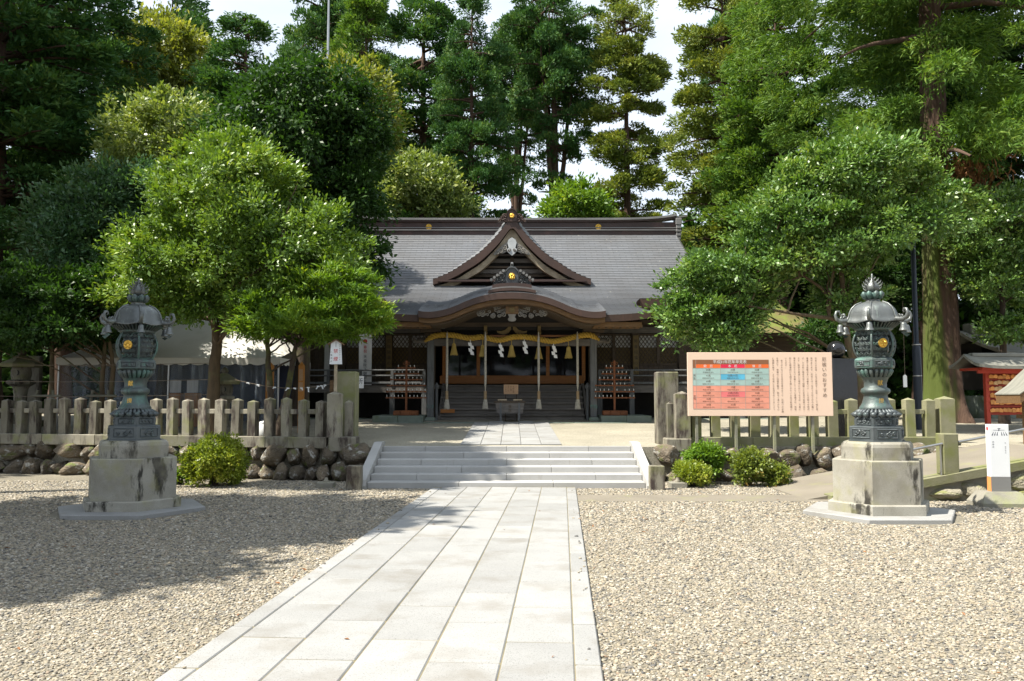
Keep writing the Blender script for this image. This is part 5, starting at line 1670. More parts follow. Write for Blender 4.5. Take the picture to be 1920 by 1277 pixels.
# ============================================================ big notice board
NBY = 16.55
nb_ = thing('notice_board', (xat(1425, 790, NBY), NBY, .66), 0, 'large peach notice board with coloured age table and vertical lettering', 'notice board')
bx0, bx1 = xat(1289, 720, NBY), xat(1560.5, 720, NBY)
bz0, bz1 = zat(780, NBY), zat(661, NBY)
b = MB(); b.box(((bx0 + bx1) / 2, NBY, (bz0 + bz1) / 2), (bx1 - bx0, .035, bz1 - bz0), ch=.004); panel = b.build('panel', M['peach'], nb_, True)
for px_ in (1307, 1381, 1453, 1525):
    b = MB(); x = xat(px_, 790, NBY); b.bar((x, NBY + .045, .55), (x, NBY + .045, bz1 - .1), .05); b.build('support', M['mortar'], nb_, True)
BW, BH = bx1 - bx0, bz1 - bz0
def U(u): return bx0 + BW * u          # u, v: fractions of the board, v from the top
def V(v): return bz1 - BH * v
FY = NBY - .0185
def cell(u0, u1, v0, v1, m_, name='table_cell', y=FY - .0012):
    b = MB(); b.add([(U(u0), y, V(v1)), (U(u1), y, V(v1)), (U(u1), y, V(v0)), (U(u0), y, V(v0))], [(0, 1, 2, 3)])
    return b.build(name, M[m_], nb_, True)
c0, cA, cB, cC, cD = .036, .058, .228, .397, .562
r0, r1, r2 = .115, .188, .248
cell(c0, cA, r0, r2, 'cell_brown'); cell(cA, cD, r0, r1, 'cell_brown')
cell(cA, cB, r1, r2, 'cell_orange'); cell(cB, cC, r1, r2, 'cell_red'); cell(cC, cD, r1, r2, 'cell_orange')
rows_ = [r2 + (.888 - r2) * k / 7 for k in range(8)]
ages = [('24歳', '25歳', '26歳'), ('41歳', '42歳(大厄)', '43歳'), ('60歳', '61歳', '62歳'), ('18歳', '19歳', '20歳'), ('32歳', '33歳(大厄)', '34歳'), ('36歳', '37歳', '38歳'), ('60歳', '61歳', '62歳')]
yrs = [('平成8年生まれ', '平成7年生まれ', '平成6年生まれ'), ('昭和54年生まれ', '昭和53年生まれ', '昭和52年生まれ'), ('昭和35年生まれ', '昭和34年生まれ', '昭和33年生まれ'), ('平成14年生まれ', '平成13年生まれ', '平成12年生まれ'), ('昭和63年生まれ', '昭和62年生まれ', '昭和61年生まれ'), ('昭和59年生まれ', '昭和58年生まれ', '昭和57年生まれ'), ('昭和35年生まれ', '昭和34年生まれ', '昭和33年生まれ')]
cell(c0, cA, rows_[0], rows_[3], 'cell_teal'); cell(c0, cA, rows_[3], rows_[7], 'cell_pink')
tx = MB(); HB_ = BH
for r_ in range(7):
    for c_, (u0, u1) in enumerate(((cA, cB), (cB, cC), (cC, cD))):
        m_ = 'cell_teal' if r_ < 3 else 'cell_pink'
        if c_ == 1 and r_ == 1: m_ = 'cell_blue'
        if c_ == 1 and r_ == 4: m_ = 'cell_rose'
        cell(u0, u1, rows_[r_], rows_[r_ + 1], m_)
        rh = (rows_[1] - rows_[0]) * BH
        zc_ = V(rows_[r_])
        glyphs(tx, ages[r_][c_], (U(u0) + U(u1)) / 2, FY - .003, zc_ - rh * .10, rh * .40)
        glyphs(tx, yrs[r_][c_], (U(u0) + U(u1)) / 2, FY - .003, zc_ - rh * .60, rh * .29)
glyphs(tx, '男性', U((c0 + cA) / 2), FY - .003, V((rows_[0] + rows_[3]) / 2 - .04), .05, True)
glyphs(tx, '女性', U((c0 + cA) / 2), FY - .003, V((rows_[3] + rows_[7]) / 2 - .04), .05, True)
tag(tx.build('table_lettering', M['ink_brown'], nb_, True), kind='stuff')
gl = MB()
for u in (c0, cA, cB, cC, cD): gl.box((U(u), FY - .002, (V(r0) + V(.888)) / 2), (.006, .001, V(r0) - V(.888)))
for v in rows_: gl.box(((U(c0) + U(cD)) / 2, FY - .0022, V(v)), (U(cD) - U(c0), .001, .004))
gl.build('table_rule', M['line_grey'], nb_, True)
tw = MB()
glyphs(tw, '平成31年厄年早見表', (U(cA) + U(cD)) / 2 - .05, FY - .003, V(r0 + .008), .075)
for (u0, u1, s_) in ((cA, cB, '前　厄'), (cB, cC, '本　厄'), (cC, cD, '後　厄')):
    glyphs(tw, s_, (U(u0) + U(u1)) / 2, FY - .003, V(r1 + .006), .062)
tw.build('heading_lettering', M['ink_white'], nb_, True)
tb = MB()
glyphs(tb, '厄祓いのおすすめ', U(.945), FY - .003, V(.07), .093, True, 1.10)
body_cols = ['日本には古来、人生の節目を「厄年」として慎む習', '慣があります。厄年とは一生のうち何らかの災難に', '遭遇する危険の多い年齢をいい、これは時々の時代', 'が、その長い歴史の中で経験した生活の知恵であり', 'ます。医学の発達した現代においてもなお、万事に', '慎まねばならない年齢として人々に意識され、肉体', '的にも精神的にも調子を崩しやすい人生の転換期と', 'いえます。', '　参りのみなさまも古式を畏みまつり、厄祓いの祈願', 'を受けて、神様のご加護を戴き、明るく清らかな心', 'と健康な体で、より充実した生活をおくりましょう']
for k, s_ in enumerate(body_cols):
    glyphs(tb, s_, U(.887 - k * .0295), FY - .003, V(.075), .042, True, 1.10)
tag(tb.build('body_lettering', M['ink_brown'], nb_, True), kind='stuff')

# ============================================================ white information pillar
ip = thing('information_pillar', (7.45, 12.8, 0), R(-3), 'white information pillar with grey foot on a trapezoid concrete block', 'sign')
b = MB()
b.add([(-.36, -.27, -.02), (.36, -.27, -.02), (.36, .24, -.02), (-.36, .24, -.02), (-.36, -.27, .06), (.36, -.27, .06), (.36, .24, .06), (-.36, .24, .06), (-.26, -.15, .22), (.26, -.15, .22), (.26, .15, .22), (-.26, .15, .22)],
      [(0, 1, 5, 4), (1, 2, 6, 5), (2, 3, 7, 6), (3, 0, 4, 7), (4, 5, 9, 8), (5, 6, 10, 9), (6, 7, 11, 10), (7, 4, 8, 11), (8, 9, 10, 11)])
b.build('footing', M['mortar'], ip)
b = MB(); b.box((.02, 0, .84), (.29, .12, .80), ch=.004); b.build('panel', M['white_paint'], ip)
b = MB(); b.box((.02, 0, .33), (.291, .121, .218)); b.build('grey_foot', M['sign_grey'], ip)
b = MB(); b.add([(-.1275, -.0605, .222), (-.1275, .0605, .222), (-.1275, .0605, .438), (-.1275, -.0605, .438)], [(3, 2, 1, 0)]); b.build('orange_side', M['sign_orange'], ip)
b = MB(); b.lathe([(.03, 0), (.03, .001)], 18); b.v = [(-.1265 - v[2], v[0] * .9, 1.175 + v[1]) for v in b.v]; b.build('red_dot', M['ink_red'], ip)
b = MB()
for k in range(7):
    if k == 3: continue
    x = (k - 3) * .033 + .02; s_ = (k - 3) * .004
    b.add([(x - .004 + s_, -.0612, 1.07), (x + .012 + s_, -.0612, 1.07), (x + .006 - s_, -.0612, 1.125), (x - s_ + .002, -.0612, 1.125)], [(0, 1, 2, 3)])
b.add([(.01, -.0612, 1.14), (.02, -.0612, 1.14), (.026, -.0612, 1.17), (.01, -.0612, 1.165)], [(0, 1, 2, 3)])
b.add([(-.01, -.0612, 1.176), (.05, -.0612, 1.172), (.03, -.0612, 1.182), (.01, -.0612, 1.182)], [(0, 1, 2, 3)])
b.box((.06, -.0612, 1.152), (.08, .001, .003)); b.box((-.03, -.0612, 1.152), (.08, .001, .003))
glyphs(b, '拝殿前', -.075, -.0614, .99, .028, True, 1.35); glyphs(b, '至 御手洗社', .105, -.0614, .97, .022, True, 1.35)
b.build('print', M['ink_navy'], ip)
bpy.data.objects.remove(_tmpcurve)
# ============================================================ foliage toolkit
def unit(a):
    return a / np.maximum(np.linalg.norm(a, axis=1, keepdims=True), 1e-9)
def leaf_mesh(name, C, T, Nn, L, Wd, m_, fold=.12, origin=(0, 0, 0)):
    C = C - np.array(origin)
    T = unit(T); S = unit(np.cross(Nn, T)); Nn = np.cross(T, S)
    L = L[:, None]; Wd = Wd[:, None]
    v = np.empty((len(C), 4, 3))
    v[:, 0] = C - T * L * .5
    v[:, 1] = C + S * Wd * .5 + T * L * .05 + Nn * Wd * fold
    v[:, 2] = C + T * L * .5 - Nn * L * .08
    v[:, 3] = C - S * Wd * .5 + T * L * .05 + Nn * Wd * fold
    n_ = len(C)
    me = bpy.data.meshes.new(name)
    me.vertices.add(n_ * 4); me.vertices.foreach_set('co', v.astype(np.float32).ravel())
    me.loops.add(n_ * 4); me.loops.foreach_set('vertex_index', np.arange(n_ * 4, dtype=np.int32))
    me.polygons.add(n_); me.polygons.foreach_set('loop_start', np.arange(0, n_ * 4, 4, dtype=np.int32))
    try: me.polygons.foreach_set('loop_total', np.full(n_, 4, dtype=np.int32))
    except Exception: pass
    me.materials.append(m_)
    me.update(calc_edges=True)
    return me
def rdir(n_):
    return unit(rng.normal(size=(n_, 3)))
def clump_centres(ells, n_, shell=(.72, 1.02), inner=.12, low=-.55):
    """points near the outer surface of a union of ellipsoids (cx,cy,cz,rx,ry,rz), with outward directions"""
    E = np.array(ells, float)
    w = (E[:, 3] * E[:, 5] + E[:, 3] * E[:, 4] + E[:, 4] * E[:, 5]); w /= w.sum()
    P, O = [], []
    tot = 0
    while tot < n_:
        k = rng.choice(len(E), n_ * 2, p=w)
        d = rdir(n_ * 2)
        d = d[d[:, 2] > low] if low > -1 else d
        k = k[:len(d)]
        r = rng.uniform(shell[0], shell[1], len(d))
        deep = rng.random(len(d)) < inner
        r[deep] *= rng.uniform(.35, .9, deep.sum())
        p = E[k, :3] + d * E[k, 3:] * r[:, None]
        o = unit(d / E[k, 3:])
        # drop those buried inside another ellipsoid
        q = np.ones(len(p), bool)
        for e in range(len(E)):
            dd = (((p - E[e, :3]) / E[e, 3:]) ** 2).sum(1)
            q &= (dd > .42) | (k == e) | deep
        P.append(p[q]); O.append(o[q]); tot += q.sum()
    return np.vstack(P)[:n_], np.vstack(O)[:n_]
def broad_leaves(ells, nclump, per, cr, L, asp=.45, flat=.7, inner=.15, low=-.55, droop=.0, up=.55, shell=(.72, 1.03)):
    P, O = clump_centres(ells, nclump, inner=inner, low=low, shell=shell)
    n_ = nclump * per
    idx = np.repeat(np.arange(nclump), per)
    size = rng.uniform(.45, 1.5, nclump)
    d = rdir(n_)
    r = np.abs(rng.normal(.62, .33, n_)).clip(0.03, 1.35)
    off = d * (r * cr * size[idx])[:, None]
    off[:, 2] *= flat
    C = P[idx] + off
    T = unit(d * .8 + O[idx] * .5 + np.array([0, 0, .25 - droop]) + rng.normal(size=(n_, 3)) * .45)
    Nn = unit(rng.normal(size=(n_, 3)) * .55 + np.array([0, 0, up]) + O[idx] * .55)
    Ls = rng.normal(L, L * .3, n_).clip(L * .4, L * 1.7)
    return C, T, Nn, Ls, Ls * asp, P, O
def bez(a, b, sag, n_=8, wob=.0, r_=random):
    a, b = Vector(a), Vector(b)
    mid = (a + b) / 2 + Vector((0, 0, sag))
    out = []
    for t in np.linspace(0, 1, n_):
        p = a * (1 - t) ** 2 + mid * 2 * t * (1 - t) + b * t * t
        if 0 < t < 1: p += Vector((r_.uniform(-wob, wob), r_.uniform(-wob, wob), r_.uniform(-wob, wob)))
        out.append(p)
    return out
def limbs(mb_, stems, P, n_, r0, r_, sag=.3):
    """branches from points of the stems to chosen clump centres"""
    for j in r_.sample(range(len(P)), min(n_, len(P))):
        e = Vector(P[j])
        st = r_.choice(stems)
        k = min(range(len(st)), key=lambda q: (st[q] - e).length + abs(st[q].z - (e.z - (e - st[q]).length * .45)) * 1.0)
        a = st[k]
        pts = bez(a, a.lerp(e, .95), sag * (e - a).length * .35, 7, .05, r_)
        ra = r0 * (1 - .55 * k / len(st)) * .28
        mb_.tube(pts, [ra * (1 - .85 * t) + .006 for t in np.linspace(0, 1, 7)], 6, cap=False)
def ell(px, py, rx, ry, d, dep=None):
    c = at(px, py, d); s_ = d / F
    return (c.x, c.y, c.z, rx * s_, (dep if dep else rx * s_ * .9), ry * s_)

LM = {}
LM['osmanthus'] = leaf_mat('leaf_osmanthus', (0.068, 0.144, 0.023), (0.176, 0.289, 0.043), .44, .24, (1.6, 1.5, .5), (0.297, 0.395, 0.072), .55)
LM['camellia'] = leaf_mat('leaf_camellia', (0.060, 0.140, 0.032), (0.159, 0.270, 0.059), .40, .22, (1.5, 1.5, .5), (0.272, 0.359, 0.095), .6)
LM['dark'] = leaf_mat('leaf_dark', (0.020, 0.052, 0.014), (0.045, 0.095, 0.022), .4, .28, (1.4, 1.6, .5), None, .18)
LM['blue'] = leaf_mat('leaf_blue_green', (0.043, 0.108, 0.050), (0.094, 0.180, 0.079), .38, .28, (1.4, 1.5, .6), None, .45)
LM['pale'] = leaf_mat('leaf_pale', (0.113, 0.179, 0.041), (0.261, 0.322, 0.098), .42, .26, (1.5, 1.5, .5), (0.374, 0.404, 0.135), .55)
LM['yellow'] = leaf_mat('leaf_yellow_green', (0.119, 0.161, 0.033), (0.237, 0.261, 0.066), .45, .38, (1.5, 1.45, .45), (0.309, 0.309, 0.095), .4)
LM['maple'] = leaf_mat('leaf_maple', (0.067, 0.153, 0.019), (0.171, 0.291, 0.028), .5, .30, (1.6, 1.5, .4), (0.293, 0.370, 0.039), .35)
LM['cedar'] = leaf_mat('sprig_cedar', (.033, .095, .030), (.078, .160, .046), .55, .22, (1.4, 1.4, .5), (.135, .205, .05), .12)
LM['cedar_olive'] = leaf_mat('sprig_cedar_olive', (0.090, 0.140, 0.028), (0.180, 0.227, 0.047), .55, .25, (1.5, 1.4, .45), (0.265, 0.281, 0.062), .12)
LM['cedar_green'] = leaf_mat('sprig_cedar_green', (0.061, 0.136, 0.025), (0.129, 0.215, 0.043), .5, .28, (1.5, 1.5, .45), (0.200, 0.272, 0.057), .12)
LM['azalea'] = leaf_mat('leaf_azalea', (0.118, 0.180, 0.022), (0.296, 0.359, 0.040), .4, .32, (1.5, 1.4, .4), (0.468, 0.468, 0.078), .45)
LM['azalea_red'] = leaf_mat('leaf_nandina', (0.101, 0.151, 0.031), (0.230, 0.288, 0.058), .4, .32, (1.5, 1.4, .4), (0.432, 0.245, 0.072), .45)

def tree(name, base, stems, ells, label, lm, bark, nclump, per, cr, L, asp=.45, flat=.7, inner=.15, low=-.55, nlimb=24, r0=.14, group=None, droop=0., up=.55, seed=1, cat='tree', shell=(.60, 1.19)):
    base = Vector(base)
    t = thing(name, base, 0, label, cat, group)
    C, T, Nn, Ls, Ws, P, O = broad_leaves(ells, nclump, per, cr, L, asp, flat, inner, low, droop, up, shell)
    obj_from('crown', leaf_mesh('crown', C, T, Nn, Ls, Ws, LM[lm], origin=base), t)
    r_ = random.Random(seed)
    mb_ = MB(); S3 = []
    for si, st in enumerate(stems):
        pts = []; rs_ = r0 * (1 if si == 0 or (Vector(st[0]).z < base.z + .2) else .5)
        cps = [Vector(p) for p in st]
        for a, b_ in zip(cps[:-1], cps[1:]):
            for k in range(5): pts.append(a.lerp(b_, k / 5) + Vector((r_.uniform(-.02, .02), r_.uniform(-.02, .02), 0)))
        pts.append(cps[-1])
        n_ = len(pts)
        mb_.tube(pts, [rs_ * (1 + .5 * max(0, 1 - 6 * k / n_)) * (1 - .72 * k / n_) for k in range(n_)], 9)
        S3.append(pts)
    limbs(mb_, S3, P, nlimb, r0, r_)
    mb_.v = [tuple(Vector(v) - base) for v in mb_.v]
    mb_.build('trunk', M[bark], t)
    return t

# ============================================================ cedars
def cedar_parts(H, R_, h0, lm, npuff, per, pr, sL, sW, droop=.15, prof=None, seed=1, bark='bark_cedar', r0=.45, forks=0, hang=0., lean=(0, 0), thin=0.0, bias=.9, wrap=0):
    """one cedar at the origin: straight trunk, boughs and rounded puffs of needle sprays"""
    r_ = random.Random(seed); g = np.random.default_rng(seed)
    prof = prof or [(0, .55), (.15, 1.0), (.5, .85), (.8, .5), (1, .08)]
    pu = np.array(prof)
    mb_ = MB()
    tr = [Vector((lean[0] * (k / 14) + r_.uniform(-.05, .05), lean[1] * (k / 14), H * .97 * k / 14)) for k in range(15)]
    mb_.tube([Vector((0, 0, -.3))] + tr[1:], [r0 * 1.35] + [r0 * (1 - .93 * k / 14) for k in range(1, 15)], 12)
    axes = [tr]
    for f in range(forks):
        k = r_.randint(6, 8); a = r_.uniform(0, 6.28)
        e = Vector((math.cos(a) * R_ * .45, math.sin(a) * R_ * .45, H * r_.uniform(.86, .95)))
        br = bez(tr[k], e, -H * .03, 9, .06, r_)
        mb_.tube(br, [r0 * .5 * (1 - .8 * q / 8) for q in range(9)], 8); axes.append(br)
    cen, siz, out = [], [], []
    while len(cen) < npuff:
        u = r_.random() ** bias
        h = h0 + (H - h0) * u
        rr = R_ * float(np.interp(u, pu[:, 0], pu[:, 1])) * r_.uniform(.75, 1.12)
        a = r_.uniform(0, 6.28)
        ax = r_.choice(axes) if forks else tr
        k = min(range(len(ax)), key=lambda q: abs(ax[q].z - h))
        o = ax[k]
        if forks: rr *= .8
        tip = Vector((o.x + math.cos(a) * rr, o.y + math.sin(a) * rr, h - rr * droop))
        mb_.tube(bez((o.x, o.y, h - rr * .1), tip, rr * .08, 5, .03, r_), [r0 * .16 * (1 - .8 * q / 4) + .012 for q in range(5)], 5, cap=False)
        nn = max(1, int(rr / (pr * 1.05)))
        for j in range(nn):
            f = 1 - j * .30
            if f < .3 or len(cen) >= npuff: break
            if thin and r_.random() < thin: continue
            c = Vector((o.x, o.y, h)).lerp(tip, f) + Vector((r_.uniform(-.3, .3), r_.uniform(-.3, .3), r_.uniform(-.1, .35)))
            cen.append(tuple(c)); siz.append(pr * r_.uniform(.6, 1.25)); out.append((math.cos(a), math.sin(a), .25))
    for q in range(wrap):
        j = r_.randrange(len(cen)); a = r_.uniform(0, 6.28); rr = r_.uniform(.7, 1.6); h = h0 + .3 + (H - h0) * .7 * r_.random()
        cen[j] = (math.cos(a) * rr, math.sin(a) * rr, h); out[j] = (math.cos(a), math.sin(a), 0)
    cen, siz, out = np.array(cen), np.array(siz), np.array(out)
    n_ = npuff * per
    idx = np.repeat(np.arange(npuff), per)
    d = unit(g.normal(size=(n_, 3)) + np.array([0, 0, .45]) + out[idx] * .35)
    rad = np.abs(g.normal(.80, .18, n_)).clip(.05, 1.25)
    off = d * (siz[idx] * rad)[:, None]; off[:, 2] *= .55
    C = cen[idx] + off
    T = unit(d * .65 + out[idx] * .45 + g.normal(size=(n_, 3)) * .5 + np.array([0, 0, .15 - hang]))
    Nn = unit(g.normal(size=(n_, 3)) + d * .4 + np.array([0, 0, .3]))
    Ls = g.normal(sL, sL * .22, n_).clip(sL * .5, sL * 1.6)
    cm = leaf_mesh('crown', C, T, Nn, Ls, Ls * sW, LM[lm], fold=.05)
    tm = mb_.mesh('trunk', M[bark])
    return cm, tm
def cedar(parts, x, y, rz, s, label, group='cedars behind the hall', name='cedar_tree', z=None):
    t = thing(name, (x, y, (1.0 if z is None else z)), rz, label, 'tree', group)
    if hasattr(s, '__len__'): t.scale = s
    else: t.scale = (s, s, s)
    obj_from('crown', parts[0], t); obj_from('trunk', parts[1], t)
    return t
def place(parts, H, px, py_top, d, rz, label, wid=1.0, **k):
    top = at(px, py_top, d)
    s = (top.z - 1.0) / H
    return cedar(parts, top.x, d, rz, (s * wid, s * wid, s), label, **k)

A = cedar_parts(24, 3.6, 5.0, 'cedar', 300, 280, .80, .24, .34, seed=3, r0=.42)                                             # full rounded cedar
B = cedar_parts(24, 4.0, 10.5, 'cedar', 230, 290, .82, .25, .34, seed=5, r0=.48, forks=4, prof=[(0, .25), (.35, .45), (.55, .9), (.75, 1.0), (.9, .85), (1, .4)], thin=.1, bias=.5)   # old umbrella-shaped cedar
Cn = cedar_parts(24, 3.0, 6.0, 'cedar_green', 330, 270, .74, .24, .30, seed=8, r0=.38, prof=[(0, 1.0), (.3, .9), (.6, .62), (.85, .3), (1, .05)])      # conical young cedar
D = cedar_parts(24, 2.5, 4.0, 'cedar_olive', 240, 290, .74, .24, .32, seed=12, r0=.40, prof=[(0, .8), (.3, 1.0), (.7, .9), (.9, .65), (1, .3)], thin=.10)   # narrow olive cedar
place(A, 24, 325, -45, 55, .3, 'tall cedar rising behind the yellow-green tree', 1.05)
place(A, 24, 462, 34, 26.8, 2.0, 'cedar with rounded top between the yellow-green tree and the lightning pole', 1.25)
place(A, 24, 552, 66, 66, 4.1, 'small distant cedar just beside the thin lightning pole', .8)
place(Cn, 24, 688, -30, 47, 1.0, 'dense cone-shaped cedar beside the lightning pole', 1.0)
place(B, 24, 640, 5, 58, 2.6, 'old cedar half hidden behind the cone-shaped cedar', .8)
place(A, 24, 795, -45, 50, 5.0, 'broad cedar above the hall between cone-shaped and umbrella-shaped cedars', 1.1)
place(A, 24, 885, -15, 45, 1.3, 'leafy cedar with many tiers next to the umbrella-shaped cedar', .75)
place(B, 24, 1040, 4, 48, .6, 'old umbrella-shaped cedar with forked bare trunk behind the roof gable', .80)
place(B, 24, 968, 40, 56, 3.3, 'slim cedar with straight bare trunk behind the gable crest', .62)
place(D, 24, 1172, 2, 46, .2, 'narrow olive cedar standing free against the sky', .95)
place(D, 24, 1352, -75, 36, 2.2, 'olive-green cedar beside the right end of the roof ridge', 1.0, group='cedars right of the hall')
place(A, 24, 1395, -110, 46, .9, 'dark cedar behind the olive-green cedar', .7, group='cedars right of the hall')
place(Cn, 24, 1450, -190, 33, 3.9, 'bright cedar between the olive-green cedar and the giant mossy cedar', .95, group='cedars right of the hall')
# the giant cedar by the ramp: mossy bole, long hanging sprays
GH = 27
Gp = cedar_parts(GH, 5.6, 6.8, 'cedar_green', 460, 400, .85, .22, .18, seed=21, r0=.50, droop=.34, hang=.55, wrap=95, prof=[(0, .75), (.15, 1.0), (.5, .9), (.8, .55), (1, .1)])
gx = xat(1768, 700, 24.0)
gc = thing('giant_cedar', (gx, 24.0, tz(24)), 0, 'giant cedar with green mossy bole and long hanging sprays', 'tree')
obj_from('crown', Gp[0], gc)
mb = MB()
nr, na = 34, 84
rk = [random.Random(k).uniform(-1, 1) for k in range(84)]
vs = []
for i in range(nr):
    z = -.25 + (GH * .9) * (i / (nr - 1)) ** 1.8
    fl = .52 * (1 - z / (GH * 1.05)) + .20 * math.exp(-max(z, 0) / .4)
    for k in range(na):
        a = 2 * PI * k / na
        rr_ = fl * (1 + .05 * math.sin(5 * a + .6) + .03 * math.sin(11 * a) + .026 * rk[k] * (1 + .4 * math.sin(z * 1.7 + k)) + .20 * math.exp(-max(z, 0) / .5) * math.sin(6 * a + 1))
        vs.append((rr_ * math.cos(a), rr_ * math.sin(a), z))
mb.add(vs, [(i * na + k, i * na + (k + 1) % na, (i + 1) * na + (k + 1) % na, (i + 1) * na + k) for i in range(nr - 1) for k in range(na)], True)
def mossbark():
    m = M['bark_cedar'].copy(); m.name = 'bark_mossy'
    n, l = m.node_tree.nodes, m.node_tree.links
    b = n['Principled BSDF']
    src = b.inputs['Base Color'].links[0].from_socket
    tc = n.new('ShaderNodeTexCoord')
    # moss keeps to one side of the bole (the lower, front-left side), ragged edge
    dp = n.new('ShaderNodeVectorMath'); dp.operation = 'DOT_PRODUCT'; dp.inputs[1].default_value = (-1.0, -.35, -.035)
    l.new(tc.outputs['Object'], dp.inputs[0])
    mp = n.new('ShaderNodeMapping'); mp.inputs['Scale'].default_value = (5, 5, .7)
    t = n.new('ShaderNodeTexNoise'); t.inputs['Scale'].default_value = 1.1; t.inputs['Detail'].default_value = 6
    l.new(tc.outputs['Object'], mp.inputs['Vector']); l.new(mp.outputs['Vector'], t.inputs['Vector'])
    ad = n.new('ShaderNodeMath'); ad.operation = 'MULTIPLY_ADD'; ad.inputs[1].default_value = .9
    l.new(t.outputs['Fac'], ad.inputs[0]); l.new(dp.outputs['Value'], ad.inputs[2])
    mr = n.new('ShaderNodeMapRange'); mr.inputs['From Min'].default_value = .50; mr.inputs['From Max'].default_value = .80
    l.new(ad.outputs[0], mr.inputs['Value'])
    mx = n.new('ShaderNodeMix'); mx.data_type = 'RGBA'; mx.inputs['B'].default_value = (.075, .10, .018, 1)
    l.new(mr.outputs['Result'], mx.inputs['Factor']); l.new(src, mx.inputs['A'])
    l.new(mx.outputs['Result'], b.inputs['Base Color'])
    return m
M['bark_mossy'] = mossbark()
o = mb.build('bole', M['bark_mossy'], gc); tag(o, 'thick bole with bright green moss on one side')
b = MB()
rr = random.Random(5)
for k in range(26):
    a = rr.uniform(0, 6.28); h = rr.uniform(7.5, 20); l_ = rr.uniform(2.5, 4.8)
    b.tube(bez((0, 0, h), (math.cos(a) * l_, math.sin(a) * l_, h - l_ * .3), .4, 6, .05, rr), [.10 * (1 - .8 * q / 5) + .01 for q in range(6)], 6, cap=False)
b.build('bough', M['bark_cedar'], gc)
# brown dead sprays hanging on its lower boughs
C0 = np.array([at(px_, py_, 23.4) for px_, py_ in ((1795, 300), (1830, 320), (1850, 335), (1790, 345), (1905, 260), (1810, 315))])
idx = np.repeat(np.arange(len(C0)), 90); n_ = len(idx)
C = C0[idx] + rng.normal(size=(n_, 3)) * np.array([.22, .25, .25])
Nn = rdir(n_); T = unit(rng.normal(size=(n_, 3)) * .5 + np.array([0, 0, -1.]))
Ls = rng.normal(.32, .06, n_)
obj_from('dead_sprays', leaf_mesh('dead_sprays', C, T, Nn, Ls, Ls * .16, M['dead_leaf'], origin=(gx, 24.0, tz(24))), gc)
# second big cedar bole in the shade behind it
place(A, 24, 1700, -260, 30, 1.1, 'dark cedar in shade behind the lamp post', 1.1, group='cedars right of the hall')
place(A, 24, 1930, -260, 29, 2.4, 'dark cedar behind the small side shrine', 1.2, group='cedars right of the hall')

# left: dark cedars whose shade falls on the terrace and roof
place(A, 24, 20, -330, 26.0, 4.0, 'dark shaded cedar towering beyond the tent', 1.3, group='cedars left of the hall')
place(A, 24, 150, -250, 33.0, 2.0, 'dark cedar behind the blue-green tree', 1.0, group='cedars left of the hall')

# ============================================================ broadleaf trees, left
def base_at(px, py, d):
    p = at(px, py, d); return Vector((p.x, d, tz(d) if d > 16.5 else 0))
d = 19.4
b0 = base_at(397, 780, d)
tree('osmanthus_tree', b0, [[b0 - Vector((0, 0, .2)), at(402, 690, d), at(408, 620, d), at(380, 545, d), at(370, 480, d)], [at(406, 640, d), at(425, 590, d), at(450, 500, d), at(455, 400, d)], [at(408, 620, d), at(395, 600, d), at(440, 540, 18.8), at(520, 480, 18.8)]],
     [ell(420, 410, 145, 130, d), ell(500, 480, 165, 115, d), ell(335, 490, 125, 95, d), ell(590, 540, 95, 60, d), ell(440, 305, 92, 58, d), ell(285, 550, 80, 55, d), ell(470, 565, 120, 42, d), ell(370, 560, 80, 40, d)],
     'large dome-shaped evergreen tree with glossy sunlit leaves behind the fence', 'osmanthus', 'bark_pale', 560, 170, .40, .105, .45, .75, .16, -.75, 34, .16, seed=2, up=.85)
d = 18.4
b0 = base_at(510, 790, d)
tree('yew_tree', b0, [[b0 - Vector((0, 0, .2)), at(505, 700, d), at(500, 640, d), at(495, 600, d)], [b0 + Vector((.1, 0, 0)), at(545, 700, d), at(555, 650, d), at(610, 600, d)]],
     [ell(590, 600, 125, 30, d, 1.2), ell(510, 588, 62, 40, d, 1.0), ell(650, 580, 78, 26, d, 1.0), ell(550, 620, 100, 22, d, 1.1), ell(620, 545, 80, 40, d, 1.0)],
     'low spreading bright green tree with layered feathery sprays beside the no smoking sign', 'maple', 'bark', 330, 90, .30, .13, .22, .34, .1, -.8, 26, .085, seed=4, up=.9)
d = 23.5
b0 = base_at(300, 760, d)
tree('camellia_tree', b0, [[b0 - Vector((0, 0, .2)), at(312, 640, d), at(322, 560, d), at(300, 420, d), at(300, 260, d)]],
     [ell(300, 250, 95, 75, d), ell(265, 335, 85, 70, d), ell(350, 300, 75, 60, d)],
     'tall tree with pale glinting leaves rising behind the dome-shaped tree', 'pale', 'bark', 330, 80, .42, .13, .45, .75, .15, -.7, 20, .17, seed=6)
d = 22.0
b0 = base_at(200, 770, d)
tree('evergreen_oak', b0, [[b0 - Vector((0, 0, .2)), at(205, 640, d), at(195, 520, d), at(185, 400, d)]],
     [ell(190, 400, 100, 75, d), ell(130, 440, 80, 60, d), ell(235, 360, 70, 55, d), ell(170, 480, 110, 50, d)],
     'blue-green evergreen tree behind the bronze lantern', 'blue', 'bark', 320, 80, .42, .12, .42, .7, .15, -.7, 20, .12, seed=7)
d = 20.2
b0 = base_at(95, 770, d)
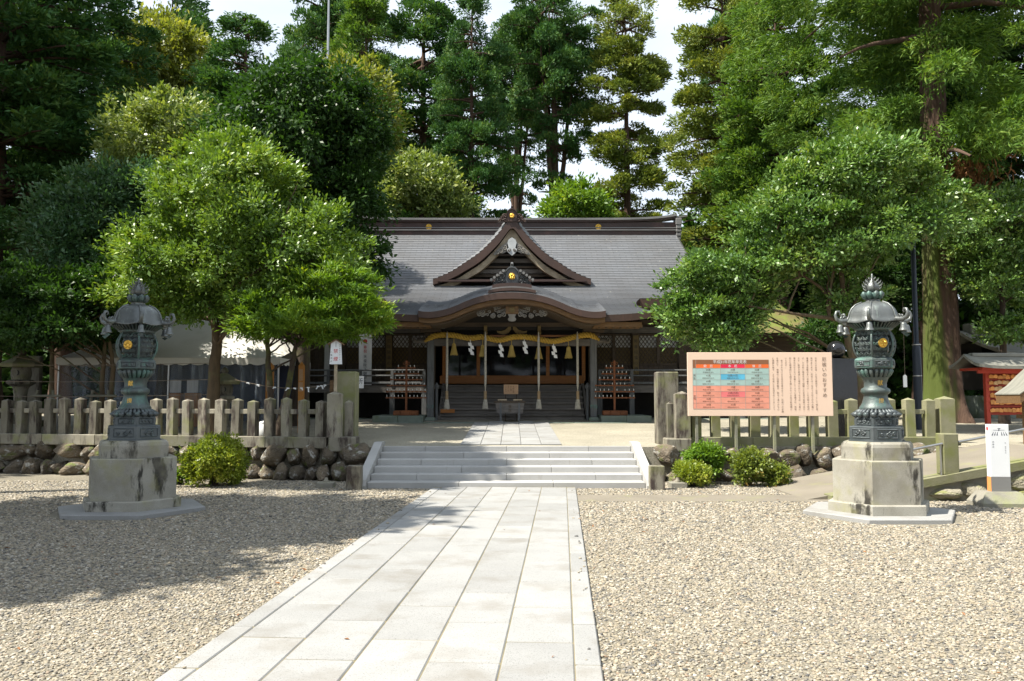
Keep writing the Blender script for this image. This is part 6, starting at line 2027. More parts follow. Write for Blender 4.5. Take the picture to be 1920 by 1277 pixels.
tree('shade_tree', b0, [[b0 - Vector((0, 0, .2)), at(98, 680, d), at(100, 600, d), at(105, 540, d)], [base_at(190, 770, d), at(192, 700, d), at(200, 620, d), at(190, 550, d)], [base_at(205, 770, d), at(212, 690, d), at(205, 630, d), at(230, 570, d)]],
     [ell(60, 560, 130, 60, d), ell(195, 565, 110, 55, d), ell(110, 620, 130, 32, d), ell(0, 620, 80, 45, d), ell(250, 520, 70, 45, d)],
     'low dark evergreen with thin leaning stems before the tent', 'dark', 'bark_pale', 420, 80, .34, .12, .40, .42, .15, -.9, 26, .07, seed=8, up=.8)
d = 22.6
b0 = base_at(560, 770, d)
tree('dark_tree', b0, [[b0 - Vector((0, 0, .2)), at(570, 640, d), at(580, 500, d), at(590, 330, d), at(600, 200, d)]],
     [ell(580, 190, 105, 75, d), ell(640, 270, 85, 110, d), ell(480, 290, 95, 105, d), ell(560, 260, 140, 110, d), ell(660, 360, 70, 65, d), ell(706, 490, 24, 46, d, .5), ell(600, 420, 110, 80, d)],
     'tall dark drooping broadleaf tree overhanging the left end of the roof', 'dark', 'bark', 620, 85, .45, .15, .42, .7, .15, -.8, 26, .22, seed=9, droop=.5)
d = 38
b0 = base_at(300, 700, d)
tree('zelkova_tree', b0, [[b0, at(305, 400, d), at(300, 200, d), at(300, 90, d)]],
     [ell(300, 100, 85, 65, d), ell(335, 170, 80, 60, d), ell(265, 150, 70, 60, d), ell(350, 230, 55, 45, d)],
     'yellow-green deciduous tree below the tall cedar', 'yellow', 'bark', 300, 85, .75, .24, .42, .6, .15, -.8, 18, .25, seed=10, group='deciduous trees behind the hall')
d = 37
b0 = base_at(690, 700, d)
tree('zelkova_tree', b0, [[b0, at(690, 450, d), at(685, 300, d), at(680, 180, d)]],
     [ell(680, 190, 50, 75, d), ell(700, 250, 45, 70, d), ell(650, 150, 35, 40, d)],
     'yellow-green deciduous tree against the cone-shaped cedar', 'yellow', 'bark', 170, 85, .65, .22, .42, .6, .15, -.8, 14, .2, seed=11, group='deciduous trees behind the hall')
d = 41
b0 = base_at(800, 700, d)
tree('zelkova_tree', b0, [[b0, at(800, 500, d), at(790, 400, d), at(785, 320, d)]],
     [ell(785, 340, 65, 55, d), ell(840, 385, 45, 35, d), ell(740, 380, 50, 40, d)],
     'pale green tree just above the roof ridge, banner side', 'pale', 'bark', 200, 80, .7, .22, .42, .6, .15, -.8, 14, .2, seed=12, group='deciduous trees behind the hall')
b0 = base_at(1078, 700, d)
tree('zelkova_tree', b0, [[b0, at(1078, 500, d), at(1078, 400, d)]],
     [ell(1078, 380, 50, 36, d), ell(1050, 395, 30, 25, d), ell(1115, 400, 35, 22, d)],
     'small bright green tree above the roof ridge beside the crest ornament', 'maple', 'bark', 130, 80, .6, .2, .42, .6, .15, -.8, 10, .15, seed=13, group='deciduous trees behind the hall')

# ============================================================ broadleaf trees, right
d = 20.4
b0 = base_at(1608, 770, d)
tree('camellia_tree', b0, [[b0 - Vector((0, 0, .2)), at(1612, 720, d), at(1592, 650, d), at(1585, 590, d), at(1570, 450, d), at(1560, 350, d)], [at(1588, 600, d), at(1540, 540, d), at(1450, 480, d)], [at(1588, 600, d), at(1500, 590, 19.8), at(1380, 570, 19.8)], [at(1570, 480, d), at(1620, 430, d), at(1650, 400, d)]],
     [ell(1560, 335, 95, 55, d), ell(1620, 300, 90, 45, d), ell(1460, 425, 95, 42, d), ell(1590, 440, 120, 60, d), ell(1360, 515, 85, 40, d), ell(1318, 592, 80, 46, d), ell(1390, 556, 70, 42, d), ell(1300, 545, 55, 40, d), ell(1345, 632, 62, 24, d), ell(1480, 488, 100, 40, d), ell(1595, 550, 62, 60, d), ell(1372, 600, 50, 34, d), ell(1650, 400, 80, 40, d), ell(1500, 370, 70, 40, d), ell(1725, 415, 62, 34, d), ell(1770, 375, 55, 34, 21.5), ell(1690, 330, 60, 40, d)],
     'wide spreading glossy evergreen tree in tiers beside the hall, over the notice board', 'camellia', 'bark_pale', 720, 150, .38, .105, .48, .50, .13, -.85, 30, .12, seed=14, up=.85)
d = 23.2
b0 = base_at(1880, 770, d)
tree('shade_tree', b0, [[b0 - Vector((0, 0, .2)), at(1880, 600, d), at(1875, 450, d)]],
     [ell(1870, 420, 90, 90, d), ell(1900, 520, 80, 60, d), ell(1850, 500, 60, 50, d), ell(1810, 420, 50, 45, d), ell(1900, 620, 60, 28, d)],
     'dark glossy evergreen tree beside the giant cedar above the side shrine', 'camellia', 'bark', 380, 80, .36, .115, .44, .55, .15, -.8, 20, .12, seed=15)
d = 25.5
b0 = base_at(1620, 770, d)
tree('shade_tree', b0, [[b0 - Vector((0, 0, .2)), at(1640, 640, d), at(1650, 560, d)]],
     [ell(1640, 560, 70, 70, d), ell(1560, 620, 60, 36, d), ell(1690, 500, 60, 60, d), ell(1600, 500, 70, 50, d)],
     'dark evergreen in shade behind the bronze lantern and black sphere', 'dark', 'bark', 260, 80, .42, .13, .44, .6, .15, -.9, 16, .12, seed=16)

# ============================================================ trees outside the frame that shade the forecourt
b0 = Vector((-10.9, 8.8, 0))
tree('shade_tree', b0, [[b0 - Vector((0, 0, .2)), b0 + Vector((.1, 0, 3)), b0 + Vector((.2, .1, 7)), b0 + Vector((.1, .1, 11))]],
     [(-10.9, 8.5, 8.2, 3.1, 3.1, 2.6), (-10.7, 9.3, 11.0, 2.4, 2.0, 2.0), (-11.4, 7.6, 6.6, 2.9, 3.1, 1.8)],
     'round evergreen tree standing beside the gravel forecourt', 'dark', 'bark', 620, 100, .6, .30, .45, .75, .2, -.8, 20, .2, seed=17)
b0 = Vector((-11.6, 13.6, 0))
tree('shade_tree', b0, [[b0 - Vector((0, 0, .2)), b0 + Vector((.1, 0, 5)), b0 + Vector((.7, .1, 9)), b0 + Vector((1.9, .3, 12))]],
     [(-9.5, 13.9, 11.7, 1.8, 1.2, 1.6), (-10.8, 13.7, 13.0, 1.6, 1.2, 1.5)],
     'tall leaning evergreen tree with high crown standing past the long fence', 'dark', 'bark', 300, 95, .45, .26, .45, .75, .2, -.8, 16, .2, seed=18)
cedar(A, -23.0, 23.5, 1.0, (1.5, 1.5, 1.25), 'very tall cedar far past the end of the long fence', 'cedars left of the hall', z=.7)
cedar(Cn, -22.5, 18.0, 1.0, (1.5, 1.5, 1.05), 'wide cone-shaped cedar far past the end of the long fence', 'cedars left of the hall', z=.7)
cedar(A, -18.5, 19.0, 1.0, (.75, .75, .68), 'tall cedar past the far end of the long fence', 'cedars left of the hall', z=.7)

# cedars around the entrance behind the forecourt (seen only as reflections)
for k, (x, y, sc_) in enumerate(((4, -16, .8), (11, -20, .95), (-2, -24, .9), (18, -14, .9), (25, -4, .9))):
    cedar((A, Cn)[k % 2], x, y, k * 1.3, (sc_ * 1.3, sc_ * 1.3, sc_ * .8), ['broad cedar nearest the approach path behind the viewpoint', 'pointed cedar farther back behind the viewpoint', 'broad cedar on the far side of the approach path entrance', 'pointed cedar at the corner of the gravel forecourt', 'broad cedar beside the open gravel opposite the bronze lanterns'][k], 'cedars around the entrance', z=0)

# ============================================================ dark wood behind everything
def wood(name, ells, label, nclump, per, cr, L):
    C, T, Nn, Ls, Ws, P, O = broad_leaves(ells, nclump, per, cr, L, .5, .8, .25, -1.1)
    o = obj_from(name, leaf_mesh(name, C, T, Nn, Ls, Ws, LM['dark']))
    tag(o, label, 'woodland', kind='stuff')
wood('distant_wood', [ell(px_, 640, 130, 170, 36, 3) for px_ in range(-150, 760, 110)] + [ell(px_, 480, 120, 100, 40, 3) for px_ in range(-150, 700, 120)] + [ell(px_, 690, 110, 90, 44, 3) for px_ in range(-150, 760, 100)], 'dark undergrowth and trees filling the background left of the hall', 1100, 55, .95, .50)
wood('distant_wood', [ell(px_, 640, 120, 170, 35, 3) for px_ in range(1330, 2120, 110)] + [ell(px_, 470, 120, 110, 40, 3) for px_ in range(1380, 2120, 120)] + [ell(px_, 690, 110, 90, 43, 3) for px_ in range(1300, 2120, 100)], 'dark undergrowth and trees filling the background right of the hall', 1100, 55, .95, .50)

# ============================================================ clipped and loose bushes
def bush(name, c, r3, label, lm, nclump, per, cr, L, asp=.45, group='bushes at the foot of the boulder walls'):
    base = Vector((c[0], c[1], 0))
    t = thing(name, base, 0, label, 'bush', group)
    rb_ = random.Random(int(abs(c[0]) * 100))
    ee = [(c[0], c[1], c[2], *r3)] + [(c[0] + rb_.uniform(-.5, .5) * r3[0], c[1] + rb_.uniform(-.5, .5) * r3[1], c[2] + rb_.uniform(-.35, .45) * r3[2], r3[0] * rb_.uniform(.5, .65), r3[1] * rb_.uniform(.5, .65), r3[2] * rb_.uniform(.5, .7)) for _ in range(5)]
    C, T, Nn, Ls, Ws, P, O = broad_leaves(ee, nclump, per, cr, L, asp, .85, .12, -.85, shell=(.78, 1.06))
    obj_from('foliage', leaf_mesh('foliage', C, T, Nn, Ls, Ws, LM[lm], origin=base), t)
    b = MB(); rr_ = random.Random(3)
    for k in range(9):
        a = rr_.uniform(0, 6.28); e = Vector((math.cos(a) * r3[0] * .6, math.sin(a) * r3[1] * .6, c[2] + r3[2] * rr_.uniform(.1, .6)))
        b.tube(bez((0, 0, -.04), e, .05, 5, .02, rr_), [.022, .018, .014, .010, .006], 5, cap=False)
    b.build('stem', M['bark'], t)
bush('azalea_bush', (-5.55, 15.6, .46), (.55, .5, .48), 'round clipped yellow-green bush before the boulder wall near the lantern', 'azalea', 240, 62, .13, .058)
bush('azalea_bush', (3.36, 15.45, .22), (.31, .3, .24), 'low clipped yellow-green bush beside the socket block', 'azalea', 150, 60, .085, .042)
bush('azalea_bush', (3.70, 16.0, .44), (.31, .3, .31), 'leafy bright green bush behind the low clipped bush', 'maple', 130, 60, .12, .062)
bush('nandina_bush', (4.45, 15.6, .36), (.30, .28, .33), 'loose bush with pale and reddish leaves below the notice board', 'azalea_red', 110, 55, .13, .062)
bush('nandina_bush', (4.92, 15.5, .20), (.20, .2, .18), 'small sprawling green bush beside the reddish bush', 'azalea_red', 60, 50, .12, .06)
bush('weed_bush', (-7.55, 16.7, .28), (.36, .3, .30), 'small wild green shrub against the boulders behind the bronze lantern', 'maple', 70, 50, .14, .075)
bush('weed_bush', (-6.35, 15.9, .14), (.22, .2, .15), 'tuft of green weeds beside the round clipped bush', 'maple', 40, 40, .10, .06)

# ============================================================ fallen leaves
n_ = 420
x = rng.uniform(-9, 9, n_); y = rng.uniform(3.5, 15, n_)
keep = (np.abs(x) < .64 * y) & ((x - LANT[0][0]) ** 2 + (y - LANT[0][1]) ** 2 > 1.3) & ((x - LANT[1][0]) ** 2 + (y - LANT[1][1]) ** 2 > 1.3) & ~((x > 4.6) & (y > 12.4))
x, y = x[keep], y[keep]; n_ = len(x)
lx = (x - P0.x) * math.cos(PA) + (y - P0.y) * math.sin(PA)
onp = np.abs(lx) < 2.5 * PW + PB
k2 = ~onp | (rng.random(n_) < .35)
x, y, onp = x[k2], y[k2], onp[k2]; n_ = len(x)
C = np.c_[x, y, np.where(onp, .036, .014)]
T = unit(np.c_[rng.normal(size=n_), rng.normal(size=n_), rng.normal(size=n_) * .12]); Nn = np.tile((0., 0., 1.), (n_, 1)) + rng.normal(size=(n_, 3)) * .15
Ls = rng.normal(.05, .012, n_).clip(.025, .08)
tag(obj_from('fallen_leaves', leaf_mesh('fallen_leaves', C, T, Nn, Ls, Ls * .45, M['dead_leaf'])), 'dry brown leaves scattered over gravel and path', 'leaves', kind='stuff')
# ============================================================ event tent left of the hall
TX0, TX1, TY0, TY1 = -11.7, -5.95, 21.2, 24.4
TZE, TZR = 2.66, 3.95
tent = thing('event_tent', ((TX0 + TX1) / 2, (TY0 + TY1) / 2, tz(22)), 0, 'white canvas event tent with clear plastic side sheets behind the fence', 'tent')
b = MB(); nx_, ny_ = 28, 10
vs = []
for j in range(ny_ + 1):
    for i in range(nx_ + 1):
        u, v = i / nx_, j / ny_
        x = TX0 + (TX1 - TX0) * u; y = TY0 + (TY1 - TY0) * v
        hip = min(1, min(u, 1 - u) / .16)
        zz = TZE + (TZR - TZE) * (1 - abs(2 * v - 1)) * (.25 + .75 * hip)
        zz -= .05 * abs(math.sin(u * PI * 3)) * (1 - abs(2 * v - 1)) - .02 * math.sin(u * 31 + v * 9) * .6
        vs.append((x, y, zz))
b.add(vs, [(j * (nx_ + 1) + i, j * (nx_ + 1) + i + 1, (j + 1) * (nx_ + 1) + i + 1, (j + 1) * (nx_ + 1) + i) for j in range(ny_) for i in range(nx_)], True)
b.build('canopy', M['canvas'], tent, True)
for (p, q, nm) in (((TX0, TY0), (TX1, TY0), 60), ((TX0, TY0), (TX0, TY1), 34), ((TX1, TY0), (TX1, TY1), 34)):
    b = MB(); vs = []
    for k in range(nm + 1):
        t = k / nm; x = p[0] + (q[0] - p[0]) * t; y = p[1] + (q[1] - p[1]) * t
        dy = -.012 * math.sin(k * 1.7) - .012
        vs += [(x, y - .004, TZE + .01), (x, y + dy, TZE - .14 - .045 * abs(math.sin(t * nm * PI / 4)))]
    b.add(vs, [(2 * k, 2 * k + 1, 2 * k + 3, 2 * k + 2) for k in range(nm)], True)
    b.build('valance', M['canvas'], tent, True)
for x in (TX0 + .05, (TX0 + TX1) / 2, TX1 - .05):
    for y in (TY0 + .05, TY1 - .05):
        b = MB(); b.tube([(x, y, tz(y) - .02), (x, y, TZE)], .024, 8); b.build('leg', M['steel'], tent, True)
b = MB(); vs = []
nm = 90
for k in range(nm + 1):
    x = TX0 + .06 + (TX1 - TX0 - .12) * k / nm
    w = .05 * math.sin(k * .9) + .035 * math.sin(k * 2.3 + 1)
    vs += [(x, TY0 + .10 + w * .3, TZE - .05), (x, TY0 + .10 + w * .9, 1.7), (x, TY0 + .10 + w, tz(21.2) + .02)]
b.add(vs, [(3 * k + a, 3 * k + a + 1, 3 * k + a + 4, 3 * k + a + 3) for k in range(nm) for a in (0, 1)], True)
b.build('plastic_sheet', M['film'], tent, True)
b = MB(); b.box(((TX0 + TX1) / 2, TY1 - .1, 1.75), (TX1 - TX0 - .1, .02, 1.75)); b.build('interior_shade', M['ink_navy'], tent, True)  # dark sheet added to stand in for the tent's shaded inside
for px_, lab in ((330, 'wooden stand with white paper notice inside the tent, beside the dome-shaped tree'), (362, 'wooden stand with white paper notice inside the tent, beside the mossy stone lantern')):
    t = thing('notice_stand', (xat(px_, 740, 22.2), 22.2, tz(22.2)), 0, lab, 'notice stand', 'notice stands in the tent')
    zt, zm = zat(712, 22.2) - tz(22.2), zat(737, 22.2) - tz(22.2)
    b = MB(); b.box((0, 0, zm / 2), (.34, .3, zm), ch=.01); b.build('box', M['wood_stake'], t)
    b = MB(); b.box((0, -.05, (zm + zt) / 2), (.30, .015, zt - zm - .02)); b.build('paper', M['paper'], t)
    b = MB(); b.bar((0, -.03, zm - .02), (0, -.03, zt - .03), .03); b.build('stay', M['wood_pale'], t)

# ============================================================ stone lanterns
def stone_lantern(x, y, z, s, label, rz=0.):
    t = thing('stone_lantern', (x, y, z), rz, label, 'stone lantern', 'stone lanterns behind the fence'); t.scale = (s, s, s)
    def part(prof, n_, name, m_='stone_old', sm=False, rot=PI / 6):
        b = MB(); b.lathe(prof, n_, smooth=sm, rot=rot); return b.build(name, M[m_], t)
    part([(.42, -.05), (.42, .16), (.36, .20)], 6, 'base')
    part([(.22, .20), (.19, .28), (.165, .5), (.165, .75), (.19, .92), (.22, .98)], 20, 'shaft', sm=True)
    part([(.22, .98), (.36, 1.06), (.36, 1.14), (.28, 1.17)], 6, 'platform')
    fb_ = part([(.23, 1.17), (.26, 1.30), (.26, 1.42), (.22, 1.54)], 20, 'fire_box', sm=True)
    b = MB(); b.prism([(.055 * math.cos(a) + .01, 1.36 + .075 * math.sin(a)) for a in np.linspace(-PI / 2, PI / 2, 9)] + [(.02 * math.cos(a) + .01, 1.36 + .055 * math.sin(a)) for a in np.linspace(PI / 2, -PI / 2, 9)], -.268, -.24); b.build('crescent_dark', M['ink'], fb_)  # solid black crescent, painted darkness of the hole in the fire box
    part([(.50, 1.52), (.54, 1.60), (.50, 1.64), (.30, 1.74), (.14, 1.84), (.09, 1.86)], 6, 'cap', 'stone_moss')
    part([(.09, 1.86), (.12, 1.92), (.10, 1.98), (.03, 2.04), (0, 2.05)], 14, 'jewel', sm=True)
stone_lantern(xat(420, 750, 20.0), 20.0, tz(20), .78, 'grey stone lantern with mossy cap and crescent opening beside the dome-shaped tree', .3)
stone_lantern(xat(38, 750, 21.2), 21.2, tz(21) + .2, .92, 'dim mossy stone lantern in deep shade past the lone leaning stem', .1)
mb = MB(); mb.box((0, 0, .95), (.42, .16, 1.9), ch=.03); mb.box((0, 0, .08), (.7, .4, .2), ch=.03)
o = mb.build('stone_tablet', M['stone_old']); o.location = (xat(62, 740, 22.3), 22.3, tz(22)); tag(o, 'upright grey stone tablet in deep shade behind the dim stone lantern', 'stone tablet')

# ============================================================ timber props, stakes, ropes, jar
def prop(px0, px1, d, label):
    a, c = at(px0, 800, d), at(px1, 800, d)
    t = thing('tree_prop', ((a.x + c.x) / 2, d, tz(d)), 0, label, 'tree prop', 'timber props of young trees')
    z0 = tz(d); zt = zat(733, d)
    for sx, xx, ln_ in ((-1, a.x, -.22), (1, c.x, 0.02)):
        b = MB(); b.tube([(xx + ln_, d, z0 - .1), (xx, d, zt + .02)], .034, 8); b.build('upright', M['bamboo'], t, True)
    b = MB(); b.tube([(a.x - .12, d - .05, zt - .12), (c.x + .22, d - .05, zt - .12)], .03, 8); b.build('crossbar', M['bamboo'], t, True)
prop(68, 97, 19.9, 'timber prop frame around the lone leaning stem')
prop(172, 201, 19.9, 'timber prop frame around the twin leaning stems')
for k, (py_, lab) in enumerate(((682, 'uppermost thin rope strung through the shade behind the long fence'), (713, 'middle thin rope strung through the shade behind the long fence'), (741, 'lowest thin rope strung through the shade behind the long fence'))):
    d = 19.75
    pts = [at(px_, py_ + 3 * math.sin((px_ + 90) / 430 * PI), d) for px_ in np.linspace(-120, 395, 24)]
    mb = MB(); mb.tube(pts, .007, 5)
    o = mb.build('boundary_rope', M['twine']); tag(o, lab, 'rope', 'thin ropes behind the fence')
fl = thing('fortune_line', (xat(525, 720, 18.0), 18.0, zat(722, 18.0)), 0, 'string with knotted white fortune paper slips between tree and sign post', 'string')
pts = [at(px_, 712 + 16 * math.sin((px_ - 440) / 185 * PI * .85), 18.0) for px_ in np.linspace(440, 622, 30)]
b = MB(); b.tube(pts, .006, 5); b.build('string', M['twine'], fl, True)
rr = random.Random(8)
for k in range(3, 28):
    if rr.random() < .5: continue
    p = pts[k]; b = MB()
    l_ = rr.uniform(.02, .11); dx = rr.uniform(-.07, .07)
    b.add([(p.x - .012, p.y - .01, p.z + .01), (p.x + .018, p.y - .012, p.z + .012), (p.x + .015 + dx, p.y - .015, p.z - l_), (p.x - .015 + dx, p.y - .012, p.z - l_)], [(0, 1, 2, 3)])
    b.add([(p.x - .03, p.y - .014, p.z + .014), (p.x + .03, p.y - .014, p.z + .008), (p.x + .03, p.y - .016, p.z - .018), (p.x - .03, p.y - .016, p.z - .014)], [(0, 1, 2, 3)])
    b.build('paper_slip', M['paper'], fl, True)
def stake(px_, py0, d, w, label):
    t = thing('wooden_stake', (xat(px_, 760, d), d, tz(d) - .05), 0, label, 'stake')
    h = zat(py0, d) - tz(d) + .05
    b = MB(); x = w / 2
    b.add([(-x, -x, 0), (x, -x, 0), (x, x, 0), (-x, x, 0), (-x, -x, h - .1), (x, -x, h - .1), (x, x, h - .1), (-x, x, h - .1), (0, 0, h)], [(0, 1, 5, 4), (1, 2, 6, 5), (2, 3, 7, 6), (3, 0, 4, 7), (4, 5, 8), (5, 6, 8), (6, 7, 8), (7, 4, 8)])
    b.build('shaft', M['wood_stake'], t)
    b = MB(); b.box((0, -x - .003, h - .33), (w * .75, .004, .28)); b.box((0, -x - .003, h - .62), (w * .8, .004, .22)); b.build('paper_strip', M['tan_board'], t)
stake(564.5, 678, 20.3, .125, 'pointed orange wooden stake with paper strips left of the no smoking sign')
stake(505, 678, 20.6, .16, 'thick orange wooden stake behind the feathery tree stems')
mb = MB(); mb.lathe([(.13, 0), (.17, .05), (.19, .18), (.17, .30), (.12, .37), (.10, .40), (.11, .42), (0, .45)], 20)
o = mb.build('white_jar', M['porcelain']); o.location = (xat(494, 800, 18.1), 18.1, tz(18.1) - .01); tag(o, 'rounded white jar on the ground seen between the fence posts', 'jar')

# ============================================================ black sphere monument, lamp post, tag, pole
sp = thing('sphere_monument', (xat(1578, 760, 19.0), 19.0, tz(19)), 0, 'polished black stone sphere on a dark block behind the notice board', 'monument')
b = MB(); zc_ = zat(672, 19) - tz(19)
b.box((.02, 0, zc_ / 2 - .02), (.56, .42, zc_ + .02), ch=.015); b.build('block', M['black_stone'], sp)
b = MB(); r_ = .205; b.lathe([(max(.001, r_ * math.cos(a)), zc_ + r_ * .97 + r_ * math.sin(a)) for a in np.linspace(-PI / 2, PI / 2, 20)], 32, (-.09, 0, 0)); b.build('sphere', M['black_stone'], sp)
LD = 21.2
lp = thing('lamp_post', (xat(1722, 760, LD), LD, tz(LD)), 0, 'dark blue lamp post with white shade beside the giant cedar', 'lamp post')
zs, zt = zat(645, LD) - tz(LD), zat(424, LD) - tz(LD)
b = MB(); b.lathe([(.105, -.05), (.105, zs * .93), (.09, zs), (.062, zs + .02), (.06, zt)], 16); b.build('pole', M['pole_navy'], lp)
for z in (zs * .62, zs * .985):
    b = MB(); b.lathe([(.108, z), (.113, z + .012), (.108, z + .024)], 16); b.build('band', M['steel'], lp)
b = MB(); b.lathe([(.10, zt - .05), (.15, zt), (.19, zt + .28), (.16, zt + .30)], 18); b.build('shade', M['lamp_white'], lp)
b = MB(); b.lathe([(.30, zt + .28), (.31, zt + .31), (.20, zt + .37), (.05, zt + .43), (0, zt + .44)], 18); b.build('cap', M['wood_brown'], lp)
tg = thing('hanging_tag', (xat(1697, 715, 20.0), 20.0, zat(732, 20)), 0, 'small white wooden tag hanging on a string beside the lamp post', 'tag')
z0, z1 = zat(726, 20) - zat(732, 20), zat(702, 20) - zat(732, 20)
b = MB(); b.prism([(-.045, z0), (.045, z0), (.045, z1 - .04), (0, z1), (-.045, z1 - .04)], -.008, .008); b.build('plate', M['white_paint'], tg)
b = MB(); b.tube([(0, 0, z1 - .01), (.05, .1, z1 + .9), (.1, .2, z1 + 1.8)], .004, 5); b.build('string', M['twine'], tg)
d = 44; x = xat(615, 100, d)
mb = MB(); mb.tube([(0, 0, 0), (0, 0, zat(60, d) - 1.2), (0, 0, zat(-120, d) - 1)], [.09, .07, .03], 8)
o = mb.build('lightning_pole', M['steel']); o.location = (x, d, 1.0); tag(o, 'very tall thin pale metal pole rising before the cone-shaped cedar', 'pole')

# ============================================================ small side shrine, votive rack, roofed stand, mossy-roofed house
def curved_roof(w, dep, h, ov, n_=12, up=.18):
    """gable roof with ridge along x; concave slopes; returns mesh builder"""
    b = MB()
    vs = []
    for j in range(2 * n_ + 1):
        t = (j - n_) / n_
        y = t * dep / 2
        for i in range(9):
            u = -1 + 2 * i / 8
            z = h * (1 - abs(t)) ** 1.45 + up * abs(u) ** 4 * (.3 + .7 * abs(t))
            vs.append((u * w / 2, y, z))
    m_ = 9
    top = [(j * m_ + i, j * m_ + i + 1, (j + 1) * m_ + i + 1, (j + 1) * m_ + i) for j in range(2 * n_) for i in range(8)]
    b.add(vs, top, True)
    b.add([(v[0], v[1], v[2] - ov) for v in vs], [tuple(reversed(f)) for f in top], True)
    n0 = len(vs)
    edge = []
    for i in range(8): edge += [(i, i + 1, n0 + i + 1, n0 + i), (2 * n_ * m_ + i + 1, 2 * n_ * m_ + i, n0 + 2 * n_ * m_ + i, n0 + 2 * n_ * m_ + i + 1)]
    for j in range(2 * n_): edge += [((j + 1) * m_, j * m_, n0 + j * m_, n0 + (j + 1) * m_), (j * m_ + 8, (j + 1) * m_ + 8, n0 + (j + 1) * m_ + 8, n0 + j * m_ + 8)]
    k = len(b.v) - 2 * n0
    for f in edge: b.f.append(tuple(k + q for q in f)); b.sm.append(False)
    return b
SD = 27.0
ss = thing('side_shrine', (xat(1868, 780, SD), SD, 1.0), R(14), 'small dark side shrine with curved grey roof behind the red votive rack', 'building')
ez = zat(668, SD) - 1.0
b = curved_roof(2.75, 3.2, zat(625, SD) - zat(668, SD) + .02, .10); b.v = [(v[0], v[1], v[2] + ez) for v in b.v]; b.build('roof', M['roof_far'], ss)
b = MB(); b.box((0, 0, ez + zat(625, SD) - zat(668, SD) + .09), (1.9, .3, .22), ch=.03); b.box((-.95, 0, ez + zat(625, SD) - zat(668, SD) + .13), (.14, .4, .34), ch=.03); b.box((.95, 0, ez + zat(625, SD) - zat(668, SD) + .13), (.14, .4, .34), ch=.03); b.build('ridge', M['roof_far'], ss)
b = MB(); b.box((0, .1, .35), (2.1, 2.0, .72), ch=.02); b.build('plinth', M['stone_wet'], ss)
b = MB(); b.box((0, .3, (ez + .9) / 2 + .2), (1.7, 1.4, ez - .5)); b.build('wall', M['wood_black'], ss)
b = MB(); b.box((0, -.2, ez - .02), (2.3, 2.3, .12)); b.build('eave_beam', M['wood_dark'], ss)
for sx in (-1, 1):
    b = MB(); b.box((sx * .92, -.85, (ez + .7) / 2), (.13, .13, ez - .7)); b.build('pillar', M['wood_post'], ss)
b = MB(); b.box((0, -.85, 1.05), (1.95, .06, .06)); b.box((0, -.85, .82), (1.95, .06, .06)); b.build('rail', M['wood_dark'], ss)
for k in range(11):
    b = MB(); b.box((-.9 + .18 * k, -.85, .93), (.03, .03, .2)); b.build('baluster', M['wood_dark'], ss)
b = MB(); b.tube([(-.55, -.9, ez - .1), (-.55, -.9, 1.2)], .03, 6); b.build('bell_cord', M['straw_pale'], ss)
b = MB(); b.box((-.35, -.75, 1.25), (.16, .1, .3)); b.build('offering_stand', M['wood_stake'], ss)

ED = 20.5
er = thing('votive_rack', (xat(1893, 790, ED), ED, tz(ED) + .03), R(4), 'vermilion votive plaque rack with rows of orange wooden plaques under a grey roof', 'rack')
zb0 = tz(ED) + .03
ezr = zat(688, ED) - zb0
b = curved_roof(2.35, 1.25, .30, .07, 8, .05); b.v = [(v[0] + .05, v[1], v[2] + ezr) for v in b.v]; b.build('roof', M['roof_far'], er)
b = MB(); b.box((.05, 0, ezr + .29), (2.0, .2, .10), ch=.02); b.build('ridge', M['roof_far'], er)
b = MB(); b.box((.05, 0, ezr - .06), (2.0, .9, .06)); b.box((.05, -.3, ezr - .12), (2.05, .06, .10)); b.build('eave_beam', M['vermilion'], er)
for x in (-.56, .70):
    b = MB(); b.box((x, 0, ezr / 2), (.10, .10, ezr)); b.build('post', M['vermilion'], er)
b = MB(); b.box((.07, .04, (zat(700, ED) + zat(778, ED)) / 2 - zb0), (1.2, .03, zat(700, ED) - zat(778, ED))); b.build('back_panel', M['vermilion'], er)
em = MB(); em.prism([(-.055, -.04), (.055, -.04), (.055, .025), (0, .05), (-.055, .025)], -.006, .006)
em_a, em_b = em.mesh('plaque', M['ema']), em.mesh('plaque', M['ema_pale'])
rr = random.Random(13)
for r_, py_ in enumerate((706, 717, 728, 741, 754, 768)):
    z = zat(py_, ED) - zb0
    b = MB(); b.box((.07, -.02, z + .075), (1.2, .02, .02)); b.build('hook_bar', M['vermilion'], er)
    for c_ in range(11):
        for lay in range(2):
            x = -.46 + .106 * c_ + rr.uniform(-.02, .02)
            o = obj_from('plaque', em_b if (r_ in (1, 2) and rr.random() < .6) else em_a, er, (x, -.05 - .014 * lay - rr.uniform(0, .006), z + rr.uniform(-.02, .015) - .012 * lay), (rr.uniform(-.1, .1), rr.uniform(-.14, .14), rr.uniform(-.2, .2)))

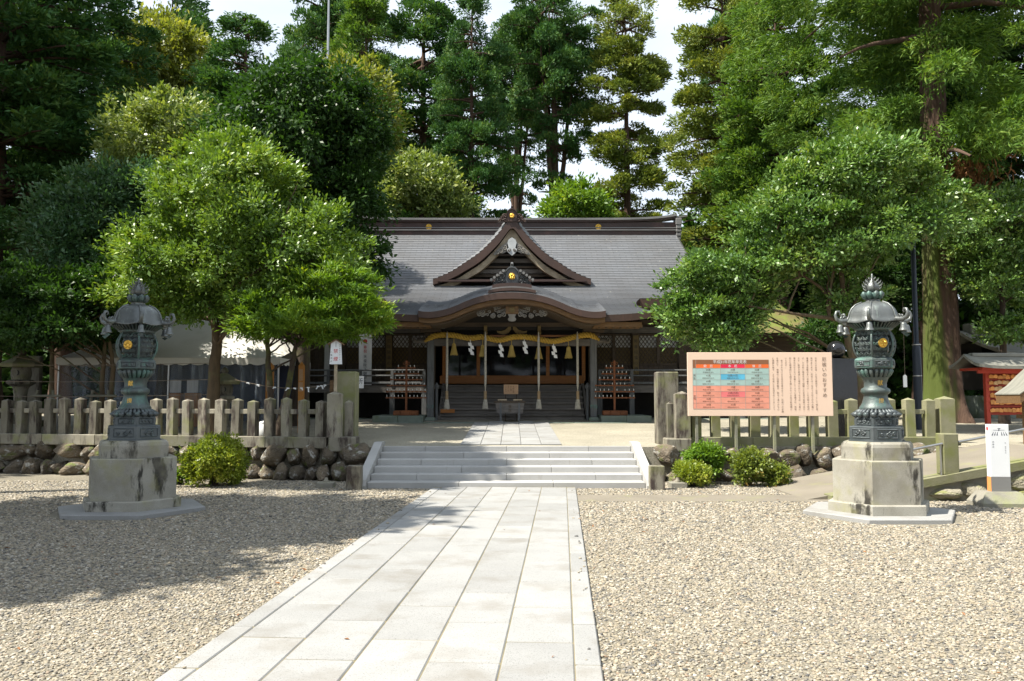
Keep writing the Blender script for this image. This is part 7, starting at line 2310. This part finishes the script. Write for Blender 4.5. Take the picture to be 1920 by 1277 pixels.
RDD = 16.6
rs = thing('roofed_stand', (xat(1958, 800, RDD), RDD, .72), 0, 'small brown gabled stand with weathered roof at the top of the ramp', 'stand')
rz_ = zat(740, RDD) - .72
b = MB()
for sx in (-1, 1):
    prof = [(0, .62), (sx * .25, .40), (sx * .48, .18), (sx * .72, .02)]
    if sx < 0: prof = prof[::-1]
    bb = MB(); bb.ribbon([(p[0], p[1] + rz_) for p in prof], -.42, .42, .022); bb.build('roof_slope', M['roof_far'], rs)
    bb = MB(); bb.ribbon([(p[0] * .98, p[1] + rz_ - .022) for p in prof], -.41, .41, .17); bb.build('bargeboard', M['wood_brown'], rs)
    bb = MB(); bb.box((sx * .36, 0, (rz_ + .15) / 2), (.09, .09, rz_ + .15)); bb.build('post', M['wood_brown'], rs)
b = MB(); b.prism([(-.45, rz_ + .05), (.45, rz_ + .05), (0, rz_ + .46)], -.2, -.17); b.build('gable_panel', M['plaster'], rs)
b = MB(); b.box((0, 0, .55), (.8, .5, .08)); b.box((0, 0, .9), (.8, .4, .04)); b.build('shelf', M['wood_brown'], rs)

HD = 31.0
mh = thing('mossy_house', (xat(1425, 700, HD), HD, 1.0), 0, 'building with flaring yellow-green mossy roof behind the tiered tree', 'building')
zr0, ze0 = zat(558, HD) - 1.0, zat(634, HD) - 1.0
b = MB(); n_ = 10; vs = []
for j in range(n_ + 1):
    t = j / n_
    z = zr0 + (ze0 - zr0) * t
    k = t ** 1.9
    hx = .62 + 1.35 * k + .1 * t; hy = .12 + 2.0 * k + .5 * t
    for (sx, sy) in ((-1, -1), (-.5, -1), (0, -1), (.5, -1), (1, -1), (1, 0), (1, 1), (0, 1), (-1, 1), (-1, 0)):
        up_ = .10 * t if abs(sx) == 1 and abs(sy) == 1 else 0
        vs.append((sx * hx, sy * hy, z + up_))
b.add(vs, [(j * 10 + i, j * 10 + (i + 1) % 10, (j + 1) * 10 + (i + 1) % 10, (j + 1) * 10 + i)[::-1] for j in range(n_) for i in range(10)], True)
b.build('roof', M['moss_thatch'], mh)
b = MB(); b.box((0, 0, zr0 + .07), (1.3, .34, .22), ch=.03); b.box((0, 0, zr0 + .2), (1.44, .42, .05)); b.build('ridge', M['ridge_brown'], mh)
b = MB(); b.box((0, .2, ze0 / 2), (3.0, 3.6, ze0 + .1)); b.build('wall', M['wood_dark'], mh)
b = MB(); b.box((0, 0, ze0 - .05), (3.9, 5.0, .10)); b.build('eave', M['wood_dark'], mh)
